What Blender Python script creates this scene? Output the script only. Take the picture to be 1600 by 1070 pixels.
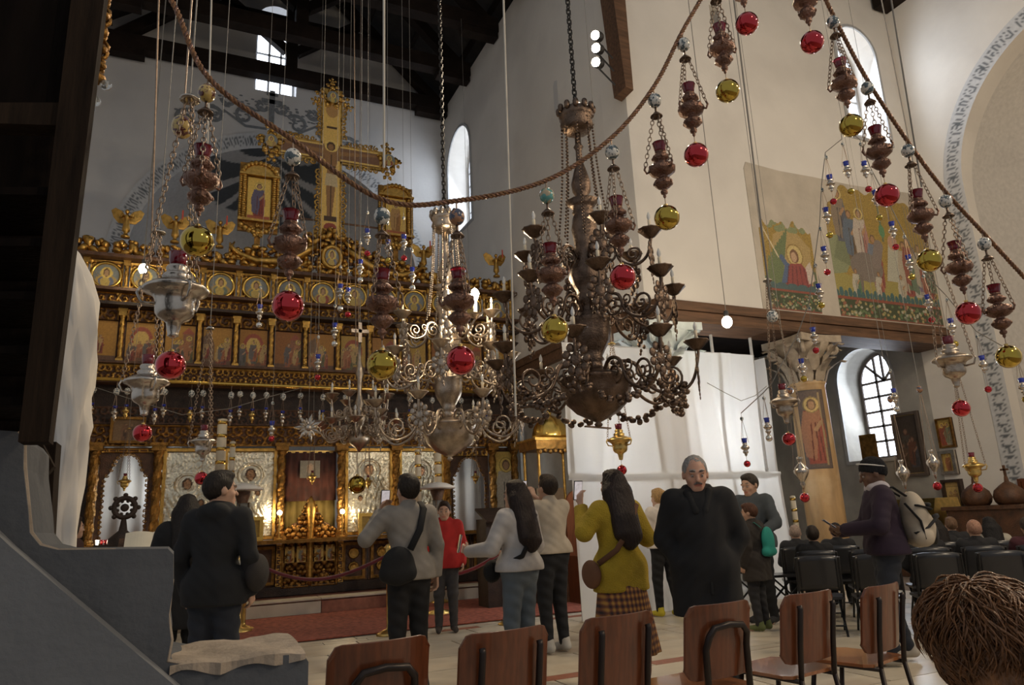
import bpy, bmesh, math, random
import numpy as np
from math import sin, cos, tan, atan, atan2, radians, pi, sqrt
from mathutils import Vector, Matrix
from mathutils.geometry import tessellate_polygon
random.seed(7); rng = np.random.default_rng(5)
for o in list(bpy.data.objects): bpy.data.objects.remove(o)
SC = bpy.context.scene; COL = SC.collection
# ---------------------------------------------------------------- camera
FPX = 1120.0; YAW = radians(25); PIT = atan(277/FPX); ROL = radians(2.6); CAM = np.array([0., 0., 1.27])
_f = np.array([sin(YAW)*cos(PIT), cos(YAW)*cos(PIT), sin(PIT)]); _r0 = np.array([cos(YAW), -sin(YAW), 0.]); _u0 = np.cross(_r0, _f)
_r = _r0*cos(ROL) - _u0*sin(ROL); _u = _u0*cos(ROL) + _r0*sin(ROL)
cd = bpy.data.cameras.new('camera'); cam = bpy.data.objects.new('camera', cd); COL.objects.link(cam)
cd.sensor_fit = 'HORIZONTAL'; cd.sensor_width = 36; cd.lens = 36*FPX/1600; cd.clip_start = .05; cd.clip_end = 200
cam.matrix_world = Matrix(((_r[0], _u[0], -_f[0], CAM[0]), (_r[1], _u[1], -_f[1], CAM[1]), (_r[2], _u[2], -_f[2], CAM[2]), (0, 0, 0, 1)))
SC.camera = cam
# ---------------------------------------------------------------- world, exposure
W = bpy.data.worlds.new('sky'); SC.world = W; W.use_nodes = True
bg = W.node_tree.nodes['Background']; bg.inputs[0].default_value = (.90, .94, 1, 1); bg.inputs[1].default_value = .33
SC.view_settings.view_transform = 'Standard'; SC.view_settings.look = 'None'; SC.view_settings.exposure = 0.0; SC.view_settings.gamma = 1
SC.view_settings.use_curve_mapping = False
def lamp(name, kind, loc, power, col=(1, .8, .55), r=.05, rot=None, spot=None, blend=.5):
    l = bpy.data.lights.new(name, kind); l.energy = power; l.color = col
    if kind != 'SUN': l.shadow_soft_size = r
    if spot: l.spot_size = radians(spot); l.spot_blend = blend
    o = bpy.data.objects.new(name, l); COL.objects.link(o); o.location = loc
    if rot is not None: o.rotation_euler = Vector(rot).to_track_quat('-Z', 'Y').to_euler()
    return o
# a point on the line of sight of a photo pixel, at a chosen real depth
def ray(x, y): return _f + (x-800)/FPX*_r - (y-535)/FPX*_u
def aY(x, y, Y): d = ray(x, y); return CAM + d*(Y/d[1])
def aX(x, y, X): d = ray(x, y); return CAM + d*(X/d[0])
def aZ(x, y, Z): d = ray(x, y); return CAM + d*((Z-1.27)/d[2])
def aD(x, y, D): return CAM + ray(x, y)*D
# ---------------------------------------------------------------- materials
MATS = {}
def mat(name, col=(.5, .5, .5), rough=.6, metal=0., var=.15, scale=8., bump=0., bscale=40., emit=0., trans=0., vcol=False, alpha=1., sheen=0., wood=False, coat=0., ecol=None, transl=0., stain=None, spec=None):
    if name in MATS: return MATS[name]
    m = bpy.data.materials.new(name); m.use_nodes = True; MATS[name] = m
    nt = m.node_tree; N = nt.nodes; L = nt.links; b = N['Principled BSDF']
    b.inputs['Roughness'].default_value = rough; b.inputs['Metallic'].default_value = metal
    if spec is not None: b.inputs['Specular IOR Level'].default_value = spec
    if coat: b.inputs['Coat Weight'].default_value = coat
    if sheen: b.inputs['Sheen Weight'].default_value = sheen
    if trans: b.inputs['Transmission Weight'].default_value = trans
    if alpha < 1: b.inputs['Alpha'].default_value = alpha
    tc = N.new('ShaderNodeTexCoord'); nz = N.new('ShaderNodeTexNoise'); nz.inputs['Scale'].default_value = scale; nz.inputs['Detail'].default_value = 5
    src = tc.outputs['Object']
    if wood:
        mp = N.new('ShaderNodeMapping'); mp.inputs['Scale'].default_value = wood; L.new(src, mp.inputs[0]); L.new(mp.outputs[0], nz.inputs['Vector'])
    else: L.new(src, nz.inputs['Vector'])
    mx = N.new('ShaderNodeMix'); mx.data_type = 'RGBA'; mx.blend_type = 'MULTIPLY'; mx.inputs[0].default_value = 1
    rp = N.new('ShaderNodeMapRange'); rp.inputs[1].default_value = .3; rp.inputs[2].default_value = .7; rp.inputs[3].default_value = 1-var; rp.inputs[4].default_value = 1+var*.6
    L.new(nz.outputs[0], rp.inputs[0]); L.new(rp.outputs[0], mx.inputs[7])
    if vcol:
        at = N.new('ShaderNodeAttribute'); at.attribute_name = 'Col'; L.new(at.outputs['Color'], mx.inputs[6])
    else: mx.inputs[6].default_value = (*col, 1)
    out = mx.outputs[2]
    if stain:
        n2 = N.new('ShaderNodeTexNoise'); n2.inputs['Scale'].default_value = stain[1]; n2.inputs['Detail'].default_value = 7; L.new(src, n2.inputs['Vector'])
        r2 = N.new('ShaderNodeMapRange'); r2.inputs[1].default_value = .52 if len(stain) < 3 else .50; r2.inputs[2].default_value = .72 if len(stain) < 3 else .54; L.new(n2.outputs[0], r2.inputs[0])
        m2 = N.new('ShaderNodeMix'); m2.data_type = 'RGBA'; L.new(r2.outputs[0], m2.inputs[0]); L.new(out, m2.inputs[6]); m2.inputs[7].default_value = (*stain[0], 1); out = m2.outputs[2]
    L.new(out, b.inputs['Base Color'])
    if bump:
        n3 = N.new('ShaderNodeTexNoise'); n3.inputs['Scale'].default_value = bscale; n3.inputs['Detail'].default_value = 4
        if wood: L.new(mp.outputs[0], n3.inputs['Vector'])
        else: L.new(src, n3.inputs['Vector'])
        bp = N.new('ShaderNodeBump'); bp.inputs['Strength'].default_value = bump; bp.inputs['Distance'].default_value = .02; L.new(n3.outputs[0], bp.inputs['Height']); L.new(bp.outputs[0], b.inputs['Normal'])
    if emit:
        b.inputs['Emission Color'].default_value = (*(ecol or col), 1); b.inputs['Emission Strength'].default_value = emit
    if transl:
        ts = N.new('ShaderNodeBsdfTranslucent'); ms = N.new('ShaderNodeMixShader'); ms.inputs[0].default_value = transl; L.new(out, ts.inputs[0])
        L.new(b.outputs[0], ms.inputs[1]); L.new(ts.outputs[0], ms.inputs[2]); L.new(ms.outputs[0], N['Material Output'].inputs[0])
    return m
mat('plaster', (.74, .70, .64), .9, var=.07, scale=.9, bump=.12, bscale=14, stain=((.62, .58, .53), .5))
mat('plaster_blue', (.58, .565, .55), .9, var=.1, scale=.8, bump=.15, bscale=10)
mat('plaster_grey', (.40, .38, .34), .92, var=.25, scale=1.6, bump=.25, bscale=9, stain=((.30, .28, .25), 1.1))
mat('plaster_old', (.52, .46, .38), .95, var=.14, scale=2.5, bump=.3, bscale=20)
mat('paint_grey', (.20, .21, .22), .9, var=.25, scale=12)
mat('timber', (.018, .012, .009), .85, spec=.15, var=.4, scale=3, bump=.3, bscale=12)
mat('timber_brown', (.13, .066, .033), .7, var=.45, scale=2.2, wood=(1, 9, 9), bump=.4, bscale=6)
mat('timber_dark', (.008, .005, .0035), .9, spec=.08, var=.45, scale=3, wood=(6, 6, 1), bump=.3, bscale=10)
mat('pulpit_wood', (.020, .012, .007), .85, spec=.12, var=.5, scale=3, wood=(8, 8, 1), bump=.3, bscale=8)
mat('stone_grey', (.085, .089, .097), .92, var=.18, scale=3, bump=.25, bscale=30, stain=((.11, .113, .12), 2.2))
mat('stone_light', (.135, .14, .148), .92, var=.14, scale=3, bump=.25, bscale=30)
mat('stone_raw', (.36, .29, .22), .9, var=.3, scale=6, bump=.5, bscale=25)
mat('marble', (.60, .53, .42), .35, var=.2, scale=2.2, stain=((.48, .40, .30), 1.6))
mat('marble_b', (.53, .47, .37), .38, var=.22, scale=3.1, stain=((.42, .33, .25), 1.2))
mat('marble_red', (.34, .13, .08), .4, var=.35, scale=9)
mat('grout', (.22, .17, .13), .9)
mat('carpet', (.33, .09, .055), .95, var=.5, scale=16, bump=.3, bscale=200)
mat('column_stone', (.52, .33, .155), .45, var=.25, scale=2.4, wood=(3, 3, .6), stain=((.70, .52, .30), 1.4))
mat('capital_stone', (.43, .35, .26), .85, var=.25, scale=9, bump=.4, bscale=30)
mat('capital_white', (.60, .66, .66), .85, var=.15, scale=9, bump=.4, bscale=30)
mat('sheet', (.86, .88, .90), .55, var=.05, scale=1.2, transl=.55)
mat('cloth_white', (.72, .68, .62), .85, var=.1, scale=3)
mat('gold', (.56, .33, .085), .36, 1, var=.35, scale=14, bump=.35, bscale=60)
mat('gold_bright', (.78, .50, .12), .26, 1, var=.12, scale=10)
mat('gold_dark', (.30, .155, .042), .42, 1, var=.5, scale=12, bump=.5, bscale=70)
mat('carved_wood', (.10, .043, .018), .5, var=.5, scale=10, bump=.5, bscale=60)
mat('carved_dark', (.035, .018, .010), .55, var=.5, scale=10, bump=.5, bscale=60)
mat('silver', (.56, .50, .43), .25, 1, var=.25, scale=9, bump=.15, bscale=40)
mat('silver_relief', (.82, .77, .64), .28, 1, var=.3, scale=9, bump=.5, bscale=25)
mat('bronze', (.165, .115, .085), .36, 1, var=.45, scale=12, bump=.35, bscale=70)
mat('copper', (.235, .135, .098), .34, 1, var=.4, scale=20, bump=.5, bscale=110)
mat('pewter', (.47, .39, .31), .30, 1, var=.35, scale=12, bump=.2, bscale=60)
mat('brass', (.72, .50, .17), .28, 1, var=.25, scale=12)
mat('iron', (.05, .045, .04), .5, .8)
mat('chain', (.30, .22, .16), .45, .9, var=.3, scale=60)
mat('wire', (.25, .23, .20), .6, .3)
mat('rope', (.28, .14, .065), .75, .2, var=.5, scale=90, bump=.6, bscale=160)
mat('cord_white', (.62, .58, .50), .8)
mat('red_ball', (.50, .005, .014), .06, .9, var=.05, coat=1)
mat('gold_ball', (.52, .36, .045), .10, 1, var=.12, scale=25, coat=.6)
mat('silver_ball', (.75, .72, .66), .12, 1)
mat('red_glass', (.22, .004, .018), .12, var=.1, trans=.35, coat=.5)
mat('blue_glass', (.02, .04, .42), .12, var=.1, trans=.3, coat=.5)
mat('egg', (.66, .63, .56), .25, var=.1, coat=.6, stain=((.07, .10, .11), 48, 1))
mat('egg_green', (.10, .30, .27), .25, var=.3, coat=.6, stain=((.45, .36, .22), 42, 1))
mat('egg_brown', (.30, .15, .08), .25, var=.3, coat=.6, stain=((.05, .06, .10), 36, 1))
mat('egg_gold', (.52, .36, .10), .25, var=.2, coat=.6, stain=((.10, .025, .02), 40, 1))
mat('candle', (.72, .62, .45), .6)
mat('bulb_off', (.80, .80, .78), .15, trans=.3)
mat('bulb_on', (1, .9, .7), .3, emit=60, ecol=(1, .86, .62))
mat('lit', (1, .9, .7), .3, emit=14, ecol=(1, .82, .55))
mat('pane', (.75, .83, .95), .3, emit=4.5, ecol=(.80, .88, 1), var=.05, scale=2)
mat('pane_soft', (.62, .70, .80), .6, emit=.42, ecol=(.70, .80, .95), var=.05, scale=2)
mat('frame_dark', (.10, .075, .06), .6)
mat('frame_stone', (.42, .42, .42), .8)
mat('painted', vcol=True, rough=.55, var=.12, scale=30)
mat('painted_matt', vcol=True, rough=.9, var=.1, scale=14)
mat('mosaic', vcol=True, rough=.5, var=.35, scale=60, bump=.3, bscale=140)
mat('skin', vcol=True, rough=.5, var=.06, scale=30)
mat('black_metal', (.012, .012, .013), .35, .4)
mat('black_plastic', (.02, .02, .022), .4)
mat('chair_wood', (.135, .038, .013), .33, var=.35, scale=5, wood=(9, 9, .7), coat=.35)
mat('chair_seat', (.30, .11, .04), .22, var=.3, scale=5, wood=(9, .7, 9), coat=.5)
mat('tube', (.028, .020, .017), .35, .5)
mat('paper', (.72, .66, .52), .8, var=.06)
mat('red_velvet', (.16, .012, .02), .9, var=.3, sheen=.4)
mat('crimson', (.085, .020, .010), .8, var=.5, scale=6, sheen=.3)
mat('yellow_cloth', (.34, .235, .06), .8, var=.3, scale=5)
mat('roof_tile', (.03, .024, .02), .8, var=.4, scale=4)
mat('glass_clear', (.8, .82, .8), .08, trans=.8, metal=.0)
# ---------------------------------------------------------------- mesh builder
def orth(d):
    d = np.array(d, float); d /= (np.linalg.norm(d)+1e-12); a = np.array([0, 0, 1.]) if abs(d[2]) < .9 else np.array([1., 0, 0])
    s = np.cross(d, a); s /= np.linalg.norm(s); return d, s, np.cross(s, d)
class MB:
    def __init__(s): s.v = []; s.f = []; s.mi = []; s.c = None; s.n = 0; s.cur = 0
    def add(s, v, f):
        b = s.n; v = np.asarray(v, float).reshape(-1, 3); s.v.append(v); s.n += len(v)
        for q in f: s.f.append(tuple(int(i)+b for i in q)); s.mi.append(s.cur)
        return s
    def box(s, c, d, rz=0, R=None):
        x, y, z = np.array(d)/2.; v = np.array([(-x, -y, -z), (x, -y, -z), (x, y, -z), (-x, y, -z), (-x, -y, z), (x, -y, z), (x, y, z), (-x, y, z)])
        if rz: R = np.array([[cos(rz), -sin(rz), 0], [sin(rz), cos(rz), 0], [0, 0, 1]])
        if R is not None: v = v @ np.asarray(R).T
        return s.add(v+np.array(c), [(0, 3, 2, 1), (4, 5, 6, 7), (0, 1, 5, 4), (1, 2, 6, 5), (2, 3, 7, 6), (3, 0, 4, 7)])
    def bar(s, a, b, w, h, up=(0, 0, 1)):     # a box from a to b
        a = np.array(a, float); b = np.array(b, float); d = b-a; L = np.linalg.norm(d); d /= L; up = np.array(up, float)
        if abs(d@up) > .98: up = np.array([0, 1., 0])
        sd = np.cross(d, up); sd /= np.linalg.norm(sd); u2 = np.cross(sd, d)
        return s.box((a+b)/2, (w, L, h), R=np.stack([sd, d, u2], 1))
    def tube(s, pts, r, n=6, closed=False, cap=True, flat=1.):
        P = np.array(pts, float); k = len(P); R = np.full(k, r) if np.isscalar(r) else np.array(r, float)
        T = np.roll(P, -1, 0)-np.roll(P, 1, 0) if closed else np.gradient(P, axis=0)
        T /= (np.linalg.norm(T, axis=1)[:, None]+1e-12)
        d, a, b = orth(T[0]); V = []; th = np.arange(n)*2*pi/n
        for i in range(k):
            a = a-T[i]*(a@T[i]); a /= (np.linalg.norm(a)+1e-12); b = np.cross(T[i], a)
            V.append(P[i]+R[i]*(np.cos(th)[:, None]*a+flat*np.sin(th)[:, None]*b))
        F = []; m = k if closed else k-1
        for i in range(m):
            for j in range(n): i2 = (i+1) % k; F.append((i*n+j, i*n+(j+1) % n, i2*n+(j+1) % n, i2*n+j))
        if cap and not closed: F += [tuple(range(n))[::-1], tuple(range((k-1)*n, k*n))]
        return s.add(np.concatenate(V), F)
    def lathe(s, prof, n=12, at=(0, 0, 0), flute=0, fl=0., axis=None):
        V = []; th = np.arange(n)*2*pi/n
        for r, z in prof:
            rr = max(r, 1e-4)*(1+fl*np.cos(th*flute)) if flute else np.full(n, max(r, 1e-4))
            V.append(np.stack([rr*np.cos(th), rr*np.sin(th), np.full(n, z)], 1))
        V = np.concatenate(V); k = len(prof)
        if axis is not None:
            d, a, b = orth(axis); V = V[:, :1]*a+V[:, 1:2]*b+V[:, 2:]*d
        F = [(i*n+j, i*n+(j+1) % n, (i+1)*n+(j+1) % n, (i+1)*n+j) for i in range(k-1) for j in range(n)]
        F += [tuple(range(n))[::-1], tuple(range((k-1)*n, k*n))]
        return s.add(V+np.array(at), F)
    def ball(s, c, r, n=8, m=6, sc=(1, 1, 1)):
        pr = [(sin(pi*i/m)*1., -cos(pi*i/m)) for i in range(m+1)]; pr[0] = (.02, -1); pr[-1] = (.02, 1)
        t = MB().lathe(pr, n); return s.add(t.v[0]*r*np.array(sc)+np.array(c), t.f)
    def plate(s, outer, holes, o, U, V, Wd):   # polygon with holes, thickness vector Wd, plane o + u U + v V
        o, U, V, Wd = [np.array(q, float) for q in (o, U, V, Wd)]
        loops = [list(outer)]+[list(h) for h in holes]; flat = [p for l in loops for p in l]
        tri = tessellate_polygon([[Vector((p[0], p[1], 0)) for p in l] for l in loops]); n = len(flat)
        A = np.array([o+p[0]*U+p[1]*V for p in flat]); F = [tuple(t) for t in tri]+[tuple(i+n for i in t[::-1]) for t in tri]
        b = 0
        for l in loops:
            k = len(l); F += [(b+i, b+(i+1) % k, n+b+(i+1) % k, n+b+i) for i in range(k)]; b += k
        return s.add(np.concatenate([A, A+Wd]), F)
    def build(s, name, m, parent=None, smooth=False, world=False, cols=None, fix=False):
        me = bpy.data.meshes.new(name); V = np.concatenate(s.v) if s.v else np.zeros((0, 3)); off = np.zeros(3)
        if parent is None: off = np.array([(V[:, 0].min()+V[:, 0].max())/2, (V[:, 1].min()+V[:, 1].max())/2, V[:, 2].min()])
        elif world: off = np.array(WL(parent))
        me.from_pydata((V-off).tolist(), [], s.f)
        for q in (m if isinstance(m, (list, tuple)) else [m]): me.materials.append(MATS[q] if isinstance(q, str) else q)
        if max(s.mi, default=0): me.polygons.foreach_set('material_index', s.mi)
        if smooth: me.polygons.foreach_set('use_smooth', [True]*len(s.f))
        if fix:
            bm = bmesh.new(); bm.from_mesh(me); bmesh.ops.recalc_face_normals(bm, faces=bm.faces); bm.to_mesh(me); bm.free()
        if cols is not None:
            ca = me.color_attributes.new('Col', 'FLOAT_COLOR', 'POINT'); c4 = np.ones((len(V), 4), np.float32); c4[:, :3] = cols; ca.data.foreach_set('color', c4.ravel())
        me.update(); o = bpy.data.objects.new(name, me); COL.objects.link(o)
        if parent is None: o.location = off
        else: o.parent = parent
        return o
def WL(o):
    p = np.array(o.location)
    return p if o.parent is None else p+WL(o.parent)
def tag(o, label=None, cat=None, group=None, kind=None):
    if label: o['label'] = label
    if cat: o['category'] = cat
    if group: o['group'] = group
    if kind: o['kind'] = kind
    return o
def thing(name, label, cat, loc=(0, 0, 0), rz=0, group=None, kind=None):
    o = bpy.data.objects.new(name, None); COL.objects.link(o); o.location = tuple(loc); o.rotation_euler = (0, 0, rz); o.empty_display_size = .1
    return tag(o, label, cat, group, kind)
def struct(o): o['kind'] = 'structure'; return o
def copy_tree(o, parent=None):
    c = o.copy(); COL.objects.link(c); c.parent = parent
    for ch in o.children: copy_tree(ch, c)
    return c
def piece(name, mesh, parent, loc, rz=0, sc=(1, 1, 1)):
    o = bpy.data.objects.new(name, mesh); COL.objects.link(o); o.parent = parent; o.location = tuple(loc); o.rotation_euler = (0, 0, rz); o.scale = sc; return o
def arch(w, h, n=12, x0=0., z0=0., pointed=0):     # outline of a round-headed opening, width w, full height h
    r = w/2; return [(x0-r, z0), (x0+r, z0)]+[(x0+r*cos(pi*i/n), z0+h-r+r*sin(pi*i/n)) for i in range(n+1)]
def spiral(c, r0, turns, ax, ay, n=24, a0=0., sgn=1, rmin=.12):
    return [np.array(c)+r0*(1-(1-rmin)*i/n)*(cos(a0+sgn*turns*2*pi*i/n)*np.array(ax)+sin(a0+sgn*turns*2*pi*i/n)*np.array(ay)) for i in range(n+1)]
# ---------------------------------------------------------------- little painter: colours on a vertex grid
class Paint:
    def __init__(s, w, h, nx, ny, base, noise=.12):
        s.w, s.h, s.nx, s.ny = w, h, nx, ny; s.X, s.Y = np.meshgrid(np.linspace(0, 1, nx), np.linspace(0, 1, ny))
        s.A = np.ones((ny, nx, 3))*np.array(base)*(1+noise*(rng.random((ny, nx, 1))-.5)*2); s.asp = w/h
    def _m(s, m, c, noise=.12): s.A[m] = np.array(c)*(1+noise*(rng.random((int(m.sum()), 1))-.5)*2); return s
    def ell(s, x, y, rx, ry, c, rot=0):
        dx = (s.X-x)*s.asp; dy = s.Y-y; u = dx*cos(rot)+dy*sin(rot); v = -dx*sin(rot)+dy*cos(rot); return s._m((u/rx)**2+(v/ry)**2 < 1, c)
    def rect(s, x0, y0, x1, y1, c): return s._m((s.X > x0) & (s.X < x1) & (s.Y > y0) & (s.Y < y1), c)
    def poly(s, pts, c):
        m = np.zeros(s.X.shape, bool); n = len(pts)
        for i in range(n):
            (x0, y0), (x1, y1) = pts[i], pts[(i+1) % n]
            if y0 == y1: continue
            m ^= ((y0 > s.Y) != (y1 > s.Y)) & (s.X < (x1-x0)*(s.Y-y0)/(y1-y0)+x0)
        return s._m(m, c)
    def line(s, x0, y0, x1, y1, wd, c):
        a = np.array([x0*s.asp, y0]); b = np.array([x1*s.asp, y1]); d = b-a; L = d@d+1e-9
        t = np.clip(((s.X*s.asp-a[0])*d[0]+(s.Y-a[1])*d[1])/L, 0, 1); return s._m((s.X*s.asp-a[0]-t*d[0])**2+(s.Y-a[1]-t*d[1])**2 < wd*wd, c)
    def saint(s, x, y, h, robe, mantle, halo=(.75, .52, .12), skin=(.42, .24, .12), arm=True):   # standing figure, feet at y, height h
        k = h/s.asp
        s.poly([(x-.13*k, y), (x+.13*k, y), (x+.16*k, y+.45*h), (x+.12*k, y+.78*h), (x-.12*k, y+.78*h), (x-.16*k, y+.45*h)], robe)
        s.poly([(x-.17*k, y+.12*h), (x-.02*k, y+.05*h), (x+.05*k, y+.5*h), (x+.13*k, y+.77*h), (x-.13*k, y+.78*h), (x-.2*k, y+.5*h)], mantle)
        for q in (-.06, .03, .09): s.line(x+q*k, y+.05*h, x+q*k*.6, y+.6*h, .008*h, tuple(np.array(robe)*.45))
        if halo: s.ell(x, y+.87*h, .12*h, .12*h, tuple(np.array(halo)*.45)); s.ell(x, y+.87*h, .105*h, .105*h, halo)
        s.ell(x, y+.87*h, .066*h, .083*h, tuple(np.array(skin)*.4)); s.ell(x, y+.86*h, .045*h, .062*h, skin)
        if arm: s.line(x+.1*k, y+.6*h, x+.02*k, y+.5*h, .028*h, skin)
        return s
    def mesh(s, name, o, U, V, parent=None, m='painted', world=True, thick=None, relief=None):
        o, U, V = [np.array(q, float) for q in (o, U, V)]; N = np.cross(U, V); N /= np.linalg.norm(N)
        P = o+(s.X*s.w)[..., None]*U+(s.Y*s.h)[..., None]*V
        if relief is not None: P = P+relief[..., None]*N
        b = MB(); nx, ny = s.nx, s.ny; F = [(j*nx+i, j*nx+i+1, (j+1)*nx+i+1, (j+1)*nx+i) for j in range(ny-1) for i in range(nx-1)]
        b.add(P.reshape(-1, 3), F); C = s.A.reshape(-1, 3)
        if thick:     # sides and back give the panel its thickness
            q = np.array([o, o+s.w*U, o+s.w*U+s.h*V, o+s.h*V]); q2 = q-N*thick
            b.add(np.concatenate([q, q2]), [(0, 4, 5, 1), (1, 5, 6, 2), (2, 6, 7, 3), (3, 7, 4, 0), (7, 6, 5, 4)]); C = np.concatenate([C, np.tile(np.array([[.05, .03, .02]]), (8, 1))])
        return b.build(name, m, parent, world=world, cols=C)
# ================================================================ lights (out-of-frame hanging bulbs, added for brightness, are built in p6)
XW = 6.12; YA = 17.0; YM = 8.4; XR = 12.9; XL = -2.5; XC = 1.95
# ================================================================ floor
fl = struct(MB().box((5, 9, -.06), (24, 24, .1)).build('floor', 'grout'))
sl = MB(); sl.box((0, 0, 0), (.985, .985, .012)); sm_ = {}
for k in ('marble', 'marble_b', 'marble_red'):
    o = sl.build('slab', k, fl); sm_[k] = o.data; bpy.data.objects.remove(o)
z0 = .006-fl.location.z
y = 1.0; row = 0
while y < 11.0:
    h = [.8, .62, .9, .7][row % 4]; x = -1.2+(row % 2)*.45
    if row % 5 == 2: h = .16
    while x < 9.5:
        w = random.choice([.9, 1.1, 1.35, .75]) if h > .2 else random.choice([.5, .9])
        k = random.choice(['marble', 'marble', 'marble_b']) if h > .2 else ('marble_red' if int(x*3) % 2 else 'marble_b')
        piece('slab', sm_[k], fl, (x+w/2-fl.location.x, y+h/2-fl.location.y, z0-.012), sc=(w, h, 1)); x += w
    y += h; row += 1
# ================================================================ walls
def wallY(name, Y, outer, holes, m, th=.7): return struct(MB().plate(outer, holes, (0, Y, 0), (1, 0, 0), (0, 0, 1), (0, th, 0)).build(name, m, fix=True))
def wallX(name, X, outer, holes, m, th=.8): return struct(MB().plate(outer, holes, (X, 0, 0), (0, 1, 0), (0, 0, 1), (th, 0, 0)).build(name, m, fix=True))
RA = 3.75; ZA = 7.15
ah = [(XC-RA, 2.), (XC+RA, 2.)]+[(XC+RA*cos(pi*i/40), ZA+RA*sin(pi*i/40)) for i in range(41)]
wallY('wall_apse', YA, [(XL-.3, 0), (XW+.3, 0), (XW+.3, 12.6), (XC, 16.3), (XL-.3, 12.6)], [ah, arch(1.02, 2.55, 14, 1.62, 12.05)], 'plaster_blue')
def apse(name, cx, cz, R, place, zb, colf, m):
    V = []; C = []; nu, nv = 150, 130
    for j in range(nv+1):
        t = j/nv; 
        for i in range(nu+1):
            a = pi*i/nu
            if t < .35: z = zb+(cz-zb)*t/.35; rr = R
            else: e = (t-.35)/.65*pi/2; z = cz+R*sin(e); rr = R*cos(e)
            x = cx-rr*cos(a); y = rr*sin(a); V.append(place(x, y, z)); C.append(colf(x, y, z))
    F = [(j*(nu+1)+i, j*(nu+1)+i+1, (j+1)*(nu+1)+i+1, (j+1)*(nu+1)+i) for j in range(nv) for i in range(nu)]
    return struct(MB().add(V, F).build(name, m, smooth=True, cols=np.array(C)))
def sunburst(x, y, z):
    dx, dz = x-1.72, z-10.88; r = sqrt(dx*dx+dz*dz*2.4); a = atan2(dz, dx)
    g = .56+.04*sin(x*3+z*2)
    if .05 < r < 1.75+.15*sin(a*9) and dz < .1 and (a*13/pi) % 1 < .66: return (.09, .098, .105)
    return (g, g*.97, g*.93)
apse('wall_conch', XC, ZA, RA, lambda x, y, z: (x, YA+.7+y, z), 1.5, sunburst, 'painted_matt')
# painted rope-pattern bands that frame the two great arches
def band(name, path, inw, wd, proud, per=.34):
    P = np.array(path); V = []; C = []; s = 0; nt = 9; up = []
    Q = [P[0]]; 
    for a, b in zip(P[:-1], P[1:]):
        n = max(1, int(np.linalg.norm(b-a)/.03))
        for i in range(1, n+1): Q.append(a+(b-a)*i/n)
    Q = np.array(Q); T = np.gradient(Q, axis=0); T /= np.linalg.norm(T, axis=1)[:, None]; L = np.concatenate([[0], np.cumsum(np.linalg.norm(np.diff(Q, axis=0), axis=1))])
    W_ = np.cross(T, np.array(proud)/np.linalg.norm(proud)); W_ *= inw
    for i in range(len(Q)):
        for j in range(nt):
            t = j/(nt-1); V.append(Q[i]+W_[i]*wd*t+np.array(proud)); ph = L[i]/per+.9*(t-.5)+.16*sin(t*2*pi)
            f = ph % 1; g2 = (ph*2+t*3) % 1; d = (f < .13 or .26 < f < .32 or .50 < f < .60 or (.70 < f < .92 and g2 < .45)) and .14 < t < .86
            if t < .1 or t > .9: d = False
            C.append((.13, .14, .15) if d else (.56, .56, .56))
    F = [(i*nt+j, i*nt+j+1, (i+1)*nt+j+1, (i+1)*nt+j) for i in range(len(Q)-1) for j in range(nt-1)]
    return struct(MB().add(V, F).build(name, 'painted_matt', cols=np.array(C)))
band('trim_1', [(XC+(RA+.02)*cos(pi*i/60), YA, ZA+(RA+.02)*sin(pi*i/60)) for i in range(61)], -1, .42, (0, -.012, 0))
RB = 2.75; YB = 5.12; ZB = 6.9
band('trim_2', [(XR, YB+RB+.02, .3), (XR, YB+RB+.02, ZB)]+[(XR, YB+(RB+.02)*cos(pi*i/50), ZB+(RB+.02)*sin(pi*i/50)) for i in range(1, 40)], 1, .34, (-.012, 0, 0), .36)
# grey vine painted over the apse arch
vn = MB()
def vine(sx):
    fl_ = lambda pts, r: vn.tube([(XC-.4+sx*p[0], YA-.004, p[1]) for p in pts], r, 6)
    for (cx, cz, r, a0, sg, tr) in [(-.62, 11.25, .28, .2, 1, 1.2), (-1.35, 11.12, .24, .6, -1, 1.2), (-1.95, 10.9, .26, .3, 1, 1.3), (-.25, 11.62, .16, 2, -1, 1), (-1.0, 11.62, .18, 1, 1, 1)]:
        p = spiral((cx, cz), r, tr, (1, 0), (0, 1), 22, a0*pi, sg); fl_(p, np.linspace(.06, .022, len(p)))
        for q in p[::4]:
            for da in (.6, 2.2): vn.ball((XC-.4+sx*(q[0]+.075*cos(da)), YA-.004, q[1]+.075*sin(da)), .035, 6, 4, (1.4, .15, .8))
    fl_([(-.1, 11.0), (-.6, 10.98), (-1.1, 11.3), (-1.6, 10.85), (-2.2, 10.75)], .04)
    for k in range(24): vn.ball((XC-.4+sx*(-.35-random.random()*.8), YA-.004, 11.35+random.random()*.45), .03, 6, 4, (1.5, .15, .8))
vine(1); vine(-1)
V_ = np.concatenate(vn.v); V_[:, 1] = YA-.006+(V_[:, 1]-YA+.004)*.12; vn.v = [V_]
vn.box((XC-.4, YA-.006, 11.62), (.13, .012, .95)); vn.box((XC-.4, YA-.006, 11.78), (.5, .012, .12)); vn.box((XC-.4, YA-.006, 11.98), (.28, .012, .08))
struct(vn.build('trim_3', 'paint_grey'))
wallX('wall_chancel', XW, [(YM+.7, 4.38), (YA, 4.38), (YA, 12.5), (YM+.7, 12.5)], [arch(1.62, 2.85, 16, 15.88, 8.45)], 'plaster', .8)
struct(MB().box((XW+.4, 13.4, 2.05), (.6, 7.2, 4.06)).build('wall_ambulatory', 'plaster_grey'))
struct(MB().box((XL-.25, 12.4, 6.2), (.4, 9.6, 12.6)).build('wall_left', 'plaster_blue'))
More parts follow.
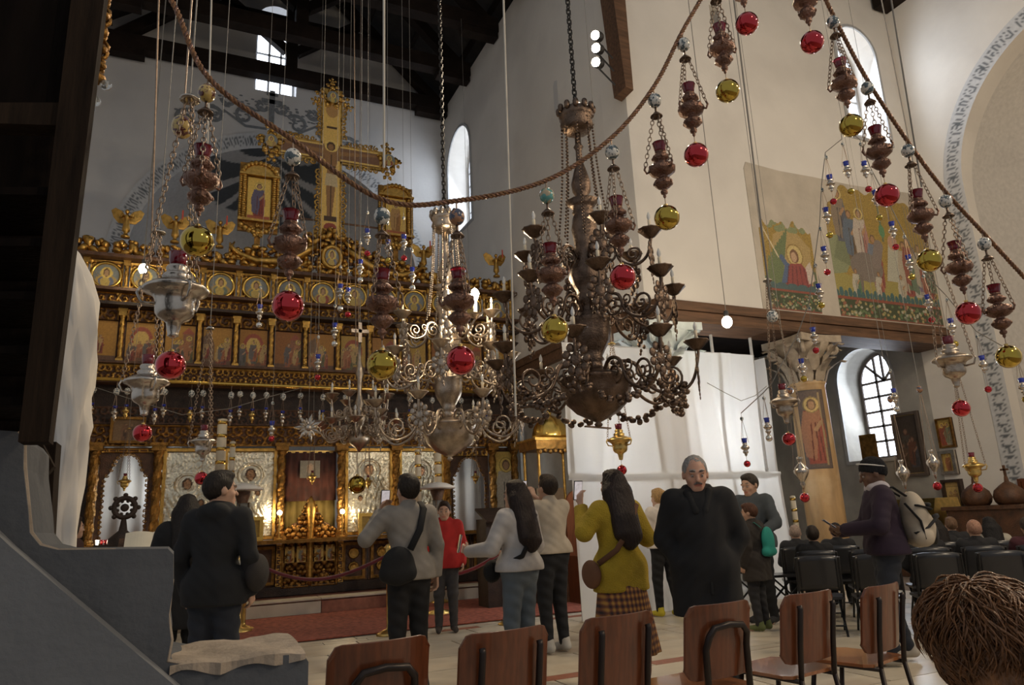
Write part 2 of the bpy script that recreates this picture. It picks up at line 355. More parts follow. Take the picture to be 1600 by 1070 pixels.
wallY('wall_transept', YM, [(XW, 4.38), (XR+.2, 4.38), (XR+.2, 12.9), (XW, 12.9)], [arch(1.1, 2.5, 16, 11.76, 8.08), [(8.1, 9.65), (8.32, 9.65), (8.32, 10.05), (8.1, 10.05)]], 'plaster', .7)
struct(MB().box((8.21, YM+.45, 9.85), (.3, .1, .5)).build('wall_vent', 'frame_stone'))
struct(MB().plate([(0, 0), (.16, .05), (.16, .62), (.1, .7), (0, .66)], [], (XW-.004, 10.55, 8.75), (0, 1, 0), (0, 0, 1), (.03, 0, 0)).build('trim_4', 'plaster_blue', fix=True))
arw = [(YB-RB, 0), (YB+RB, 0)]+[(YB+RB*cos(pi*i/40), ZB+RB*sin(pi*i/40)) for i in range(41)]
wallX('wall_right', XR, [(-1.5, -.02), (8.98, -.02), (8.98, 12.9), (-1.5, 12.9)], [arw], 'plaster', .8)
AWY, AWZ = 10.35, 2.15
wallX('wall_aisle_right', XR, [(8.98, -.02), (13.4, -.02), (13.4, 5.), (8.98, 5.)], [arch(1.3, 2.3, 16, AWY, AWZ)], 'plaster_grey', .8)
apse('wall_apse_right', YB, ZB, RB, lambda x, y, z: (XR+.8+y, x, z), -.02, lambda x, y, z: (.60, .57, .53), 'painted_matt')
wallY('wall_aisle_back', 13.2, [(XW, -.02), (XR, -.02), (XR, 5), (XW, 5)], [], 'plaster_grey', .3)
cl = MB()
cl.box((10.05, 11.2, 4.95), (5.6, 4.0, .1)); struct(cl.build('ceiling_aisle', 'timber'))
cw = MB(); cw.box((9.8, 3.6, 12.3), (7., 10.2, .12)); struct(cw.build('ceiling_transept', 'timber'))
# ================================================================ windows
def window(name, o, U, N, w, h, cols, rows, bar=.035, pm='pane', fm='frame_dark', edge=.06):
    o, U, N = [np.array(q, float) for q in (o, U, N)]; Z = np.array([0, 0, 1.])
    root = struct(thing(name, None, None, o)); r = w/2
    f = MB(); A = arch(w, h, 16); B = arch(w-2*edge, h-2*edge, 16, 0, edge); f.plate(A, [B], (0, 0, 0), U, Z, N*.06)
    xs = [-r+edge+(w-2*edge)*i/cols for i in range(cols+1)]; zs = [edge+(h-r-edge)*i/rows for i in range(rows+1)]
    for x in xs[1:-1]: f.bar(x*U+N*.03, x*U+N*.03+Z*(h-edge-(r-sqrt(max(0, r*r-x*x)))), bar, bar)
    for z in zs[1:]: f.bar(-r*U*.97+Z*z+N*.03, r*U*.97+Z*z+N*.03, bar, bar)
    for a in (pi/4, pi/2, 3*pi/4) if cols > 2 else (): f.bar(Z*(h-r)+N*.03, Z*(h-r)+N*.03+(r-.02)*(U*cos(a)+Z*sin(a)), bar, bar)
    f.build('window_frame', fm, root, fix=True)
    for i in range(cols):
        for j in range(rows):
            MB().plate([(xs[i]+.005, zs[j]+.005), (xs[i+1]-.005, zs[j]+.005), (xs[i+1]-.005, zs[j+1]-.005), (xs[i]+.005, zs[j+1]-.005)], [], N*.035, U, Z, N*.008).build('pane', pm, root, fix=True)
    for i in range(cols):
        t = np.linspace(xs[i]+.005, xs[i+1]-.005, 6); rr = r-edge
        MB().plate([(xs[i]+.005, h-r+.005), (xs[i+1]-.005, h-r+.005)]+[(x, h-r+.004+sqrt(max(1e-4, rr*rr-x*x))) for x in t[::-1]], [], N*.035, U, Z, N*.008).build('pane', pm, root, fix=True)
    return root
window('window_1', (1.62, YA+.42, 12.05), (1, 0, 0), (0, 1, 0), 1.0, 2.5, 3, 3, .05, edge=.05, fm='frame_stone')
window('window_2', (XW+.55, 15.88, 8.48), (0, -1, 0), (1, 0, 0), 1.55, 2.75, 3, 5, .04, fm='frame_stone')
window('window_3', (11.76, YM+.5, 8.1), (1, 0, 0), (0, 1, 0), 1.06, 2.45, 3, 5, .045, fm='frame_stone')
window('window_4', (XR+.6, AWY, AWZ+.02), (0, -1, 0), (1, 0, 0), 1.24, 2.25, 3, 5, .05)
def rim(name, o, U, N, w, h, t, m):
    o, U, N = [np.array(q, float) for q in (o, U, N)]
    struct(MB().plate(arch(w+2*t, h+2*t, 16, 0, -t), [arch(w, h, 16)], o, U, (0, 0, 1), N).build(name, m, fix=True))
rim('trim_5', (11.76, YM, 8.08), (1, 0, 0), (0, -.03, 0), 1.1, 2.5, .06, 'frame_stone')
rim('trim_6', (XW, 15.88, 8.45), (0, 1, 0), (-.03, 0, 0), 1.62, 2.85, .07, 'frame_stone')
rim('trim_7', (XR, AWY, AWZ), (0, 1, 0), (-.03, 0, 0), 1.3, 2.3, .07, 'frame_stone')
# ================================================================ architrave beams
bmg = 'carved architrave timbers'
def beam(name, label, a, b, w, h, m='timber_brown', mold=True):
    t = thing(name, label, 'beam', (np.array(a)+np.array(b))/2); c = np.array(t.location)
    a, b = np.array(a)-c, np.array(b)-c; MB().bar(a+(0, 0, h*.28), b+(0, 0, h*.28), w, h*.44).build('upper_board', m, t)
    MB().bar(a-(0, 0, h*.22), b-(0, 0, h*.22), w*.9, h*.52).build('lower_board', m, t)
    return t
beam('architrave_beam', 'long brown timber beam under the wall with the mosaics', (6.28, YM+.3, 4.22), (XR-.02, YM+.3, 4.22), .72, .33)
beam('architrave_beam', 'brown timber beam running back under the plain wall beside the altar screen', (XW+.3, YM+.7, 4.22), (XW+.3, 16.9, 4.22), .72, .33)
pb = aY(968, 145, YM-.1)
pst = MB(); pst.add([(XW-.42, YM-.28, 12.3), (XW-.02, YM-.28, 12.3), (XW-.02, YM+.1, 12.3), (XW-.42, YM+.1, 12.3), (XW-.16, YM-.24, pb[2]+.03), (XW-.02, YM-.24, pb[2]), (XW-.02, YM+.1, pb[2]), (XW-.16, YM+.1, pb[2]+.03)],
        [(0, 1, 2, 3), (7, 6, 5, 4), (0, 4, 5, 1), (1, 5, 6, 2), (2, 6, 7, 3), (3, 7, 4, 0)])
tag(pst.build('timber_post', 'timber_brown', fix=True), 'brown tapered timber post on the wall corner beside three spotlights', 'post')
# ================================================================ roof of the nave
rf = MB(); zt = 12.55
for sg in (-1, 1):
    xe = XC+sg*5.0; rf.add([(XC, 8.6, 16.75), (xe, 8.6, 12.3), (xe, 17.8, 12.3), (XC, 17.8, 16.75), (XC, 8.6, 16.9), (xe, 8.6, 12.45), (xe, 17.8, 12.45), (XC, 17.8, 16.9)], [(0, 1, 2, 3), (7, 6, 5, 4), (0, 4, 5, 1), (1, 5, 6, 2), (2, 6, 7, 3), (3, 7, 4, 0)])
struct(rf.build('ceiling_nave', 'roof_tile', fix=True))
def truss(Y, ll):
    t = thing('roof_truss', ll, 'truss', (XC, Y, 12.25), 0, 'roof trusses over the nave')
    hw = XW-XC
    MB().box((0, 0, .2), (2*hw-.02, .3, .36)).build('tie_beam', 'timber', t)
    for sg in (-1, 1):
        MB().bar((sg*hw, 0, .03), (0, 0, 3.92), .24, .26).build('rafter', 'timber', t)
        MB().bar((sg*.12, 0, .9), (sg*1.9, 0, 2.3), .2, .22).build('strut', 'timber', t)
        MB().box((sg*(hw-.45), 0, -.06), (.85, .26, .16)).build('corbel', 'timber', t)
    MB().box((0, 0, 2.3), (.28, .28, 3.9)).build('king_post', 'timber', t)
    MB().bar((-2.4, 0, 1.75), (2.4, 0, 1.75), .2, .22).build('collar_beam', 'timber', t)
for Y, ll in ((16.75, 'dark roof truss set against the gable wall with the window'), (15.0, 'dark roof truss second from the gable wall'), (13.2, 'dark roof truss third from the gable wall, above the crucifix'), (11.5, 'dark roof truss fourth from the gable wall'), (9.8, 'dark roof truss farthest from the gable wall')): truss(Y, ll)
pl_ = MB().bar((0, -4.1, 0), (0, 4.1, 0), .1, .1); pm_ = None
for sg in (-1, 1):
    for k in (1, 2, 3, 4):
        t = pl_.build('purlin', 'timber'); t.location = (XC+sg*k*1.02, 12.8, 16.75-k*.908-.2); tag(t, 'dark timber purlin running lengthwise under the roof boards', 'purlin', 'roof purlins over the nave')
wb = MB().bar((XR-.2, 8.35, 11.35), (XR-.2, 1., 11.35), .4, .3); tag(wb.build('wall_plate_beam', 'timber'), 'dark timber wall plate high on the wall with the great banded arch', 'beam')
# ================================================================ columns of the colonnade
def column(label, X, Y, r, zt, m, cm, name='stone_column'):
    t = thing(name, label, 'column', (X, Y, 0))
    MB().lathe([(r*1.35, 0), (r*1.35, .12), (r*1.3, .14), (r*1.22, .22), (r*1.08, .28), (r*1.05, .32)], 28).build('base', cm, t, smooth=False)
    MB().lathe([(r*1.0, .32), (r, 1.4), (r*.94, zt-.85), (r*.97, zt-.82), (r*1.02, zt-.8), (r*.97, zt-.76)], 32).build('shaft', m, t, smooth=True)
    c = MB(); c.lathe([(r*.9, zt-.78), (r*.9, zt-.5), (r*1.1, zt-.3), (r*1.5, zt-.13)], 24)
    c.build('capital_bell', cm, t, smooth=True)
    for tier, (zb, hh, n, rr) in enumerate([(zt-.77, .34, 8, .92), (zt-.6, .42, 8, 1.0)]):
        for i in range(n):
            a = 2*pi*(i+tier*.5)/n; d = np.array([cos(a), sin(a), 0]); s_ = np.array([-sin(a), cos(a), 0]); lf = MB(); V = []
            for k, (q, wv, out) in enumerate([(0, .5, 0), (.3, .62, .02), (.6, .56, .07), (.85, .42, .17), (1, .3, .26), (.92, .14, .33)]):
                for e in (-1, -.5, 0, .5, 1): V.append(d*(r*rr+out*1.1+.035*(1-abs(e))+.012*((k+int(e*2)) % 2))+s_*e*wv*r*.62+np.array([0, 0, zb+hh*q-.02*abs(e)]))
            lf.add(V, [(k*5+j, k*5+j+1, k*5+j+6, k*5+j+5) for k in range(5) for j in range(4)]); lf.build('acanthus_leaf', cm, t, smooth=True)
    ab = MB(); ab.plate([(r*1.55*sx*(1 if q else .0)+0, 0) for sx, q in []] or [(-r*1.5, -r*1.5), (-r*.5, -r*1.3), (r*.5, -r*1.3), (r*1.5, -r*1.5), (r*1.3, -r*.5), (r*1.3, r*.5), (r*1.5, r*1.5), (r*.5, r*1.3), (-r*.5, r*1.3), (-r*1.5, r*1.5), (-r*1.3, r*.5), (-r*1.3, -r*.5)], [], (0, 0, zt-.13), (1, 0, 0), (0, 1, 0), (0, 0, .12))
    ab.build('abacus', cm, t, fix=True)
    for sx in (-1, 1):
        for sy in (-1, 1):
            v = MB(); ax = np.array([sx, sy, 0])/sqrt(2); v.tube(spiral(ax*r*1.62+np.array([0, 0, zt-.24]), .1, 1.5, ax, (0, 0, 1), 16, pi/2, 1), .035, 6); v.build('volute', cm, t, smooth=True)
    return t
colr = column('honey coloured stone column with a painted warrior saint', 9.52, YM+.35, .30, 4.05, 'column_stone', 'capital_stone')
column('column with pale carved capital rising out of the white sheeting', 6.55, YM+.35, .32, 4.05, 'column_stone', 'capital_white')
# painted saint on the column shaft (a curved painted panel that follows the shaft)
pn = Paint(.42, 1.25, 40, 90, (.10, .075, .06)); pn.rect(.05, .02, .95, .98, (.13, .09, .07)); pn.saint(.5, .06, .86, (.30, .07, .04), (.36, .16, .08), (.62, .44, .16)); pn.line(.82, .05, .8, .95, .012, (.35, .25, .12))
a0 = atan2(-cos(YAW), -sin(YAW))-.32; rr = .30*.985
V = np.stack([(rr+.006)*np.cos(a0+(pn.X-.5)*1.45), (rr+.006)*np.sin(a0+(pn.X-.5)*1.45), 1.85+pn.Y*1.28], -1).reshape(-1, 3)
MB().add(V, [(j*40+i, j*40+i+1, (j+1)*40+i+1, (j+1)*40+i) for j in range(89) for i in range(39)]).build('painted_saint', 'painted', colr, cols=pn.A.reshape(-1, 3))
# ================================================================ mosaics on the transept wall
ro = lambda pts, a=.04: [(x+random.uniform(-a, a), z+random.uniform(-a, a)) for x, z in pts]
op = [(8.42, 4.39), (XR-.01, 4.39), (XR-.01, 7.12), (12.0, 7.05), (11, 7.0), (10, 7.0), (9.2, 6.98), (8.46, 7.02), (8.40, 6.9), (8.41, 5.6)]
struct(MB().plate(op, [], (0, YM, 0), (1, 0, 0), (0, 0, 1), (0, -.012, 0)).build('trim_8', 'plaster_old', fix=True))
def mosaic(name, label, x0, x1, z0, z1, draw, top):
    nx, nz = int((x1-x0)/.0125), int((z1-z0)/.0125); p = Paint(x1-x0, z1-z0, nx, nz, (.36, .24, .055), .3); draw(p)
    hb = .36/(z1-z0)
    for (a, b, c) in [(0, .10, (.12, .085, .05)), (.0, .018, (.25, .07, .04)), (.10, 1, (.06, .075, .035)), ]:
        p.rect(-1, a*hb/.36*.36 if a else -1, 2, hb*b, c)
    p.rect(-1, hb*.9, 2, hb*1.02, (.28, .08, .05)); p.rect(-1, 0, 2, hb*.07, (.28, .08, .05))
    for i in range(150): p.ell(random.random(), random.uniform(.1, .82)*hb, .012, .010, random.choice([(.42, .33, .14), (.14, .2, .09), (.3, .12, .07), (.45, .42, .3)]))
    Pm = p.mesh('m', (x0, YM-.016, z0), (1, 0, 0), (0, 0, 1), None, 'mosaic', thick=None)
    me = Pm.data; bm = bmesh.new(); bm.from_mesh(me); ox, oz = Pm.location.x, Pm.location.z
    bm.verts.ensure_lookup_table(); kill = []
    for v in bm.verts:
        u, w = (v.co.x+ox-x0)/(x1-x0), (v.co.z+oz-z0)/(z1-z0)
        if w > top(u): kill.append(v)
    bmesh.ops.delete(bm, geom=kill, context='VERTS')
    r = bmesh.ops.extrude_face_region(bm, geom=bm.faces[:]); bmesh.ops.translate(bm, vec=(0, .012, 0), verts=[g for g in r['geom'] if isinstance(g, bmesh.types.BMVert)])
    bmesh.ops.recalc_face_normals(bm, faces=bm.faces); bm.to_mesh(me); bm.free(); Pm.name = name; return tag(Pm, label, 'mosaic')
def m1(p):
    p.poly([(0, .2), (1, .2), (1, .45), (.0, .34)], (.10, .14, .07)); p.poly([(.1, .25), (.25, .8), (.6, .93), (.95, .7), (.9, .25)], (.45, .32, .13))
    for k in range(9): p.line(.05+.03*k, .25, .12+.05*k, .55+.04*k, .012, (.16, .20, .09)); p.ell(.2+.08*k, .9+.04*sin(k*2), .05, .035, (.25, .28, .14))
    p.ell(.62, .6, .115, .125, (.30, .20, .06)); p.ell(.62, .6, .10, .11, (.62, .48, .2)); p.ell(.61, .59, .06, .075, (.20, .10, .05)); p.ell(.6, .58, .04, .055, (.55, .36, .22))
    p.poly([(.3, .25), (.9, .27), (.82, .45), (.72, .52), (.5, .5), (.38, .42)], (.30, .07, .06)); p.poly([(.28, .26), (.42, .3), (.5, .5), (.42, .52), (.36, .4)], (.10, .14, .24)); p.line(.42, .5, .36, .56, .03, (.10, .14, .24))
    p.line(.3, .56, .05, .88, .008, (.7, .6, .4)); p.poly([(.82, .3), (.97, .35), (.9, .55), (.8, .48)], (.60, .50, .42))
    for k in range(5): p.line(.4+.1*k, .27, .48+.07*k, .48, .006, (.16, .04, .04)); p.ell(.1+.2*k, .24, .08, .05, (.08, .13, .13))
mosaic('wall_mosaic', 'smaller damaged gold mosaic with one crouching haloed figure in red', 8.55, 9.72, 4.42, 6.08, m1, lambda u: .97-.05*abs(sin(u*9))-(.12 if u < .06 else 0)-(.18*max(0, u-.75))+.03*sin(u*31))
def m2(p):
    p.poly([(0, .15), (1, .15), (1, .22), (.6, .30), (.3, .27), (0, .33)], (.36, .30, .09)); p.poly([(0, .30), (.12, .32), (.2, .45), (.12, .6), (.0, .58)], (.27, .29, .16))
    p.poly([(.02, .42), (.1, .62), (.25, .62), (.3, .45), (.2, .36)], (.20, .22, .12))
    p.saint(.14, .55, .42, (.12, .12, .14), (.26, .2, .14), (.6, .45, .16)); p.saint(.22, .42, .4, (.2, .13, .07), (.13, .16, .2), None)
    p.saint(.32, .42, .42, (.42, .2, .16), (.52, .44, .36), (.62, .47, .17)); p.saint(.42, .24, .42, (.28, .08, .06), (.18, .2, .24), None)
    p.ell(.32, .38, .16, .11, (.22, .18, .15)); p.line(.42, .42, .47, .56, .045, (.25, .2, .17)); p.line(.25, .3, .23, .17, .02, (.2, .16, .13)); p.line(.4, .3, .44, .17, .02, (.2, .16, .13))
    p.poly([(.5, .3), (.72, .3), (.66, .62), (.58, .62)], (.48, .46, .36)); p.ell(.62, .6, .05, .06, (.5, .3, .2))
    for k in range(6): p.saint(.72+.05*k, .2+.05*(k % 2), .45-.02*k, [(.3, .08, .06), (.13, .17, .10), (.5, .45, .36), (.2, .15, .22)][k % 4], [(.45, .38, .28), (.28, .09, .06), (.15, .2, .13)][k % 3], None)
    for k in range(3): p.saint(.2+.22*k, .13, .24, [(.12, .2, .10), (.38, .12, .08), (.5, .42, .3)][k], (.5, .45, .35), None)
    for k in range(26): p.ell(k/25, .155+.02*(k % 2), .02, .035, (.06, .13, .13))
    p.rect(.52, .6, .54, .95, (.14, .17, .09)); p.ell(.53, .68, .03, .05, (.12, .26, .12))
    for k in range(7): p.rect(.8+.028*k, .5, .81+.028*k, .92, (.25, .2, .12))
mosaic('wall_mosaic', 'larger gold mosaic with a rider and a crowd of figures', 10.16, 12.82, 4.42, 6.98, m2, lambda u: .99-(.22*max(0, .16-u)/.16)-.03*abs(sin(u*13))-(.16*max(0, u-.62))+.02*sin(u*40)-(.1 if u < .03 else 0))
# ================================================================ daylight through the real windows
def daylight(name, loc, d, w, h, power):
    l = bpy.data.lights.new(name, 'AREA'); l.shape = 'RECTANGLE'; l.size = w; l.size_y = h; l.energy = power; l.color = (.78, .87, 1); o = bpy.data.objects.new(name, l); COL.objects.link(o); o.location = loc; o.rotation_euler = Vector(d).to_track_quat('-Z', 'Y').to_euler()
daylight('daylight_1', (1.62, YA+.38, 13.2), (0, -1, -.5), .8, 2., 25); daylight('daylight_2', (XW+.5, 15.88, 9.8), (-1, -.1, -.5), 1.2, 2.2, 28); daylight('daylight_3', (11.76, YM+.45, 9.2), (0, -1, -.5), .9, 2., 45); daylight('daylight_4', (XR+.55, AWY, AWZ+1.1), (-1, -.1, -.3), .9, 1.8, 60)
# ================================================================ platform of the altar screen
YI = 13.0; ZP = .22; IX0, IX1 = -1.95, 6.06
pf = struct(MB().box(((IX0+IX1)/2, 14.45, .105), (IX1-IX0+.1, 5.04, .21)).build('floor_sanctuary', 'marble_red'))
x = IX0-.05
for i, w in enumerate([1.5, .9, 1.7, 1.2, 1.5, 1.1, .39]):
    m_ = 'marble' if i % 3 else 'marble_red'
    MB().box((x+w/2, 11.91, .095), (w-.012, .06, .19)).build('step_block', m_, pf, world=True); MB().box((x+w/2, 12.1, .222), (w-.012, .44, .02)).build('step_slab', 'marble', pf, world=True); x += w
cp = MB(); cp.box((2.9, 10.5, .016), (5.2, 2.7, .012)); tag(cp.build('carpet_runner', 'carpet'), 'worn red carpet runner laid along the marble step', 'carpet')
# ================================================================ altar screen
ic = thing('altar_screen', 'tall carved and gilded altar screen with rows of painted icons', 'altar screen', (XC, YI, ZP))
def carve(name, x0, x1, z0, z1, Y, parent=None, pitch=None, depth=.05, res=.0135, thr=.36, back='carved_wood', fore='gold', topf=None, seed=0):
    parent = parent or ic
    nx = max(3, int((x1-x0)/res)); nz = max(3, int((z1-z0)/res)); X, Z = np.meshgrid(np.linspace(x0, x1, nx), np.linspace(z0, z1, nz)); h = z1-z0
    p = pitch or min(h, .5); ny = max(1, round(h/p)); pz = h/ny; nxx = max(1, round((x1-x0)/p)); px = (x1-x0)/nxx
    ci = np.floor((X-x0)/px*.9999); cj = np.floor((Z-z0)/pz*.9999); cx = x0+(ci+.5)*px; cz = z0+(cj+.5)*pz
    sg = np.where((ci+cj) % 2 == 0, 1, -1); r = np.sqrt((X-cx)**2+(Z-cz)**2)/min(px, pz); th = np.arctan2(Z-cz, (X-cx)*sg)
    s_ = np.cos(th*1-r*13)+.45*np.cos(th*5+r*9+ci)+.18*np.sin(X*90+seed)*np.sin(Z*83)
    Hh = np.clip(.25+.6*s_, 0, 1)**.7*np.clip(1.35-1.25*r, 0, 1); e = np.minimum(np.minimum(X-x0, x1-X), np.minimum(Z-z0, z1-Z))
    Hh = np.where(e < res*1.1, .8, Hh)
    b = MB(); P = np.stack([X, Y-depth*Hh, Z], -1).reshape(-1, 3); ok = np.ones((nz-1, nx-1), bool)
    if topf: ok = Z[1:, 1:] < topf(X[1:, 1:]); 
    hm = (Hh[:-1, :-1]+Hh[1:, 1:]+Hh[1:, :-1]+Hh[:-1, 1:])/4
    if topf: ok &= hm > .16
    J, I = np.nonzero(ok); F = np.stack([J*nx+I, J*nx+I+1, (J+1)*nx+I+1, (J+1)*nx+I], 1)
    b.add(P, F.tolist()); b.mi = (hm[J, I] > thr).astype(int).tolist()
    if not topf: b.cur = 0; b.box(((x0+x1)/2, Y+.03, (z0+z1)/2), (x1-x0, .056, z1-z0))
    o = b.build(name, [back, fore], parent, world=True, smooth=True)
    if topf: md = o.modifiers.new('thickness', 'SOLIDIFY'); md.thickness = .05; md.offset = 0
    return o
def twisted(name, x, z0, z1, Y, r, m='gold', parent=None, n=10, turns=5):
    b = MB(); k = int((z1-z0)/.03); V = []; th = np.arange(n)*2*pi/n
    for i in range(k+1):
        t = i/k; rr = r*(1+.14*np.cos(2*th-turns*(z1-z0)*2*pi*t)+.13*np.cos(5*th+(z1-z0)*t*75)*np.cos(3*th-(z1-z0)*t*50)); e = 1.25 if (t < .06 or t > .94) else 1.
        V.append(np.stack([x+e*rr*np.cos(th), Y+e*rr*np.sin(th), np.full(n, z0+(z1-z0)*t)], 1))
    b.add(np.concatenate(V), [(i*n+j, i*n+(j+1) % n, (i+1)*n+(j+1) % n, (i+1)*n+j) for i in range(k) for j in range(n)])
    b.box((x, Y, z0-.02), (r*3, r*3, .07)); b.box((x, Y, z1+.02), (r*3.2, r*3, .08)); b.box((x, Y, z1+.08), (r*3.8, r*3.4, .05))
    return b.build(name, m, parent or ic, world=True, smooth=False)
def part(name, c, d, m, parent=None): return MB().box(c, d).build(name, m, parent or ic, world=True)
cxs = [-1.22, -.33, 1.57, 2.59, 3.58, 4.56, 5.49]; ICW = IX1-IX0
part('plinth', (XC+.2, YI+.1, .30), (ICW-.02, .4, .15), 'carved_dark'); part('ledge', (XC+.2, YI-.15, 1.09), (ICW-.02, .56, .06), 'gold_dark')
# dado: framed panels with roundels
ed = [IX0]+cxs+[IX1]
for a, b in zip(ed[:-1], ed[1:]):
    n = max(1, round((b-a)/.55)); w = (b-a)/n
    for i in range(n):
        if 1.57 <= a < 1.6: break
        x0, x1 = a+w*i+.05, a+w*(i+1)-.05
        d = part('dado_panel', ((x0+x1)/2, YI+.06, .71), (x1-x0+.08, .08, .68), 'carved_wood')
        f = MB(); f.plate([(x0, .40), (x1, .40), (x1, 1.02), (x0, 1.02)], [[(x0+.05, .45), (x1-.05, .45), (x1-.05, .97), (x0+.05, .97)]], (0, YI+.02, 0), (1, 0, 0), (0, 0, 1), (0, -.035, 0)); f.build('panel_frame', 'gold_dark', d, world=True, fix=True)
        for zc, rr in ((.60, .085), (.83, .085)) if (x1-x0) < .5 else ((.71, .13),):
            g = MB(); g.lathe([(rr*1.1, 0), (rr*1.1, .02), (rr*.8, .035), (rr*.75, .015), (.01, .04)], 20, ((x0+x1)/2, YI+.02, zc), 8, .06, axis=(0, -1, 0)); g.build('rosette', 'gold', d, world=True, smooth=True)
    carve('dado_carving', a-.04, a+.05, .34, 1.05, YI-.06, pitch=.12, depth=.03)
for x in cxs+[IX0+.08, IX1-.1]: twisted('column', x, 1.16, 2.62, YI-.08, .065, 'gold_dark', turns=4, n=16)
# main tier icons and doors
def silver_icon(name, x0, x1, z0, z1, faces, seed, parent=None):
    nx, nz = 52, int(52*(z1-z0)/(x1-x0)); p = Paint(x1-x0, z1-z0, nx, nz, (.60, .55, .43)); X, Y_ = p.X, p.Y; asp = p.asp; R = np.zeros_like(X)
    R += .007*np.sin(X*40+seed+3*np.sin(Y_*21))*np.sin(Y_*47+4*np.sin(X*17))+.006*np.sin(X*83+5*np.sin(Y_*33+seed))
    for (fx, fz, s_) in faces:
        dx = (X-fx)*asp; dz = Y_-fz; r = np.sqrt(dx**2+dz**2); R = np.maximum(R, np.where(r < .15*s_, .022+.01*np.cos(r*140/s_), 0))
        body = np.exp(-((dx/(.20*s_))**2)**1.4)*np.clip((fz-.03-Y_)/(.08), 0, 1); R = np.maximum(R, body*(.045+.007*np.sin(dx*95+3*np.sin(Y_*13+seed)+Y_*22)+.006*np.sin(dx*31-Y_*41+2*np.sin(dx*60))))
        R = np.where(r < .075*s_, .035, R)
    p.A[:] = (.72, .66, .50)
    for (fx, fz, s_) in faces: p.ell(fx, fz+.01, .062*s_, .075*s_, (.10, .055, .03)); p.ell(fx, fz, .042*s_, .06*s_, (.34, .19, .10))
    R += .008*rng.random(X.shape)
    ip = p.mesh(name, (x0, YI-.02, z0), (1, 0, 0), (0, 0, 1), parent or ic, 'silver_vc', relief=R, thick=.05); ip.data.polygons.foreach_set('use_smooth', [True]*len(ip.data.polygons)); return ip
mat('silver_vc', vcol=True, rough=.27, metal=.85, var=.2, scale=20, bump=.3, bscale=40)
def frame(name, x0, x1, z0, z1, wd, Y, m='gold', parent=None, dp=.05):
    return MB().plate([(x0, z0), (x1, z0), (x1, z1), (x0, z1)], [[(x0+wd, z0+wd), (x1-wd, z0+wd), (x1-wd, z1-wd), (x0+wd, z1-wd)]], (0, Y, 0), (1, 0, 0), (0, 0, 1), (0, -dp, 0)).build(name, m, parent or ic, world=True, fix=True)
part('tier_board', (.62, YI+.1, 1.9), (1.78, .06, 1.54), 'carved_wood'); part('tier_board', (3.08, YI+.1, 1.9), (.95, .06, 1.54), 'carved_wood'); part('tier_board', (4.07, YI+.1, 1.9), (.95, .06, 1.54), 'carved_wood'); part('tier_board', (5.79, YI+.1, 1.9), (.52, .06, 1.54), 'carved_wood'); part('tier_board', (-1.6, YI+.1, 1.9), (.62, .06, 1.54), 'carved_dark')
silver_icon('silver_icon', -.22, .58, 1.2, 2.58, [(.42, .62, .9), (.7, .4, .6), (.25, .3, .5)], 1); silver_icon('silver_icon', .70, 1.46, 1.2, 2.58, [(.5, .72, 1.), (.66, .5, .55)], 3)
silver_icon('silver_icon', 2.70, 3.48, 1.2, 2.58, [(.5, .76, 1.), (.3, .4, .5)], 5); silver_icon('silver_icon', 3.68, 4.46, 1.2, 2.58, [(.48, .74, 1.)], 8)
for a, b in ((-.26, .62), (.66, 1.5), (2.66, 3.52), (3.64, 4.5)): frame('icon_frame', a, b, 1.14, 2.64, .05, YI-.02, 'gold', dp=.06)
pg = Paint(.46, 1.4, 40, 96, (.62, .42, .10)); pg.ell(.5, .78, .14, .14, (.75, .55, .14)); pg.saint(.5, .05, .88, (.22, .2, .16), (.46, .40, .3), (.78, .56, .14)); pg.mesh('gold_icon', (5.57, YI-.02, 1.18), (1, 0, 0), (0, 0, 1), ic, thick=.04)
pg = Paint(.5, 1.4, 30, 70, (.22, .26, .24)); pg.saint(.5, .05, .85, (.2, .2, .16), (.3, .2, .12)); pg.mesh('panel_icon', (-1.88, YI+.05, 1.18), (1, 0, 0), (0, 0, 1), ic, thick=.02)
def doorway(x0, x1, zt):
    A = [(x0+.08, 1.0), (x1-.08, 1.0), (x1-.08, zt-.32), (x1-.15, zt-.24), (x1-.19, zt-.14)]+[((x0+x1)/2+(.5*(x1-x0)-.19)*cos(pi*i/10), zt-.14+.2*sin(pi*i/10)) for i in range(1, 10)]+[(x0+.19, zt-.14), (x0+.15, zt-.24), (x0+.08, zt-.32)]
    b = MB(); b.plate([(x0, 1.0), (x0, 2.66), (x1, 2.66), (x1, 1.0)][::-1], [A], (0, YI, 0), (1, 0, 0), (0, 0, 1), (0, .06, 0)); d = b.build('door_surround', 'carved_wood', ic, world=True, fix=True)
    for i in range(26):
        q = A[2:][i % (len(A)-2)]; 
    e = MB()
    pts = [(A[i][0], YI-.02, A[i][1]) for i in list(range(1, len(A)))+[0]]
    for i in range(len(pts)-1):
        a, c = np.array(pts[i]), np.array(pts[i+1]); L = np.linalg.norm(c-a); n = max(1, int(L/.075))
        for k in range(n): q = a+(c-a)*(k+.5)/n; e.tube(spiral(q, .03, 1.2, (1, 0, 0), (0, 0, 1), 9, k*2.1, 1 if k % 2 else -1), .010, 5)
    e.build('door_carving', 'gold_dark', d, world=True); carve('spandrel_carving', x0+.02, x1-.02, zt+.08, 2.64, YI-.01, pitch=.16, depth=.04, parent=d)
    return d
doorway(-1.16, -.39, 2.50); doorway(4.62, 5.43, 2.42)
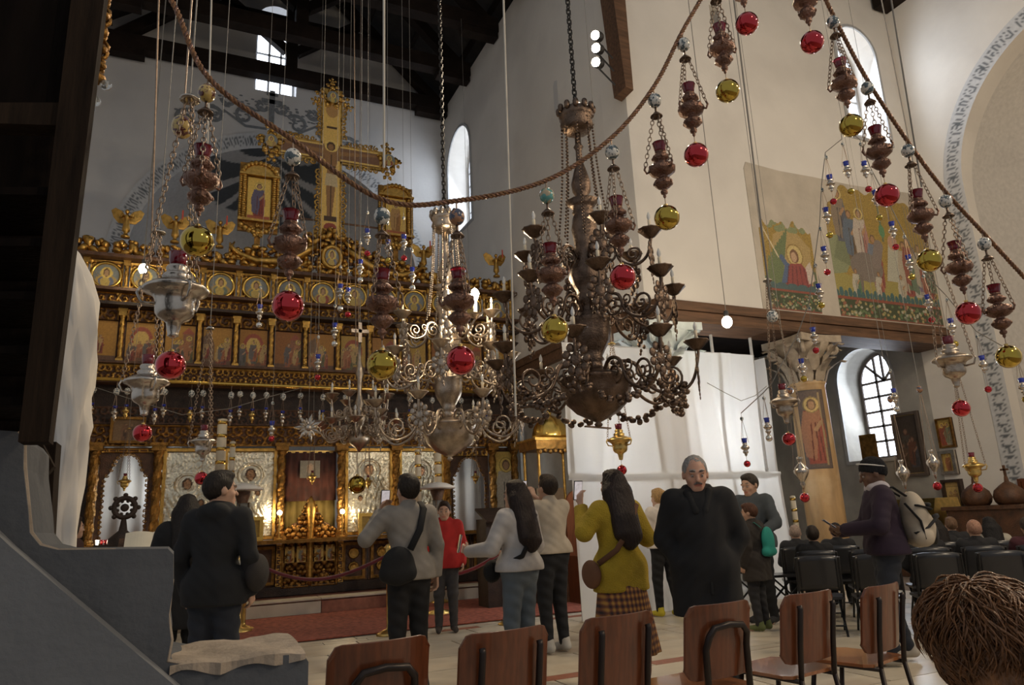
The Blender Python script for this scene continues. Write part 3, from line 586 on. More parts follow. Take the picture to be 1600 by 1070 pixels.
# royal doors
part('curtain_rail', (2.08, YI+.12, 2.6), (1.0, .04, .04), 'brass')
cu = MB(); nx = 40
for nm, x0, x1, z0, z1, m_, Yc in (('curtain', 1.62, 2.54, 1.75, 2.6, 'crimson', YI+.10), ('door_cloth', 1.62, 2.54, 1.05, 1.95, 'yellow_cloth', YI+.17)):
    cu = MB(); V = [(x0+(x1-x0)*i/nx, Yc+.018*sin(i*1.1), z) for z in (z0, z1) for i in range(nx+1)]; cu.add(V, [(i, i+1, nx+2+i, nx+1+i) for i in range(nx)]); o = cu.build(nm, m_, ic, world=True, smooth=True)
    md = o.modifiers.new('t', 'SOLIDIFY'); md.thickness = .01
pg = Paint(.34, .30, 26, 22, (.22, .20, .16)); pg.ell(.5, .55, .2, .3, (.38, .28, .2)); pg.ell(.5, .6, .1, .14, (.45, .3, .2)); pg.mesh('curtain_icon', (1.9, YI+.05, 2.14), (1, 0, 0), (0, 0, 1), ic, thick=.01)
def dtop(X): u = np.abs(X-2.08)/.48; return 1.35+.30*np.clip(1-u*2.2, 0, 1)+.20*(1-u)-.12*u
carve('royal_door', 1.62, 2.06, .34, 1.95, YI-.03, pitch=.2, depth=.06, topf=dtop, fore='gold_dark', thr=.3); carve('royal_door', 2.10, 2.54, .34, 1.95, YI-.03, pitch=.2, depth=.06, topf=dtop, fore='gold_dark', thr=.3)
for x0 in (1.62, 2.10):
    part('door_panel', (x0+.22, YI+.03, .68), (.44, .05, .70), 'carved_wood')
    for k in (0, 1):
        pg = Paint(.15, .26, 14, 22, (.5, .34, .08)); pg.saint(.5, .04, .92, (.3, .1, .05), (.2, .2, .15)); pg.mesh('door_icon', (x0+.05+.19*k, YI-.10, .74), (1, 0, 0), (0, 0, 1), ic, thick=.02)
    g = MB(); g.lathe([(.10, 0), (.10, .02), (.07, .04), (.06, .02), (.01, .05)], 20, (x0+.22, YI-.02, .52), 8, .06, axis=(0, -1, 0)); g.build('rosette', 'gold', ic, world=True, smooth=True)
dp = MB(); dp.lathe([(.035, 0), (.045, .1), (.03, .5), (.05, .9), (.07, 1.1), (.09, 1.25), (.05, 1.38), (.01, 1.46)], 12, (2.08, YI-.09, .36)); dp.build('door_post', 'gold', ic, world=True, smooth=True)
f_ = frame('over_door_frame', -1.05, -.55, 2.72, 3.14, .04, YI-.06, 'gold_dark'); p = Paint(.42, .34, 20, 18, (.22, .13, .06)); p.saint(.4, .05, .85, (.12, .06, .03), (.2, .1, .05), None); p.saint(.65, .05, .8, (.08, .06, .05), (.16, .09, .05), None); p.mesh('over_door_icon', (-1.01, YI-.07, 2.76), (1, 0, 0), (0, 0, 1), ic, thick=.02)
# friezes, cornices
carve('lintel_carving', IX0, IX1, 2.68, 3.02, YI-.02, pitch=.17, fore='gold_dark'); part('frieze_board', (XC+.2, YI+.1, 3.36), (ICW, .08, .70), 'carved_dark')
carve('frieze_carving', IX0, IX1, 3.04, 3.32, YI+.03, pitch=.14, depth=.03, fore='carved_wood', back='carved_dark')
part('cornice', (XC+.2, YI-.06, 3.70), (ICW, .34, .05), 'carved_wood'); carve('cornice_carving', IX0, IX1, 3.73, 3.98, YI-.10, pitch=.125, depth=.06); part('cornice', (XC+.2, YI-.10, 4.0), (ICW, .36, .04), 'carved_wood')
part('tier_board', (XC+.2, YI+.1, 4.5), (ICW, .06, .96), 'carved_wood')
N13 = 13; sp = (5.74+1.31)/12; fx = [-1.31+sp*i for i in range(13)]
def feast(i):
    R_ = random.Random(i*7+1); p = Paint(sp-.13, .70, 34, 46, R_.choice([(.34, .15, .022), (.38, .19, .03), (.28, .105, .02), (.40, .235, .04)]))
    p.rect(-1, 0, 2, .16, (.14, .07, .035))
    if i % 3 == 1: p.ell(.5, .6, .24, .30, (.30, .07, .035)); p.ell(.5, .58, .17, .22, (.55, .36, .1))
    if i % 3 == 0: p.poly([(0, .15), (0, .75), (.25, .9), (.42, .5), (.42, .15)], (.18, .10, .05))
    if i % 3 == 2: p.rect(.6, .2, .95, .8, (.24, .10, .05)); p.poly([(.55, .8), (1, .8), (.78, .95)], (.30, .08, .04))
    for k in range(R_.randint(4, 7)): p.saint(R_.uniform(.1, .9), R_.uniform(.05, .22), R_.uniform(.4, .62), R_.choice([(.22, .05, .03), (.10, .09, .07), (.14, .12, .05), (.30, .10, .04)]), R_.choice([(.34, .14, .06), (.12, .10, .09), (.40, .26, .10)]), R_.choice([(.60, .42, .10), None]))
    return p
for i in range(13):
    x = fx[i]; t = feast(i).mesh('feast_icon', (x-sp/2+.065, YI+.03, 4.04), (1, 0, 0), (0, 0, 1), ic, thick=.03)
    carve('arch_carving', x-sp/2+.06, x+sp/2-.06, 4.75, 4.95, YI+.02, pitch=.19, depth=.04, fore='gold_dark')
for i in range(14): twisted('colonnette', fx[0]-sp/2+sp*i, 4.08, 4.84, YI-.03, .036, 'gold', n=8, turns=8)
part('cornice', (XC+.2, YI-.08, 4.98), (ICW, .34, .05), 'carved_dark'); carve('cornice_carving', IX0, IX1, 5.01, 5.18, YI-.10, pitch=.17, depth=.06, fore='gold'); part('cornice', (XC+.2, YI-.12, 5.21), (ICW, .36, .05), 'carved_wood')
def medal(i):
    p = Paint(1, 1, 26, 26, (.20, .215, .21)); R_ = random.Random(i); rb = R_.choice([(.30, .07, .05), (.16, .19, .14), (.42, .26, .1), (.14, .16, .24)])
    p.ell(.5, .12, .44, .42, (.45, .30, .08)); p.ell(.5, .12, .34, .34, rb); p.ell(.45, .16, .2, .26, (.50, .36, .10)); p.ell(.5, .62, .24, .25, (.72, .52, .13)); p.ell(.5, .62, .14, .19, (.12, .06, .03)); p.ell(.5, .59, .10, .14, (.45, .27, .14)); return p
for i in range(13):
    x = fx[i]; rr = .195; p = medal(i); u, v = (p.X-.5)*2, (p.Y-.5)*2; P = np.stack([x+rr*u*np.sqrt(1-v*v/2), np.full_like(u, YI-.04), 5.50+rr*v*np.sqrt(1-u*u/2)], -1)
    f = carve('medallion_panel', x-sp/2+.05, x+sp/2-.05, 5.25, 5.76, YI, pitch=.17, depth=.045)
    MB().add(P.reshape(-1, 3), [(j*26+k, j*26+k+1, (j+1)*26+k+1, (j+1)*26+k) for j in range(25) for k in range(25)]).build('medallion_icon', 'painted', f, world=True, cols=p.A.reshape(-1, 3))
    th = np.arange(28)*2*pi/28; MB().tube(np.stack([x+(rr+.02)*np.cos(th), np.full(28, YI-.045), 5.50+(rr+.02)*np.sin(th)], 1), .028, 6, closed=True).build('medallion_ring', 'gold_bright', f, world=True, smooth=True)
for i in range(14): twisted('colonnette', fx[0]-sp/2+sp*i, 5.29, 5.70, YI-.06, .03, 'gold', n=8, turns=8)
part('cornice', (XC+.2, YI-.06, 5.80), (ICW, .36, .06), 'carved_wood')
carve('cresting', IX0, IX1, 5.84, 6.22, YI, pitch=.34, depth=.10, topf=lambda X: 6.06+.10*np.abs(np.sin((X-fx[0])*pi/sp)), fore='gold')
carve('cresting', .55, 4.2, 6.0, 6.9, YI+.05, pitch=.36, depth=.12, topf=lambda X: 6.25+.55*np.exp(-((X-2.38)/.75)**2)+.06*np.sin(X*14), fore='gold')
th = np.arange(28)*2*pi/28; MB().tube(np.stack([2.36+.17*np.cos(th), np.full(28, YI-.1), 6.22+.21*np.sin(th)], 1), .045, 6, closed=True).build('crest_ring', 'gold', ic, world=True, smooth=True)
p = medal(40); u, v = (p.X-.5)*2, (p.Y-.5)*2; P = np.stack([2.36+.16*u*np.sqrt(1-v*v/2), np.full_like(u, YI-.1), 6.22+.2*v*np.sqrt(1-u*u/2)], -1); MB().add(P.reshape(-1, 3), [(j*26+k, j*26+k+1, (j+1)*26+k+1, (j+1)*26+k) for j in range(25) for k in range(25)]).build('crest_icon', 'painted', ic, world=True, cols=p.A.reshape(-1, 3))
for sg in (-1, 1):   # gilt dragons lying either side of the crest
    d = MB(); pts = [(2.36+sg*q, YI-.08, z) for q, z in ((.28, 6.42), (.45, 6.30), (.7, 6.12), (1.0, 6.02), (1.35, 6.0), (1.62, 6.1), (1.78, 6.22), (1.72, 6.32))]; d.tube(pts, [.07, .10, .12, .11, .085, .06, .05, .02], 8, flat=.8)
    for k in range(9): d.ball((2.36+sg*(.45+.13*k), YI-.1, 6.36-.02*k+.05*(k % 2)), .06, 6, 4, (1.3, .6, .8))
    d.build('crest_dragon', 'gold', ic, world=True, smooth=True)
# ---------------------------------------------------------------- the rail the small lamps hang from
rl = MB(); rl.tube([(IX0+.1, 12.45, 3.66), (2.1, 12.45, 3.63), (6.0, 12.45, 3.66)], .032, 8)
for x in (IX0+.2, .4, 2.1, 3.9, 5.9): rl.tube([(x, 12.45, 3.66), (x, 12.62, 3.70), (x, 12.80, 3.72)], .016, 6)
tag(rl.build('lamp_rail', 'gold_bright', smooth=True), 'long straight gilt rail carrying small lamps before the altar screen', 'rail')
# ---------------------------------------------------------------- crucifix and its two side icons
cr = thing('crucifix', 'great gilded painted crucifix with trefoil ends crowning the altar screen', 'crucifix', (2.37, 13.22, 6.45))
def ornament(b, c, r, n=5):
    c = np.array(c); b.ball(c, r*.42, 8, 6, (1, .5, 1))
    for k in range(n):
        a = 2*pi*k/n+.3; q = c+r*.72*np.array([cos(a), 0, sin(a)]); b.ball(q, r*.26, 7, 5, (1, .6, 1)); b.tube(spiral(q, r*.34, 1.1, (1, 0, 0), (0, 0, 1), 10, a, 1 if k % 2 else -1), r*.09, 5)
g = MB(); g.box((0, .05, 1.85), (.42, .07, 3.4)); g.box((0, .05, 2.12), (2.2, .07, .42)); g.build('cross_back', 'gold', cr)
pv = Paint(.34, 3.1, 34, 260, (.74, .48, .12)); ph = Paint(.80, .34, 66, 28, (.20, .10, .05))
sk = (.30, .155, .055); dk = (.07, .035, .015)
pv.rect(.0, .515, 1, .625, (.20, .10, .05)); pv.poly([(.30, .12), (.58, .12), (.80, .38), (.20, .38)], sk); pv.poly([(.22, .36), (.78, .36), (.74, .46), (.98, .565), (.98, .60), (.62, .585), (.38, .585), (.02, .60), (.02, .565), (.26, .46)], sk)
pv.poly([(.15, .335), (.9, .33), (.80, .415), (.2, .42)], (.55, .43, .24)); pv.line(.5, .13, .5, .33, .004, dk); pv.line(.5, .43, .5, .55, .003, dk); pv.line(.25, .47, .75, .47, .003, dk); pv.rect(.15, .09, .85, .125, dk)
pv.ell(.5, .615, .045, .042, (.78, .55, .15)); pv.ell(.47, .612, .028, .032, dk); pv.ell(.46, .606, .018, .023, sk); pv.rect(.2, .74, .8, .755, dk); pv.ell(.5, .87, .04, .05, (.45, .25, .08)); pv.ell(.5, .05, .04, .03, (.3, .06, .03))
ph.rect(0, .88, 1, 1, (.7, .47, .12)); ph.rect(0, 0, 1, .12, (.7, .47, .12)); ph.poly([(.0, .35), (.0, .62), (.62, .72), (.95, .80), (.95, .66), (.5, .5)], sk)
pv.mesh('cross_painting', (-.17, .0, .35), (1, 0, 0), (0, 0, 1), cr, world=False, thick=.03); 
ph.mesh('arm_painting', (.172, -.0, 1.95), (1, 0, 0), (0, 0, 1), cr, world=False, thick=.03); ph.A = ph.A[:, ::-1]; ph.mesh('arm_painting', (-.972, -.0, 1.95), (1, 0, 0), (0, 0, 1), cr, world=False, thick=.03)
g = MB()
for sg in (-1, 1):
    for z in np.arange(.35, 1.75, .11): g.tube(spiral((sg*.24, .02, z), .075, 1.2, (sg, 0, 0), (0, 0, 1), 9, 2+z*9, 1), .02, 5)
    for z in np.arange(2.5, 3.2, .11): g.tube(spiral((sg*.24, .02, z), .07, 1.2, (sg, 0, 0), (0, 0, 1), 9, 2+z*9, 1), .02, 5)
    for x in np.arange(.36, 1.0, .11):
        for zz in (1.87, 2.37): g.tube(spiral((sg*x, .02, zz), .06, 1.2, (sg, 0, 0), (0, 0, 1), 9, x*9, 1), .018, 5)
    for (dx, dz, r) in ((1.16, 2.12, .24), (1.32, 2.12, .12), (1.14, 2.40, .14), (1.14, 1.84, .14), (.2, 3.35, .15), (.33, 3.2, .1)): ornament(g, (sg*dx, 0, dz), r)
    ornament(g, (sg*.28, 0, .28), .14); ornament(g, (sg*.46, 0, .12), .12)
for (dz, r) in ((3.32, .22), (3.58, .13), (3.72, .08)): ornament(g, (0, 0, dz), r)
ornament(g, (0, -.03, .18), .28, 7); g.build('cross_carving', 'gold', cr, smooth=True)
for (dx, dz) in ((-1.16, 2.12), (1.16, 2.12), (0, 3.32), (0, .20)):
    p = medal(int(50+dx*3+dz)); u, v = (p.X-.5)*2, (p.Y-.5)*2; P = np.stack([dx+.12*u*np.sqrt(1-v*v/2), np.full_like(u, -.08), dz+.13*v*np.sqrt(1-u*u/2)], -1); MB().add(P.reshape(-1, 3), [(j*26+k, j*26+k+1, (j+1)*26+k+1, (j+1)*26+k) for j in range(25) for k in range(25)]).build('cross_medallion', 'painted', cr, cols=p.A.reshape(-1, 3))
def side_icon(label, x, z0, z1, w, robe, mantle):
    t = thing('framed_icon', label, 'icon', (x, 13.2, z0)); h = z1-z0
    MB().box((0, .05, h*.5), (w*.96, .06, h*.92)).build('back_board', 'gold_dark', t)
    p = Paint(w*.56, h*.56, 34, 60, (.72, .48, .10)); p.rect(0, 0, 1, .1, (.4, .1, .04)); p.saint(.5, .07, .84, robe, mantle, (.8, .58, .15)); p.mesh('icon_panel', (-w*.28, -.0, h*.20), (1, 0, 0), (0, 0, 1), t, world=False, thick=.03)
    for sg in (-1, 1):
        b = MB()
        for z in np.arange(h*.2, h*.78, .045): b.ball((sg*w*.36, -.02, z), .045, 7, 5, (1, 1, .8)); b.ball((sg*w*.45, 0, z+.02), .035, 6, 4)
        b.build('frame_column', 'gold', t, smooth=True)
    b = MB(); n = 13
    for k in range(n):
        a = pi*k/(n-1); b.ball((w*.42*cos(a), -.01, h*.80+h*.17*sin(a)), .05, 7, 5)
    MB().box((0, -.03, h*.79), (w*.98, .1, .04)).build('frame_entablature', 'gold', t); MB().box((0, -.03, h*.175), (w*.98, .1, .045)).build('frame_sill', 'gold', t); b.plate([(w*.36*cos(pi*i/12), h*.80+h*.15*sin(pi*i/12)) for i in range(13)], [], (0, .0, 0), (1, 0, 0), (0, 0, 1), (0, .05, 0))
    b.build('frame_arch', 'gold', t, smooth=False)
    b = MB(); 
    for k in range(9): b.ball((w*(-.4+.1*k), -.0, h*(.13-.10*cos((k-4)*.35))), .06, 7, 5)
    ornament(b, (0, -.02, h*.05), .14); b.build('frame_base', 'gold', t, smooth=True)
    s = MB(); s.box((0, .05, -.2), (.1, .06, .5)); s.build('support', 'gold_dark', t)
side_icon('gilt framed icon of a saint in dark red on the crucifix flank', 1.04, 6.62, 8.12, .74, (.26, .05, .03), (.12, .10, .16)); side_icon('gilt framed icon of a saint in orange brown on the crucifix flank', 3.68, 6.70, 8.08, .74, (.36, .17, .05), (.45, .26, .09))
tr = MB(); tr.tube([(1.3, 13.3, 7.1), (3.4, 13.3, 7.1)], .02, 6); tag(tr.build('tie_rod', 'timber_brown'), 'thin tie rod linking the crucifix to its side icons', 'rod')
def angel(x, z, label, candle=True, sc=1.):
    t = thing('angel_statuette', label, 'statuette', (x, 12.9, z), 0, 'gilt angels along the cresting')
    b = MB(); b.lathe([(.07, 0), (.07, .03), (.035, .05), (.03, .09), (.06, .12), (.062, .15), (.05, .24), (.036, .31), (.045, .36), (.04, .40), (.016, .43)], 12); b.ball((0, -.01, .47), .036, 10, 8, (1, 1, 1.15)); b.tube([(-.05, -.02, .38), (-.1, -.07, .32), (-.06, -.12, .36)], [.022, .018, .014], 6); b.tube([(.05, -.02, .38), (.1, -.08, .34), (.1, -.12, .42)], [.022, .018, .014], 6)
    b.build('figure', 'gold', t, smooth=True)
    for sg in (-1, 1):
        w = MB(); w.add([(sg*.015, .03, .39), (sg*.09, .05, .50), (sg*.19, .07, .55), (sg*.25, .08, .50), (sg*.21, .08, .38), (sg*.13, .07, .28), (sg*.03, .04, .27)], [(0, 1, 2, 3, 4, 5, 6)]); o = w.build('wing', 'gold', t); md = o.modifiers.new('t', 'SOLIDIFY'); md.thickness = .02
    if candle: c = MB(); c.lathe([(.014, .40), (.014, .56), (.004, .58)], 8, (.1, -.12, 0)); c.build('red_candle', 'red_candle', t)
mat('red_candle', (.55, .08, .05), .5)
for px, py, ll in ((195, 388, 'gilt angel statuette on the cresting above the first medallions'), (272, 392, 'gilt angel statuette with red candle close to the big silver lamp'), (342, 388, 'gilt angel statuette with red candle beside the icon of the saint in dark red'), (660, 424, 'gilt angel statuette with red candle beside the icon of the saint in orange brown'), (773, 436, 'gilt angel statuette with red candle nearest the plain side wall')):
    q = aY(px, py, 13.0); angel(q[0], 6.17, ll, px != 195)
# added pale backing sheets standing in for the daylit apse wall behind the doorways
for x0, x1, ll in ((-1.5, .0, 'pale backing standing in for the daylit wall behind the doorway with the gold lamp'), (4.3, 5.8, 'pale backing standing in for the daylit wall behind the doorway by the hooded candle stand')):
    b = MB(); nx = 30; V = [(x0+(x1-x0)*i/nx, 14.3+.03*sin(i*.9), z) for z in (.22, 3.0) for i in range(nx+1)]; b.add(V, [(i, i+1, nx+2+i, nx+1+i) for i in range(nx)]); o = b.build('doorway_backing', 'cloth_white', smooth=True); md = o.modifiers.new('t', 'SOLIDIFY'); md.thickness = .01; tag(o, ll, 'cloth')
# ================================================================ hanging lamps
def link_chain(b, p0, p1, L=.024, r=.0021, w=.0075, n=8):
    p0, p1 = np.array(p0, float), np.array(p1, float); d = p1-p0; T = np.linalg.norm(d); k = max(1, int(T/(L*.78))); d, s, t = orth(d); st = T/k
    th = np.arange(n)*2*pi/n
    for i in range(k):
        c = p0+d*(i+.5)*st; a = s if i % 2 else t; pts = c+np.outer(np.cos(th)*L*.56, d)+np.outer(np.sin(th)*w, a); b.tube(pts, r, 4, closed=True)
    return b
def cord(root, h, m='wire', r=.004, z0=0): return MB().tube([(0, 0, z0), (.0, 0, z0+h*.5), (0, 0, z0+h)], r, 5).build('cord', m, root)
EGGS = ['egg', 'egg', 'egg_gold', 'egg_brown', 'egg_green']
def lamp_A(egg):
    t = thing('oil_lamp', 'x', 'oil lamp')
    MB().tube([(0, 0, .0), (0, 0, -.03)], .003, 5).build('hook', 'chain', t); MB().ball((0, 0, -.062), .03, 14, 10, (1, 1, 1.12)).build('egg', egg, t, smooth=True)
    MB().tube([(0, 0, -.09), (0, 0, -.13)], .005, 5).lathe([(.006, -.118), (.014, -.125), (.026, -.138), (.027, -.142), (.01, -.136)], 14).build('smoke_bell', 'bronze', t, smooth=True)
    for k in range(3):
        a = 2*pi*k/3+.5; link_chain(MB(), (.014*cos(a), .014*sin(a), -.14), (.068*cos(a), .068*sin(a), -.375)).build('chain', 'chain', t, smooth=True)
        MB().tube([(.045*cos(a), .045*sin(a), -.40), (.066*cos(a), .066*sin(a), -.408), (.074*cos(a), .074*sin(a), -.39), (.068*cos(a), .068*sin(a), -.375)], .005, 6).build('bracket', 'copper', t, smooth=True)
    MB().lathe([(.020, -.318), (.024, -.300), (.029, -.272), (.031, -.270), (.027, -.274), (.02, -.305), (.001, -.31)], 16, (0, 0, 0), 8, .03).build('glass_cup', 'red_glass', t, smooth=True)
    b = MB(); b.lathe([(.022, -.312), (.024, -.317), (.018, -.321), (.030, -.328), (.037, -.338), (.036, -.347), (.026, -.356), (.016, -.361), (.020, -.366), (.042, -.374), (.055, -.386), (.058, -.397), (.053, -.410), (.038, -.422), (.018, -.430), (.017, -.434), (.030, -.442), (.040, -.454), (.038, -.467), (.026, -.480), (.013, -.488), (.011, -.492), (.016, -.498), (.014, -.508), (.006, -.514), (.007, -.522), (.002, -.530)], 22, (0, 0, 0), 11, .025)
    for zz, rr, n in ((-.386, .050, 9), (-.342, .033, 7), (-.46, .036, 7)):
        for k in range(n): a = 2*pi*k/n; b.ball((rr*cos(a), rr*sin(a), zz), .0085, 6, 4)
    b.build('lamp_body', 'copper', t, smooth=True)
    return t
def gball(name, label, pos, r, m, group, wire=.05):
    t = thing(name, label, 'bauble', pos, 0, group)
    MB().ball((0, 0, 0), r, 24, 16).build('glass_sphere', m, t, smooth=True)
    MB().lathe([(r*.16, r*.97), (r*.16, r*1.12), (r*.05, r*1.16)], 8).build('cap', 'brass', t); MB().tube([(0, 0, r*1.1), (0, 0, r*1.1+wire)], max(.0016, r*.035), 5).build('wire', 'chain', t)
    return t
SW = [(308, 377, 'g', 2), (450, 478, 'r', 0), (597, 570, 'g', 0), (720, 563, 'r', 3), (867, 515, 'g', 4), (973, 433, 'r', 0), (1042, 340, 'g', 0), (1088, 242, 'r', 1), (1137, 142, 'g', 0), (1167, 37, 'r', 1), (1269, 66, 'r', 0), (1330, 196, 'g', 0), (1386, 305, 'r', 1), (1452, 407, 'g', 0), (1513, 489, 'r', 0), (1576, 557, 'g', 1)]
protos = {k: lamp_A(EGGS[k]) for k in range(5)}; usedp = set(); hooks = []
eggn = ['white and blue egg', 'speckled white egg', 'gold and brown egg', 'dark brown egg', 'green egg']
for i, (px, py, c, e) in enumerate(SW):
    Yd = 2.45-.03*i if i < 10 else 2.06-.015*(i-10); p = aY(px, py, Yd); hk = p+np.array([0, 0, .618]); hooks.append(hk)
    t = protos[e] if e not in usedp else copy_tree(protos[e]); usedp.add(e); t.location = hk; t.rotation_euler.z = i*.7
    cn = 'gold' if c == 'g' else 'red'; sw = 'dipping rope' if i < 10 else 'slanting rope'
    tag(t, 'copper lamp with red cup, %s and %s ball on the %s' % (eggn[e], cn, sw), None, 'copper lamps strung on the ropes')
    gball('glass_ball', '%s glass ball under the copper lamp with %s on the %s' % (cn, eggn[e], sw), p, .0535, 'gold_ball' if c == 'g' else 'red_ball', 'glass balls under the copper lamps', .03)
def rope(label, pts):
    P = np.array(pts); Q = []; n = len(P)
    for i in range(n-1):
        p0, p1, p2, p3 = P[max(i-1, 0)], P[i], P[i+1], P[min(i+2, n-1)]
        for k in range(24): t = k/24; Q.append(.5*((2*p1)+(-p0+p2)*t+(2*p0-5*p1+4*p2-p3)*t*t+(-p0+3*p1-3*p2+p3)*t**3))
    Q = np.array(Q+[P[-1]]); L = np.concatenate([[0], np.cumsum(np.linalg.norm(np.diff(Q, axis=0), axis=1))]); s = np.arange(0, L[-1], .009); Q = np.stack([np.interp(s, L, Q[:, k]) for k in range(3)], 1)
    T = np.gradient(Q, axis=0); T /= np.linalg.norm(T, axis=1)[:, None]; t_ = thing('swag_rope', label, 'rope', Q[len(Q)//2]); n1 = np.cross(T, [0, 1., 0]); n1 /= np.linalg.norm(n1, axis=1)[:, None]; n2 = np.cross(T, n1)
    for k in range(3):
        a = s/.055*2*pi+k*2*pi/3; MB().tube(Q+.0058*(np.cos(a)[:, None]*n1+np.sin(a)[:, None]*n2)+np.array([0, 0, .004]), .0052, 6).build('strand', ['rope', 'rope', 'copper'][k], t_, world=True, smooth=True)
h = hooks
rope('twisted brown rope dipping in a long curve with copper lamps', [aY(150, -150, 2.5), aY(262, -8, 2.49)]+[q for q in h[:10]]+[h[9]+np.array([.12, -.05, .45])])
rope('twisted brown rope slanting down beside the transept window', [h[10]+np.array([-.15, 0, .4])]+h[10:]+[h[15]+np.array([.35, 0, -.28])])
# ---------------------------------------------------------------- large silver and brass lamps
def lamp_B(label, px, py, D, s, m='silver', cup='red_glass', ch=.9, up=4., group='large silver oil lamps', dec=True):
    q = aD(px, py, D); t = thing('brass_lamp' if m == 'brass' else 'silver_lamp', label, 'oil lamp', q, 0, group)   # origin at the rim
    pr = [(.030, .100), (.036, .096), (.040, .085), (.034, .072), (.044, .066), (.052, .055), (.046, .044), (.060, .036), (.085, .026), (.108, .012), (.115, .004), (.112, -.004), (.090, -.014), (.075, -.026), (.068, -.045), (.068, -.070), (.066, -.088), (.055, -.104), (.034, -.116), (.026, -.124), (.022, -.150), (.018, -.165), (.020, -.170), (.008, -.178)]
    MB().lathe([(r*s, z*s) for r, z in pr], 28).build('lamp_body', m, t, smooth=True)
    MB().lathe([(.026*s, .095*s), (.030*s, .115*s), (.034*s, .150*s), (.030*s, .150*s), (.02*s, .11*s), (.001, .105*s)], 18).build('glass_cup', cup, t, smooth=True)
    for k in range(3):
        a = 2*pi*k/3+.9; e = np.array([cos(a), sin(a), 0]); MB().tube([e*.07*s+np.array([0, 0, -.05*s]), e*.115*s+np.array([0, 0, -.045*s]), e*.13*s+np.array([0, 0, -.01*s]), e*.118*s+np.array([0, 0, .015*s])], .006*s, 6).build('handle', m, t, smooth=True)
        link_chain(MB(), e*.118*s+np.array([0, 0, .015*s]), e*.012+np.array([0, 0, ch]), .03, .0024, .009).build('chain', 'chain', t, smooth=True)
    MB().lathe([(.012, ch+.02), (.03*s+.008, ch), (.031*s+.008, ch-.006), (.01, ch)], 12).build('smoke_bell', m, t, smooth=True); cord(t, up, 'wire', .003, ch+.01)
    return t
for (ll, px, py, D, s, m, ch, ball) in [
    ('big polished silver lamp with red cup before the first medallions', 275, 455, 2.65, 1.0, 'silver', .8, (271, 577, 21)), ('silver lamp with violet red cup below the big polished silver lamp', 229, 598, 4.0, 1.05, 'silver', .9, (226, 679, 14)),
    ('ornate silver lamp with red cup before the first silver icon', 318, 690, 5.5, .85, 'silver', .9, (318, 748, 10)), ('silver gilt lamp with red cup at the end of the transept wall', 1487, 562, 4.3, .95, 'pewter', .9, (1502, 640, 13)),
    ('silver lamp with red cup before the honey coloured column', 1225, 628, 5.6, .95, 'pewter', 1., (1235, 687, 10)), ('silver gilt lamp with red cup before the white sheeting', 968, 688, 7.2, 1.1, 'brass', 1., (971, 735, 8)),
    ('brass lamp with tiny red cup by the framed icons', 1521, 728, 7.6, .95, 'brass', 1.2, (1529, 762, 7.5))]:
    t = lamp_B(ll, px, py, D, s, m, 'red_glass', ch, 11.5-1.27-ch-(D*.3 if py<540 else 0.5)); r = .05; p = aD(ball[0], ball[1], D); w = t.location.z-.178*s-p[2]-r*1.1
    gball('glass_ball', 'red glass ball under the '+' '.join(ll.split(' ')[:3])+' at '+' '.join(ll.split(' ')[-3:]), (t.location.x, t.location.y, p[2]), r if D > 3 else .052, 'red_ball', 'red balls under the large lamps', max(.03, w+.02))
def lamp_V(label, px, py, D, s, m='silver'):     # slender silver vase lamp
    q = aD(px, py, D); t = thing('vase_lamp', label, 'oil lamp', q, 0, 'slender silver vase lamps')
    MB().lathe([(r*s, z*s) for r, z in [(.02, .16), (.03, .155), (.028, .13), (.018, .11), (.022, .09), (.06, .05), (.075, .02), (.07, -.01), (.05, -.05), (.03, -.08), (.02, -.1), (.026, -.12), (.016, -.14), (.006, -.17)]], 20, (0, 0, 0), 10, .03).build('lamp_body', m, t, smooth=True)
    for k in range(3):
        a = 2*pi*k/3+.4; MB().tube([(.07*s*cos(a), .07*s*sin(a), .03*s), (.01*cos(a), .01*sin(a), .8)], .0035, 4).build('chain', 'chain', t)
    MB().ball((0, 0, .86), .035, 10, 8, (1, 1, 1.2)).build('egg', 'egg_brown', t, smooth=True); cord(t, 9.6, 'wire', .003, .88)
    return t
for ll, px, py, D, b in (('slender silver lamp hanging before the dark aisle by the honey column', 1252, 738, 7.4, (1257, 770, 8)), ('slender silver lamp with red ball hanging below the arched aisle window', 1411, 740, 8.2, (1415, 768, 7)), ('slender silver lamp with red ball before the large dark painting', 1458, 724, 8.2, (1463, 753, 7))):
    t = lamp_V(ll, px, py, D, 1.); p = aD(*b[:2], D); p[2] = min(p[2], t.location.z-.255); gball('glass_ball', 'red glass ball under the '+' '.join(ll.split(' ')[:3])+' '+' '.join(ll.split(' ')[-5:]), (t.location.x, t.location.y, p[2]), .048, 'red_ball', 'red balls under the vase lamps', max(.03, t.location.z-.17-p[2]-.048*1.1+.02))
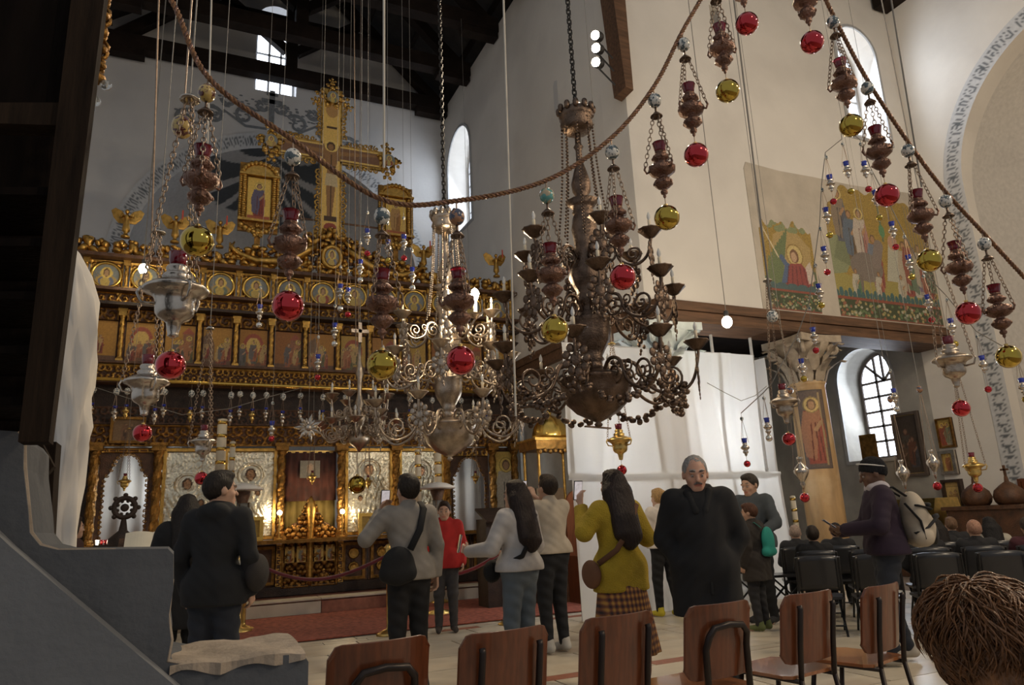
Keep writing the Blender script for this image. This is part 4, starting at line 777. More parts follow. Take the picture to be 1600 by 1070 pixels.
# ---------------------------------------------------------------- small lamps with blue cups
def lamp_C():
    t = thing('small_lamp', 'x', 'oil lamp')
    MB().tube([(0, 0, .27), (0, 0, .24)], .002, 4).ball((0, 0, .225), .014, 8, 6, (1, 1, 1.2)).build('egg', 'egg', t, smooth=True)
    for k in range(3): a = 2*pi*k/3; MB().tube([(.004*cos(a), .004*sin(a), .21), (.032*cos(a), .032*sin(a), .035)], .0016, 4).build('chain', 'chain', t)
    MB().lathe([(.016, .03), (.019, .045), (.024, .072), (.021, .072), (.014, .04), (.001, .035)], 12).build('glass_cup', 'blue_glass', t, smooth=True)
    MB().lathe([(.016, .038), (.018, .03), (.014, .022), (.026, .012), (.034, .002), (.033, -.006), (.022, -.016), (.014, -.022), (.022, -.032), (.02, -.042), (.009, -.05), (.012, -.056), (.004, -.068)], 14, (0, 0, 0), 7, .04).build('lamp_body', 'silver', t, smooth=True)
    return t
pc = lamp_C(); fst = [True]
CL = [(1296, 277, 1302, 319, 'r'), (1322, 256, 1330, 304, 'g'), (1350, 256, 1358, 300, 'r'), (1290, 328, 1298, 371, 'g'), (1367, 301, 1377, 344, 'g'), (1393, 350, 1399, 389, 'r'), (1287, 389, 1293, 428, 'r'), (1279, 447, 1284, 479, 'g'), (1419, 402, 1425, 435, 'g'), (1449, 464, 1454, 502, 'r'), (1270, 515, 1275, 549, 'r'), (1485, 501, 1493, 539, 'g'), (1534, 559, 1544, 610, 'r'), (1252, 564, 1253, 593, 'g'), (1198, 656, 1203, 685, 's'), (1163, 688, 1167, 725, 'r'), (1596, 594, 1600, 625, 'g')]
CLL = [(574, 361, 575, 399, 'r'), (606, 378, 610, 410, 'g'), (631, 370, 632, 406, 'r'), (563, 409, 566, 440, 's'), (644, 421, 647, 452, 's'), (532, 447, 530, 485, 's'), (544, 453, 543, 494, 'r'), (523, 508, 525, 539, 's'), (497, 557, 497, 591, 'r'), (406, 479, 404, 510, 's'), (425, 661, 425, 686, 'r'), (1396, 610, 1398, 640, 's')]
cnm = {'r': 'red', 'g': 'gold', 's': 'silver'}; cab = {0: [], 1: []}
for side, LST in ((0, CL), (1, CLL)):
    for (px, py, bx, by, c) in LST:
        D = 5.6 if side == 0 else 7.6; q = aD(px, py, D); t = pc if fst[0] else copy_tree(pc); fst[0] = False; s = 1. if side == 0 else 1.25; t.scale = (s, s, s); t.location = (q[0], q[1], q[2]-.055*s); t.rotation_euler.z = px*.1
        wh = 'before the transept mosaics' if side == 0 else 'before the altar screen'
        tag(t, 'small silver lamp with blue cup above a tiny %s ball %s' % (cnm[c], wh), None, 'small blue cup lamps '+wh); bz = aD(bx, by, D)[2]
        gball('small_ball', 'tiny %s ball under a blue cup lamp %s' % (cnm[c], wh), (q[0], q[1], bz), .026*s, {'r': 'red_ball', 'g': 'gold_ball', 's': 'silver_ball'}[c], 'tiny balls '+wh, max(.01, t.location.z-.068*s-bz-.03*s)); cab[side].append((q[0], q[1], t.location.z+.27*s))
        if side: cord(t, (11.5-t.location.z)/s-.27, 'wire', .0014, .27)
def cable(label, pts, r=.004, m='wire', name='lamp_cable'):
    return tag(MB().tube(pts, r, 5).build(name, m, smooth=True), label, 'cable')
C0 = cab[0]; cable('thin cable slanting down with blue cup lamps left of the larger mosaic', [aD(1313, 197, 5.6), C0[1], C0[0], C0[3], C0[6], C0[7], C0[10], C0[13], aD(1205, 600, 5.6), C0[14], C0[15]])
cable('dark cable sagging before the frieze of the altar screen', [aY(128, 598, 12.45), aY(200, 622, 12.2), aY(285, 648, 12.0), aY(360, 638, 12.0), aY(420, 620, 12.2), aY(478, 604, 12.45)], .006); cable('thin dark cable sagging in front of the white sheeting', [aY(1105, 598, 8.26), aY(1130, 612, 8.08), aY(1158, 626, 8.04), aY(1180, 618, 8.08), aY(1198, 603, 8.28)], .005)
cable('thin cable slanting down with blue cup lamps across the larger mosaic', [aD(1313, 196, 5.6), C0[2], C0[4], C0[5], C0[8], C0[9], C0[11], C0[12], C0[16]])
# ---------------------------------------------------------------- row of small lamps on the gilt rail
def lamp_D(m):
    t = thing('rail_lamp', 'x', 'oil lamp')
    MB().tube([(0, 0, .0), (0, 0, -.1)], .004, 4).build('hook', 'chain', t); MB().ball((0, 0, -.13), .05, 12, 8, (1, 1, 1.1)).build('egg', 'egg', t, smooth=True)
    for k in range(3): a = 2*pi*k/3; MB().tube([(.006*cos(a), .006*sin(a), -.18), (.045*cos(a), .045*sin(a), -.42)], .003, 4).build('chain', 'chain', t)
    MB().lathe([(.028, -.36), (.035, -.33), (.03, -.33), (.02, -.36), (.001, -.37)], 10).build('glass_cup', 'blue_glass', t, smooth=True)
    MB().lathe([(.028, -.37), (.022, -.385), (.045, -.40), (.058, -.42), (.05, -.44), (.024, -.455), (.04, -.475), (.036, -.495), (.014, -.51), (.018, -.525), (.004, -.545)], 14, (0, 0, 0), 7, .04).build('lamp_body', m, t, smooth=True)
    return t
pd_ = {m: lamp_D(m) for m in ('silver', 'brass')}; ud = set()
for i, (px, m) in enumerate(((146, 'silver'), (183, 'silver'), (200, 'brass'), (245, 'silver'), (258, 'silver'), (300, 'brass'), (318, 'silver'), (362, 'silver'), (376, 'silver'), (396, 'brass'), (417, 'silver'), (443, 'silver'), (470, 'silver'), (505, 'brass'), (540, 'silver'), (600, 'silver'), (640, 'brass'), (675, 'silver'), (720, 'silver'), (760, 'silver'))):
    t = pd_[m] if m not in ud else copy_tree(pd_[m]); ud.add(m); q = aY(px, 604, 12.45); dz = [0, .12, .05, .2][i % 4]; t.location = (q[0], 12.45, 3.61); t.rotation_euler.z = i
    t.scale = (1, 1, 1+dz); tag(t, 'small %s lamp under a white egg hanging from the gilt rail' % ('silver' if m == 'silver' else 'brass gilt'), None, 'small lamps on the gilt rail')
for ll, px, py, s in (('gilt lamp hanging in the doorway with the pale backing', 195, 752, .8), ('dark gilt lamp hanging before the royal doors', 488, 745, .7), ('small gilt lamp in the doorway by the hooded candle stand', 743, 745, .7), ('gilt lamp hanging before the silver icon beside the royal doors', 575, 752, .7)):
    lamp_B(ll, px, py, aY(px, py, 12.5)[1]/ray(px, py)[1], s, 'brass', 'red_glass', .8, 9.0, 'gilt lamps close before the altar screen')
q = aY(558, 757, 11.5); gball('glass_ball', 'bronze gold glass ball hanging before the silver icon beside the royal doors', q, .14, 'gold_ball', None, 9.)
for px, py, r in ((318, 773, .06), (330, 742, .06)): pass
# crystal star
q = aD(482, 668, 9.5); t = thing('crystal_star', 'spiky crystal star hanging before the royal doors', 'star', q); b = MB()
for k in range(14):
    a = 2*pi*k/14; r = .19 if k % 2 else .13; e = np.array([cos(a), 0, sin(a)]); b.tube([e*.03, e*r*.6, e*r], [.012, .028, .002], 6)
b.build('rays', 'silver', t); MB().ball((0, 0, 0), .05, 10, 8).build('core', 'silver', t, smooth=True); cord(t, 3., 'wire', .003, .05)
# ================================================================ chandeliers
def chandelier(label, P, m, tiers, prof, crown, beads, s=1., special=None, plaques=True, cordh=6.):
    t = thing('chandelier', label, 'chandelier', P)      # origin at the bottom finial
    MB().lathe([(r*s, z*s) for r, z in prof], 24, (0, 0, 0), 12, .02).build('stem', m, t, smooth=True)
    if crown:
        zc = crown*s; b = MB(); b.lathe([(.03, zc+.12), (.09, zc+.10), (.15, zc+.05), (.165, zc), (.155, zc-.02), (.14, zc-.04), (.155, zc-.10), (.12, zc-.15), (.05, zc-.17)], 22, (0, 0, 0), 11, .03)
        for k in range(12): a = 2*pi*k/12; b.ball((.16*cos(a), .16*sin(a), zc+.06), .03, 6, 5, (1, 1, 1.5))
        b.build('crown', m, t, smooth=True)
        for k in range(beads[0]):
            a = 2*pi*(k+.3)/beads[0]; b = MB(); n = beads[1]
            for i in range(n): u = i/(n-1); rr = .14+(beads[2]-.14)*u-.02*sin(pi*u); b.ball((rr*cos(a), rr*sin(a), zc-.06+(beads[3]-zc+.06)*u), .0125, 6, 4)
            b.build('bead_chain', m, t, smooth=True)
        b = MB(); link_chain(b, (0, 0, zc+.12), (0, 0, zc+.12+cordh), .07, .009, .022, 6); b.build('suspension_chain', 'iron', t)
    for ti, (z, R, n, up, off) in enumerate(tiers):
        z *= s; R *= s; up *= s; a_ = MB(); r0 = .10*s
        pts = [(r0, 0, z), (r0+.12*R, 0, z+.16*R), (r0+.28*R, 0, z+.13*R), (.52*R, 0, z-.10*R), (.74*R, 0, z-.20*R), (.92*R, 0, z-.10*R), (R, 0, z+up*.5), (R, 0, z+up-.02)]
        Q = []; Pn = np.array(pts)
        for i in range(len(Pn)-1):
            p0, p1, p2, p3 = Pn[max(i-1, 0)], Pn[i], Pn[i+1], Pn[min(i+2, len(Pn)-1)]
            for k in range(5): w = k/5; Q.append(.5*((2*p1)+(-p0+p2)*w+(2*p0-5*p1+4*p2-p3)*w*w+(-p0+3*p1-3*p2+p3)*w**3))
        a_.tube(Q+[Pn[-1]], np.linspace(.017, .012, len(Q)+1)*s, 7)
        a_.tube(spiral((.33*R, 0, z+.02*R), .15*R, 1.6, (1, 0, 0), (0, 0, 1), 26, pi*.6, -1), .011*s, 6); a_.tube(spiral((.72*R, 0, z-.03*R), .13*R, 1.6, (1, 0, 0), (0, 0, 1), 26, -pi*.5, 1), .011*s, 6); a_.tube(spiral((.52*R, 0, z+.06*R), .08*R, 1.4, (1, 0, 0), (0, 0, 1), 18, pi, 1), .009*s, 5)
        for k in range(3): a_.ball((.3*R+.22*R*k, 0, z+.12*R-.14*R*k), .022*s, 6, 5)
        am = a_.build('arm', m, t, smooth=True); me = am.data
        pan = MB().lathe([(.012*s, -.07*s), (.04*s, -.055*s), (.075*s, -.016*s), (.098*s, .006*s), (.104*s, .014*s), (.085*s, .006*s), (.03*s, -.012*s), (.02*s, 0), (.022*s, .02*s), (.016*s, .03*s)], 20, (R, 0, z+up), 10, .05).build('drip_pan', m, t, smooth=True); pme = pan.data
        can = MB().lathe([(.0135*s, .02*s), (.0135*s, .10*s), (.006*s, .102*s)], 10, (R, 0, z+up)).build('candle', 'candle', t, smooth=True); cme = can.data
        blb = MB().lathe([(.008*s, .10*s), (.010*s, .108*s), (.0165*s, .125*s), (.015*s, .145*s), (.007*s, .168*s), (.001, .18*s)], 10, (R, 0, z+up)).build('bulb', 'bulb_off', t, smooth=True); bme = blb.data
        pq = MB()
        if plaques:
            oc = np.array([R*.98, 0, z+up-.22*s])
            for k in range(9): a = 2*pi*k/9; pq.ball(oc+np.array([.004, .08*s*cos(a), .10*s*sin(a)]), .032*s, 7, 5, (.3, 1, 1.1)); pq.tube(spiral(oc+np.array([0, .05*s*cos(a), .06*s*sin(a)]), .03*s, 1.1, (0, 1, 0), (0, 0, 1), 8, a, 1), .007*s, 4)
            pq.ball(oc, .045*s, 8, 6, (.3, 1, 1.2)); pq.tube([oc+np.array([0, 0, .1*s]), oc+np.array([0, 0, .2*s])], .005*s, 5)
            for k in range(5): pq.ball(oc+np.array([0, .03*s*sin(k*2.2), -.12*s-.03*s*k]), .024*s*(1-.1*k), 6, 4, (.4, 1, 1.2))
        pqm = pq.build('leaf_pendant', m, t, smooth=True) if plaques else None
        for o in (am, pan, can, blb)+((pqm,) if pqm else ()): COL.objects.unlink(o); 
        for k in range(n):
            a = 2*pi*(k+off)/n; A = piece('arm', me, t, (0, 0, 0), a); piece('drip_pan', pme, A, (0, 0, 0)); piece('candle', cme, A, (0, 0, 0)); piece('bulb', bme, A, (0, 0, 0))
            if pqm: piece('leaf_pendant', pqm.data, A, (0, 0, 0))
        for o in (am, pan, can, blb)+((pqm,) if pqm else ()): bpy.data.objects.remove(o)
    return t
PRF = [(.004, -.06), (.03, -.045), (.035, -.03), (.02, -.015), (.07, .01), (.17, .06), (.25, .14), (.29, .25), (.295, .33), (.31, .345), (.30, .36), (.20, .40), (.10, .43), (.075, .46), (.07, .50), (.09, .52), (.075, .55), (.10, .60), (.145, .68), (.16, .76), (.155, .85), (.17, .87), (.155, .89), (.11, .94), (.10, .99), (.13, 1.02), (.12, 1.08), (.10, 1.12), (.13, 1.18), (.165, 1.26), (.15, 1.34), (.11, 1.40), (.10, 1.45), (.105, 1.48), (.095, 1.54), (.10, 1.62), (.115, 1.72), (.10, 1.82), (.085, 1.86), (.10, 1.88), (.085, 1.90), (.10, 1.93), (.15, 1.98), (.135, 1.985), (.06, 1.99), (.045, 2.02), (.08, 2.08), (.09, 2.16), (.06, 2.28), (.03, 2.38), (.028, 2.50), (.045, 2.53), (.028, 2.56), (.026, 2.85)]
P1 = aD(935, 657, 6.0); TI = [(.34, .86, 8, .24, .1), (.93, .74, 8, .20, .45), (1.42, .58, 6, .16, .2)]
ch1 = chandelier('large dark bronze chandelier with three tiers of scrolled arms', P1, 'bronze', TI, PRF, 2.84, (8, 36, .24, 1.60))
b = MB()
for k in range(8):   # leafy garland swags slung under the lowest arms
    a0 = 2*pi*(k+.1)/8; a1 = a0+2*pi/8
    for i in range(9):
        u = i/8; a = a0+(a1-a0)*u; rr = .72; z = .22-.16*sin(pi*u); 
        for j in range(3): b.ball((rr*cos(a)+random.uniform(-.02, .02), rr*sin(a)+random.uniform(-.02, .02), z+random.uniform(-.03, .03)), .03, 6, 4, (1, 1, .8))
b.build('garland', 'bronze', ch1, smooth=True)
MB().bar((-.13, 0, -.05), (.13, .03, -.06), .03, .012).build('finial_handle', 'bronze', ch1)
P2 = aD(703, 712, 8.0); ch2 = chandelier('silvery chandelier with one burning bulb behind the bronze chandelier', P2, 'pewter', TI, PRF, 2.84, (8, 46, .24, 1.60), cordh=5)
PR3 = [(.004, -.05), (.03, -.03), (.05, .0), (.13, .06), (.16, .14), (.12, .2), (.05, .24), (.04, .3), (.08, .36), (.10, .44), (.06, .52), (.04, .58), (.07, .64), (.05, .7), (.03, .8), (.04, 1.0), (.065, 1.08), (.04, 1.2), (.02, 1.3), (.02, 1.55)]
P3 = aD(561, 700, 10.2); ch3 = chandelier('smaller silver chandelier with two rings of white bulbs before the altar screen', P3, 'pewter', [(.22, .56, 10, .14, 0), (.50, .42, 8, .24, .3)], PR3, 0, None, plaques=False)
c = MB(); c.box((0, 0, 1.70), (.05, .05, .3)); c.box((0, 0, 1.72), (.26, .05, .05)); c.build('stem_cross', 'pewter', ch3); cord(ch3, 6., 'wire', .006, 1.8)
# ---------------------------------------------------------------- bulbs that burn
def bulb(name, label, P, power, r=.045, up=3., col=(1, .78, .50), stem=True, pw_r=.06):
    t = thing(name, label, 'light bulb', P)
    MB().ball((0, 0, 0), r, 14, 10, (1, 1, 1.2)).build('bulb_glass', 'bulb_on', t, smooth=True); MB().lathe([(r*.45, r*1.05), (r*.5, r*1.3), (r*.5, r*2.2), (r*.2, r*2.4)], 10).build('socket', 'black_plastic', t)
    if stem: cord(t, up, 'wire', .006, r*2.3)
    l = lamp(name+'_light', 'POINT', P, power, col, pw_r); return t
bulb('hanging_bulb', 'bare burning bulb hanging before the first medallions', aY(224, 420, 12.2), 120, .07, 8.3)
bulb('hanging_bulb', 'bare burning bulb on a long cable in front of the transept beam', aY(1136, 503, 7.4), 170, .07, 6.)
q2 = aD(742, 463, 7.9); A = thing('burning_candle_bulb', 'burning candle bulb on an upper arm of the silvery chandelier', 'light bulb', q2)
MB().lathe([(.02, -.05), (.035, -.02), (.05, .03), (.035, .07), (.002, .1)], 12).build('bulb_glass', 'bulb_on', A, smooth=True); MB().lathe([(.02, -.2), (.02, -.05), (.008, -.045)], 10).build('candle', 'candle', A); MB().lathe([(.012, -.26), (.07, -.22), (.085, -.2), (.03, -.2)], 16).build('drip_pan', 'pewter', A)
lamp('candle_bulb_light', 'POINT', q2-np.array([0, .1, 0]), 110, (1, .78, .5), .06)
cen = np.array([P2[0], P2[1], q2[2]-.35]); MB().tube([cen-q2, (cen-q2)*.4+np.array([0, 0, -.28]), (0, 0, -.25)], .012, 6).build('arm', 'pewter', A, smooth=True)
for k, (px, py) in enumerate(((437, 801), (535, 799))):
    q = aY(px, py, 12.70); t = thing('ledge_bulb', 'small burning bulb on the ledge beside the royal doors', 'light bulb', (q[0], 12.70, 1.13), 0, 'burning bulbs beside the royal doors'); dz = q[2]-1.13
    MB().lathe([(.05, 0), (.05, .01), (.012, .02), (.012, dz-.05), (.02, dz-.045), (.02, dz-.03)], 10).build('stand', 'brass', t); MB().ball((0, 0, dz), .04, 12, 8).build('bulb_glass', 'bulb_on', t, smooth=True); lamp('ledge_light', 'POINT', (q[0], 12.63, q[2]), 11, (1, .76, .45), .05)
# three spotlights on the corner post
for k, (px, py) in enumerate(((930, 55), (931, 75), (931, 97))):
    q = aY(px, py, YM-.45); t = thing('spotlight', ['uppermost spotlight on the timber corner post', 'middle spotlight on the timber corner post', 'lowest spotlight on the timber corner post'][k], 'spotlight', q, 0, 'spotlights on the corner post'); d = np.array([-.75, -.5, -.35]); d /= np.linalg.norm(d)
    MB().lathe([(.075, 0), (.08, .02), (.08, .16), (.045, .2), (.01, .21)], 14, (0, 0, 0), axis=-d).build('housing', 'black_plastic', t, smooth=True); MB().lathe([(.068, -.004), (.068, .004)], 14, (0, 0, 0), axis=-d).build('lens', 'bulb_on', t)
    MB().tube([-d*.12, -d*.12+np.array([.05, .1, 0]), np.array([XW-.33, YM-.2, q[2]-.12])-q], .014, 6).build('bracket', 'black_plastic', t)
    lamp('spot_light', 'SPOT', q+d*.05, 260, (1, .84, .62), .06, d, 110, .8)
# ================================================================ people: smooth unions of tapered limbs, meshed as one continuous surface
def seg(P, a, b, ra, rb):
    d = b-a; t = np.clip(((P-a)@d)/(d@d+1e-12), 0, 1); return np.linalg.norm(P-a-t[..., None]*d, axis=-1)-(ra+(rb-ra)*t)
def sdf_mesh(prims, vox, clips=(), subs=()):
    lo = np.full(3, 1e9); hi = -lo; Q = []
    for p in prims:
        if p[0] == 'c': a, b = np.array(p[1], float), np.array(p[2], float); m = max(p[3], p[4]); l, h_ = np.minimum(a, b)-m, np.maximum(a, b)+m
        else: c, r = np.array(p[1], float), np.array(p[2], float); m = r.max() if len(p) > 4 and p[4] is not None else r; l, h_ = c-m, c+m
        Q.append((l, h_)); lo = np.minimum(lo, l); hi = np.maximum(hi, h_)
    lo -= 3*vox; n = np.ceil((hi+3*vox-lo)/vox).astype(int)+1; D = np.full(n, .3, np.float32)
    for p, (l, h_) in zip(prims, Q):
        k = p[5] if p[0] == 'c' and len(p) > 5 else (p[3] if p[0] == 'e' and len(p) > 3 else .02); mg = 2*vox+k*1.2
        i0 = np.maximum(0, np.floor((l-mg-lo)/vox).astype(int)); i1 = np.minimum(n, np.ceil((h_+mg-lo)/vox).astype(int)+1); s_ = tuple(slice(a, b) for a, b in zip(i0, i1))
        G = np.stack(np.meshgrid(*[lo[q]+vox*np.arange(i0[q], i1[q]) for q in range(3)], indexing='ij'), -1)
        if p[0] == 'c': d = seg(G, np.array(p[1], float), np.array(p[2], float), p[3], p[4])
        else:
            V = G-np.array(p[1]); 
            if len(p) > 4 and p[4] is not None: V = V@np.array(p[4])
            r = np.array(p[2], float); k0 = np.linalg.norm(V/r, axis=-1)+1e-9; k1 = np.linalg.norm(V/(r*r), axis=-1)+1e-9; d = k0*(k0-1)/k1
        A = D[s_]; hh = np.clip(.5+.5*(A-d)/k, 0, 1) if k > 0 else (d < A).astype(float); D[s_] = A*(1-hh)+d*hh-k*hh*(1-hh)
    if clips or subs:
        G = np.stack(np.meshgrid(*[lo[q]+vox*np.arange(n[q]) for q in range(3)], indexing='ij'), -1)
        for (pt, nn) in clips: nn = np.array(nn, float); nn /= np.linalg.norm(nn); D = np.maximum(D, (G-np.array(pt))@nn)
        for (c, r) in subs: V = (G-np.array(c))/np.array(r); D = np.maximum(D, -(np.linalg.norm(V, axis=-1)-1)*min(r))
    S = D < 0; nc = n-1; acc = np.zeros((*nc, 3)); cnt = np.zeros(nc)
    cor = [(i, j, k) for i in (0, 1) for j in (0, 1) for k in (0, 1)]
    sl = lambda o: tuple(slice(o[q], o[q]+nc[q]) for q in range(3))
    for a in cor:
        for ax in range(3):
            if a[ax]: continue
            b = list(a); b[ax] = 1; b = tuple(b); da, db = D[sl(a)], D[sl(b)]; cr = S[sl(a)] != S[sl(b)]
            t = np.where(cr, da/np.where(cr, da-db, 1), 0)
            for q in range(3): acc[..., q] += np.where(cr, a[q]+(t if q == ax else 0), 0)
            cnt += cr
    act = cnt > 0; idx = np.full(nc, -1); idx[act] = np.arange(act.sum()); I = np.argwhere(act); V = lo+vox*(I+acc[act]/cnt[act][:, None]); F = []
    for ax in range(3):
        u, v = (ax+1) % 3, (ax+2) % 3; s0 = [slice(1, nc[q]) for q in range(3)]; s0[ax] = slice(0, nc[ax]); s1 = list(s0); s1[ax] = slice(1, nc[ax]+1)
        A, B = S[tuple(s0)], S[tuple(s1)]; E = np.argwhere(A != B)
        if not len(E): continue
        fl_ = A[tuple(E.T)]; base = E.copy(); base[:, u] += 1; base[:, v] += 1
        def at_(du, dv): q = base.copy(); q[:, u] += du; q[:, v] += dv; return idx[tuple(q.T)]
        f = np.stack([at_(-1, -1), at_(0, -1), at_(0, 0), at_(-1, 0)], 1); f[~fl_] = f[~fl_][:, ::-1]; F.append(f)
    return V, np.concatenate(F)
def rot(yaw=0, pit=0):
    a, b = radians(yaw), radians(pit); Rz = np.array([[cos(a), -sin(a), 0], [sin(a), cos(a), 0], [0, 0, 1]]); Rx = np.array([[1, 0, 0], [0, cos(b), -sin(b)], [0, sin(b), cos(b)]]); return Rz@Rx
def hand(w, d, nrm, side, curl=.6, sc=1.):
    """palm, four fingers and a thumb from the wrist w along d; nrm = palm normal; side = direction of the thumb"""
    w, d, nrm, side = [np.array(q, float) for q in (w, d, nrm, side)]; d /= np.linalg.norm(d); side = side-d*(side@d); side /= np.linalg.norm(side); nrm = np.cross(d, side)*np.sign(np.cross(d, side)@nrm+1e-9); P = []
    for o in (-.022, 0, .022): P.append(('c', w+d*.012+side*o*.7*sc, w+d*.085*sc+side*o*1.25*sc, .0145*sc, .0135*sc, .012))
    for o, L in ((.031, .066), (.0105, .074), (-.0105, .07), (-.031, .054)):
        a = w+d*.088*sc+side*o*sc; e1 = d*cos(curl)+nrm*sin(curl); e2 = d*cos(curl*2.1)+nrm*sin(curl*2.1); m_ = a+e1*L*.55*sc; P += [('c', a, m_, .0105*sc, .0098*sc, .004), ('c', m_, m_+e2*L*.5*sc, .0098*sc, .0088*sc, .004)]
    a = w+d*.03*sc+side*.026*sc; m_ = a+(d*.6+side*.75+nrm*.25)*.038*sc; P += [('c', a, m_, .0135*sc, .0115*sc, .006), ('c', m_, m_+(d*.85+side*.15+nrm*.5)*.034*sc, .0115*sc, .0095*sc, .004)]
    return P
SKIN = (.50, .30, .205)
def person(label, loc, face, H, top, bottom, shoes=(.02, .02, .022), skin=SKIN, hair=('short', (.02, .014, .01)), armL=None, armR=None, head=(0, 0), legs=((-.10, 0, 0), (.10, 0, 0)), hem=.84, loose=.022, tm=None, bm_=None, skirt=None, sleeve=1., vox=.0125, gender='m', handL=None, handR=None, hood=None, sit=False, curl=.6, belly=0., collar=None, lean=0., group=None, sock=None):
    s = H/1.7; t = thing('person', label, 'person', loc, radians(face), group); A = np.array; w = .0 if gender == 'm' else -.018
    sh = .178+w; lx = legs
    eL, wL = armL or ((-.245, -.02, 1.12), (-.235, .06, .89)); eR, wR = armR or ((.245, -.02, 1.12), (.235, .06, .89))
    L_ = lambda z: lean*max(0, z-.9)          # forward lean of the trunk
    Y_ = lambda x, y, z: A([x, y+L_(z), z])
    sL, sR = Y_(-sh, 0, 1.385), Y_(sh, 0, 1.385); eL, wL, eR, wR = [A(q, float) for q in (eL, wL, eR, wR)]
    if sit:
        hipz = .50; dz = hipz-.90; kn = [A([-.11, .42, .49]), A([.11, .42, .49])]; an = [A([-.12, .44, .09]), A([.12, .44, .09])]; hp = [A([-.09, 0, .50]), A([.09, 0, .50])]
        Y_ = lambda x, y, z: A([x, y+L_(z), z+dz]); sL, sR = Y_(-sh, 0, 1.385), Y_(sh, 0, 1.385)
        if armL is None: eL, wL, eR, wR = A([-.25, .08, .72]), A([-.14, .33, .62]), A([.25, .08, .72]), A([.14, .33, .62])
    else:
        hp = [A([-.085, 0, .90]), A([.085, 0, .90])]; an = [A([q[0], q[1], .085+q[2]]) for q in lx]; kn = [(hp[i]+an[i])/2+A([0, .035+(.04 if lx[i][2] > 0 else 0), .0]) for i in (0, 1)]
    z0 = dz if sit else 0
    trunk = lambda g: [('c', Y_(-.075, 0, .93), Y_(.075, 0, .93), .115+g, .115+g, .05), ('c', Y_(0, 0, .95), Y_(0, 0, 1.14), .125+g+belly*.5, .118+g+belly, .06), ('e', Y_(0, .0, 1.26), (.165+w+g, .108+g, .20), .05), ('c', Y_(-sh+.05, -.012, 1.355), Y_(sh-.05, -.012, 1.355), .068+g*.8, .068+g*.8, .05)]
    arms = lambda g, f=1.: sum([[('c', a, e, .052+g, .043+g, .04), ('c', e, e+(wv-e)*f, .042+g, .030+g*.9, .02)] for a, e, wv in ((sL, eL, wL), (sR, eR, wR))], [])
    leg = lambda g, f=1.: sum([[('c', hp[i], kn[i], .088+g, .062+g, .04), ('c', kn[i], kn[i]+(an[i]-kn[i])*f, .060+g, .042+g*.9, .02)] for i in (0, 1)], [])
    HC = Y_(0, .015, 1.575); Rh = rot(*head); hs = 1.10; hp_ = lambda x, y, z: HC+hs*(Rh@A([x, y, z]))+A([0, 0, -.02*abs(head[1])/30])
    hz_ = lambda L: [(p[0], p[1], p[2], p[3]*hs, p[4]*hs)+tuple(p[5:]) if p[0] == 'c' else (p[0], p[1], tuple(A(p[2])*hs))+tuple(p[3:]) for p in L]
    nk = Y_(0, -.012, 1.42)
    B = trunk(-.012)+arms(-.008)+leg(-.010)+[('c', nk, hp_(0, -.02, -.07), .055, .05, .03)]
    for i in (0, 1): B += [('c', an[i]+A([0, -.03, -.035]), an[i]+A([.02*(1 if i else -1), .13, -.055]), .036, .028, .03)]
    B0 = B; B = [('e', hp_(0, -.012, .022), (.076, .096, .098), .02, Rh), ('e', hp_(0, .022, -.045), (.058, .068, .075), .03, Rh), ('c', hp_(-.018, .066, -.088), hp_(.018, .066, -.088), .022, .022, .02)]
    B += [('c', hp_(0, .088, .008), hp_(0, .108, -.026), .0085, .0135, .012), ('c', hp_(-.04, .080, .024), hp_(.04, .080, .024), .012, .012, .014), ('c', hp_(-.02, .086, -.057), hp_(.02, .086, -.057), .0085, .0085, .008), ('c', hp_(-.018, .083, -.069), hp_(.018, .083, -.069), .009, .009, .008)]
    for sg in (-1, 1): B += [('e', hp_(sg*.078, -.008, -.008), (.009, .020, .032), .008, Rh), ('e', hp_(sg*.04, .058, -.025), (.022, .02, .02), .02, Rh)]
    B = B0+hz_(B); dL, dR = wL-eL, wR-eR
    hl = handL or dict(d=dL, n=(1, 0, 0), s=(0, 1, .2)); hr = handR or dict(d=dR, n=(-1, 0, 0), s=(0, 1, .2))
    B += hand(wL, hl['d'], hl['n'], hl['s'], hl.get('c', curl))+hand(wR, hr['d'], hr['n'], hr['s'], hr.get('c', curl))
    V, F = sdf_mesh(B, vox, subs=[(hp_(sg*.031, .094, .001), (.014, .013, .010)) for sg in (-1, 1)])
    Lc = (V-HC)@Rh/hs; C = np.tile(A(skin), (len(V), 1)); hm = np.abs(Lc).max(1) < .16
    lip = hm & (Lc[:, 1] > .082) & (np.abs(Lc[:, 0]) < .027) & (Lc[:, 2] > -.077) & (Lc[:, 2] < -.052); C[lip] = A(skin)*A([.9, .55, .55])
    brow = hm & (Lc[:, 1] > .062) & (np.abs(np.abs(Lc[:, 0])-.034) < .02) & (Lc[:, 2] > .022) & (Lc[:, 2] < .035); C[brow] = A(hair[1])*.8+A(skin)*.12
    MB().add(V*s, F.tolist()).build('body', 'skin', t, smooth=True, cols=C)
    for sg in (-1, 1):
        q = hp_(sg*.031, .079, .001)*s; e = MB(); e.ball(q, .0118*s, 10, 8); e.build('eye', 'eye_white', t, smooth=True); e = MB(); e.ball(q+Rh@A([0, .0075, 0])*s, .0052*s, 8, 6); e.build('iris', 'eye_dark', t, smooth=True)
    # clothes
    tg = loose; TB = trunk(tg)+arms(tg*.8, sleeve); hz = hem+z0
    if not sit: TB += [('c', Y_(-.07, 0, .93), Y_(-.075, 0, hem+.02), .115+tg, .118+tg*1.2, .05), ('c', Y_(.07, 0, .93), Y_(.075, 0, hem+.02), .115+tg, .118+tg*1.2, .05)]
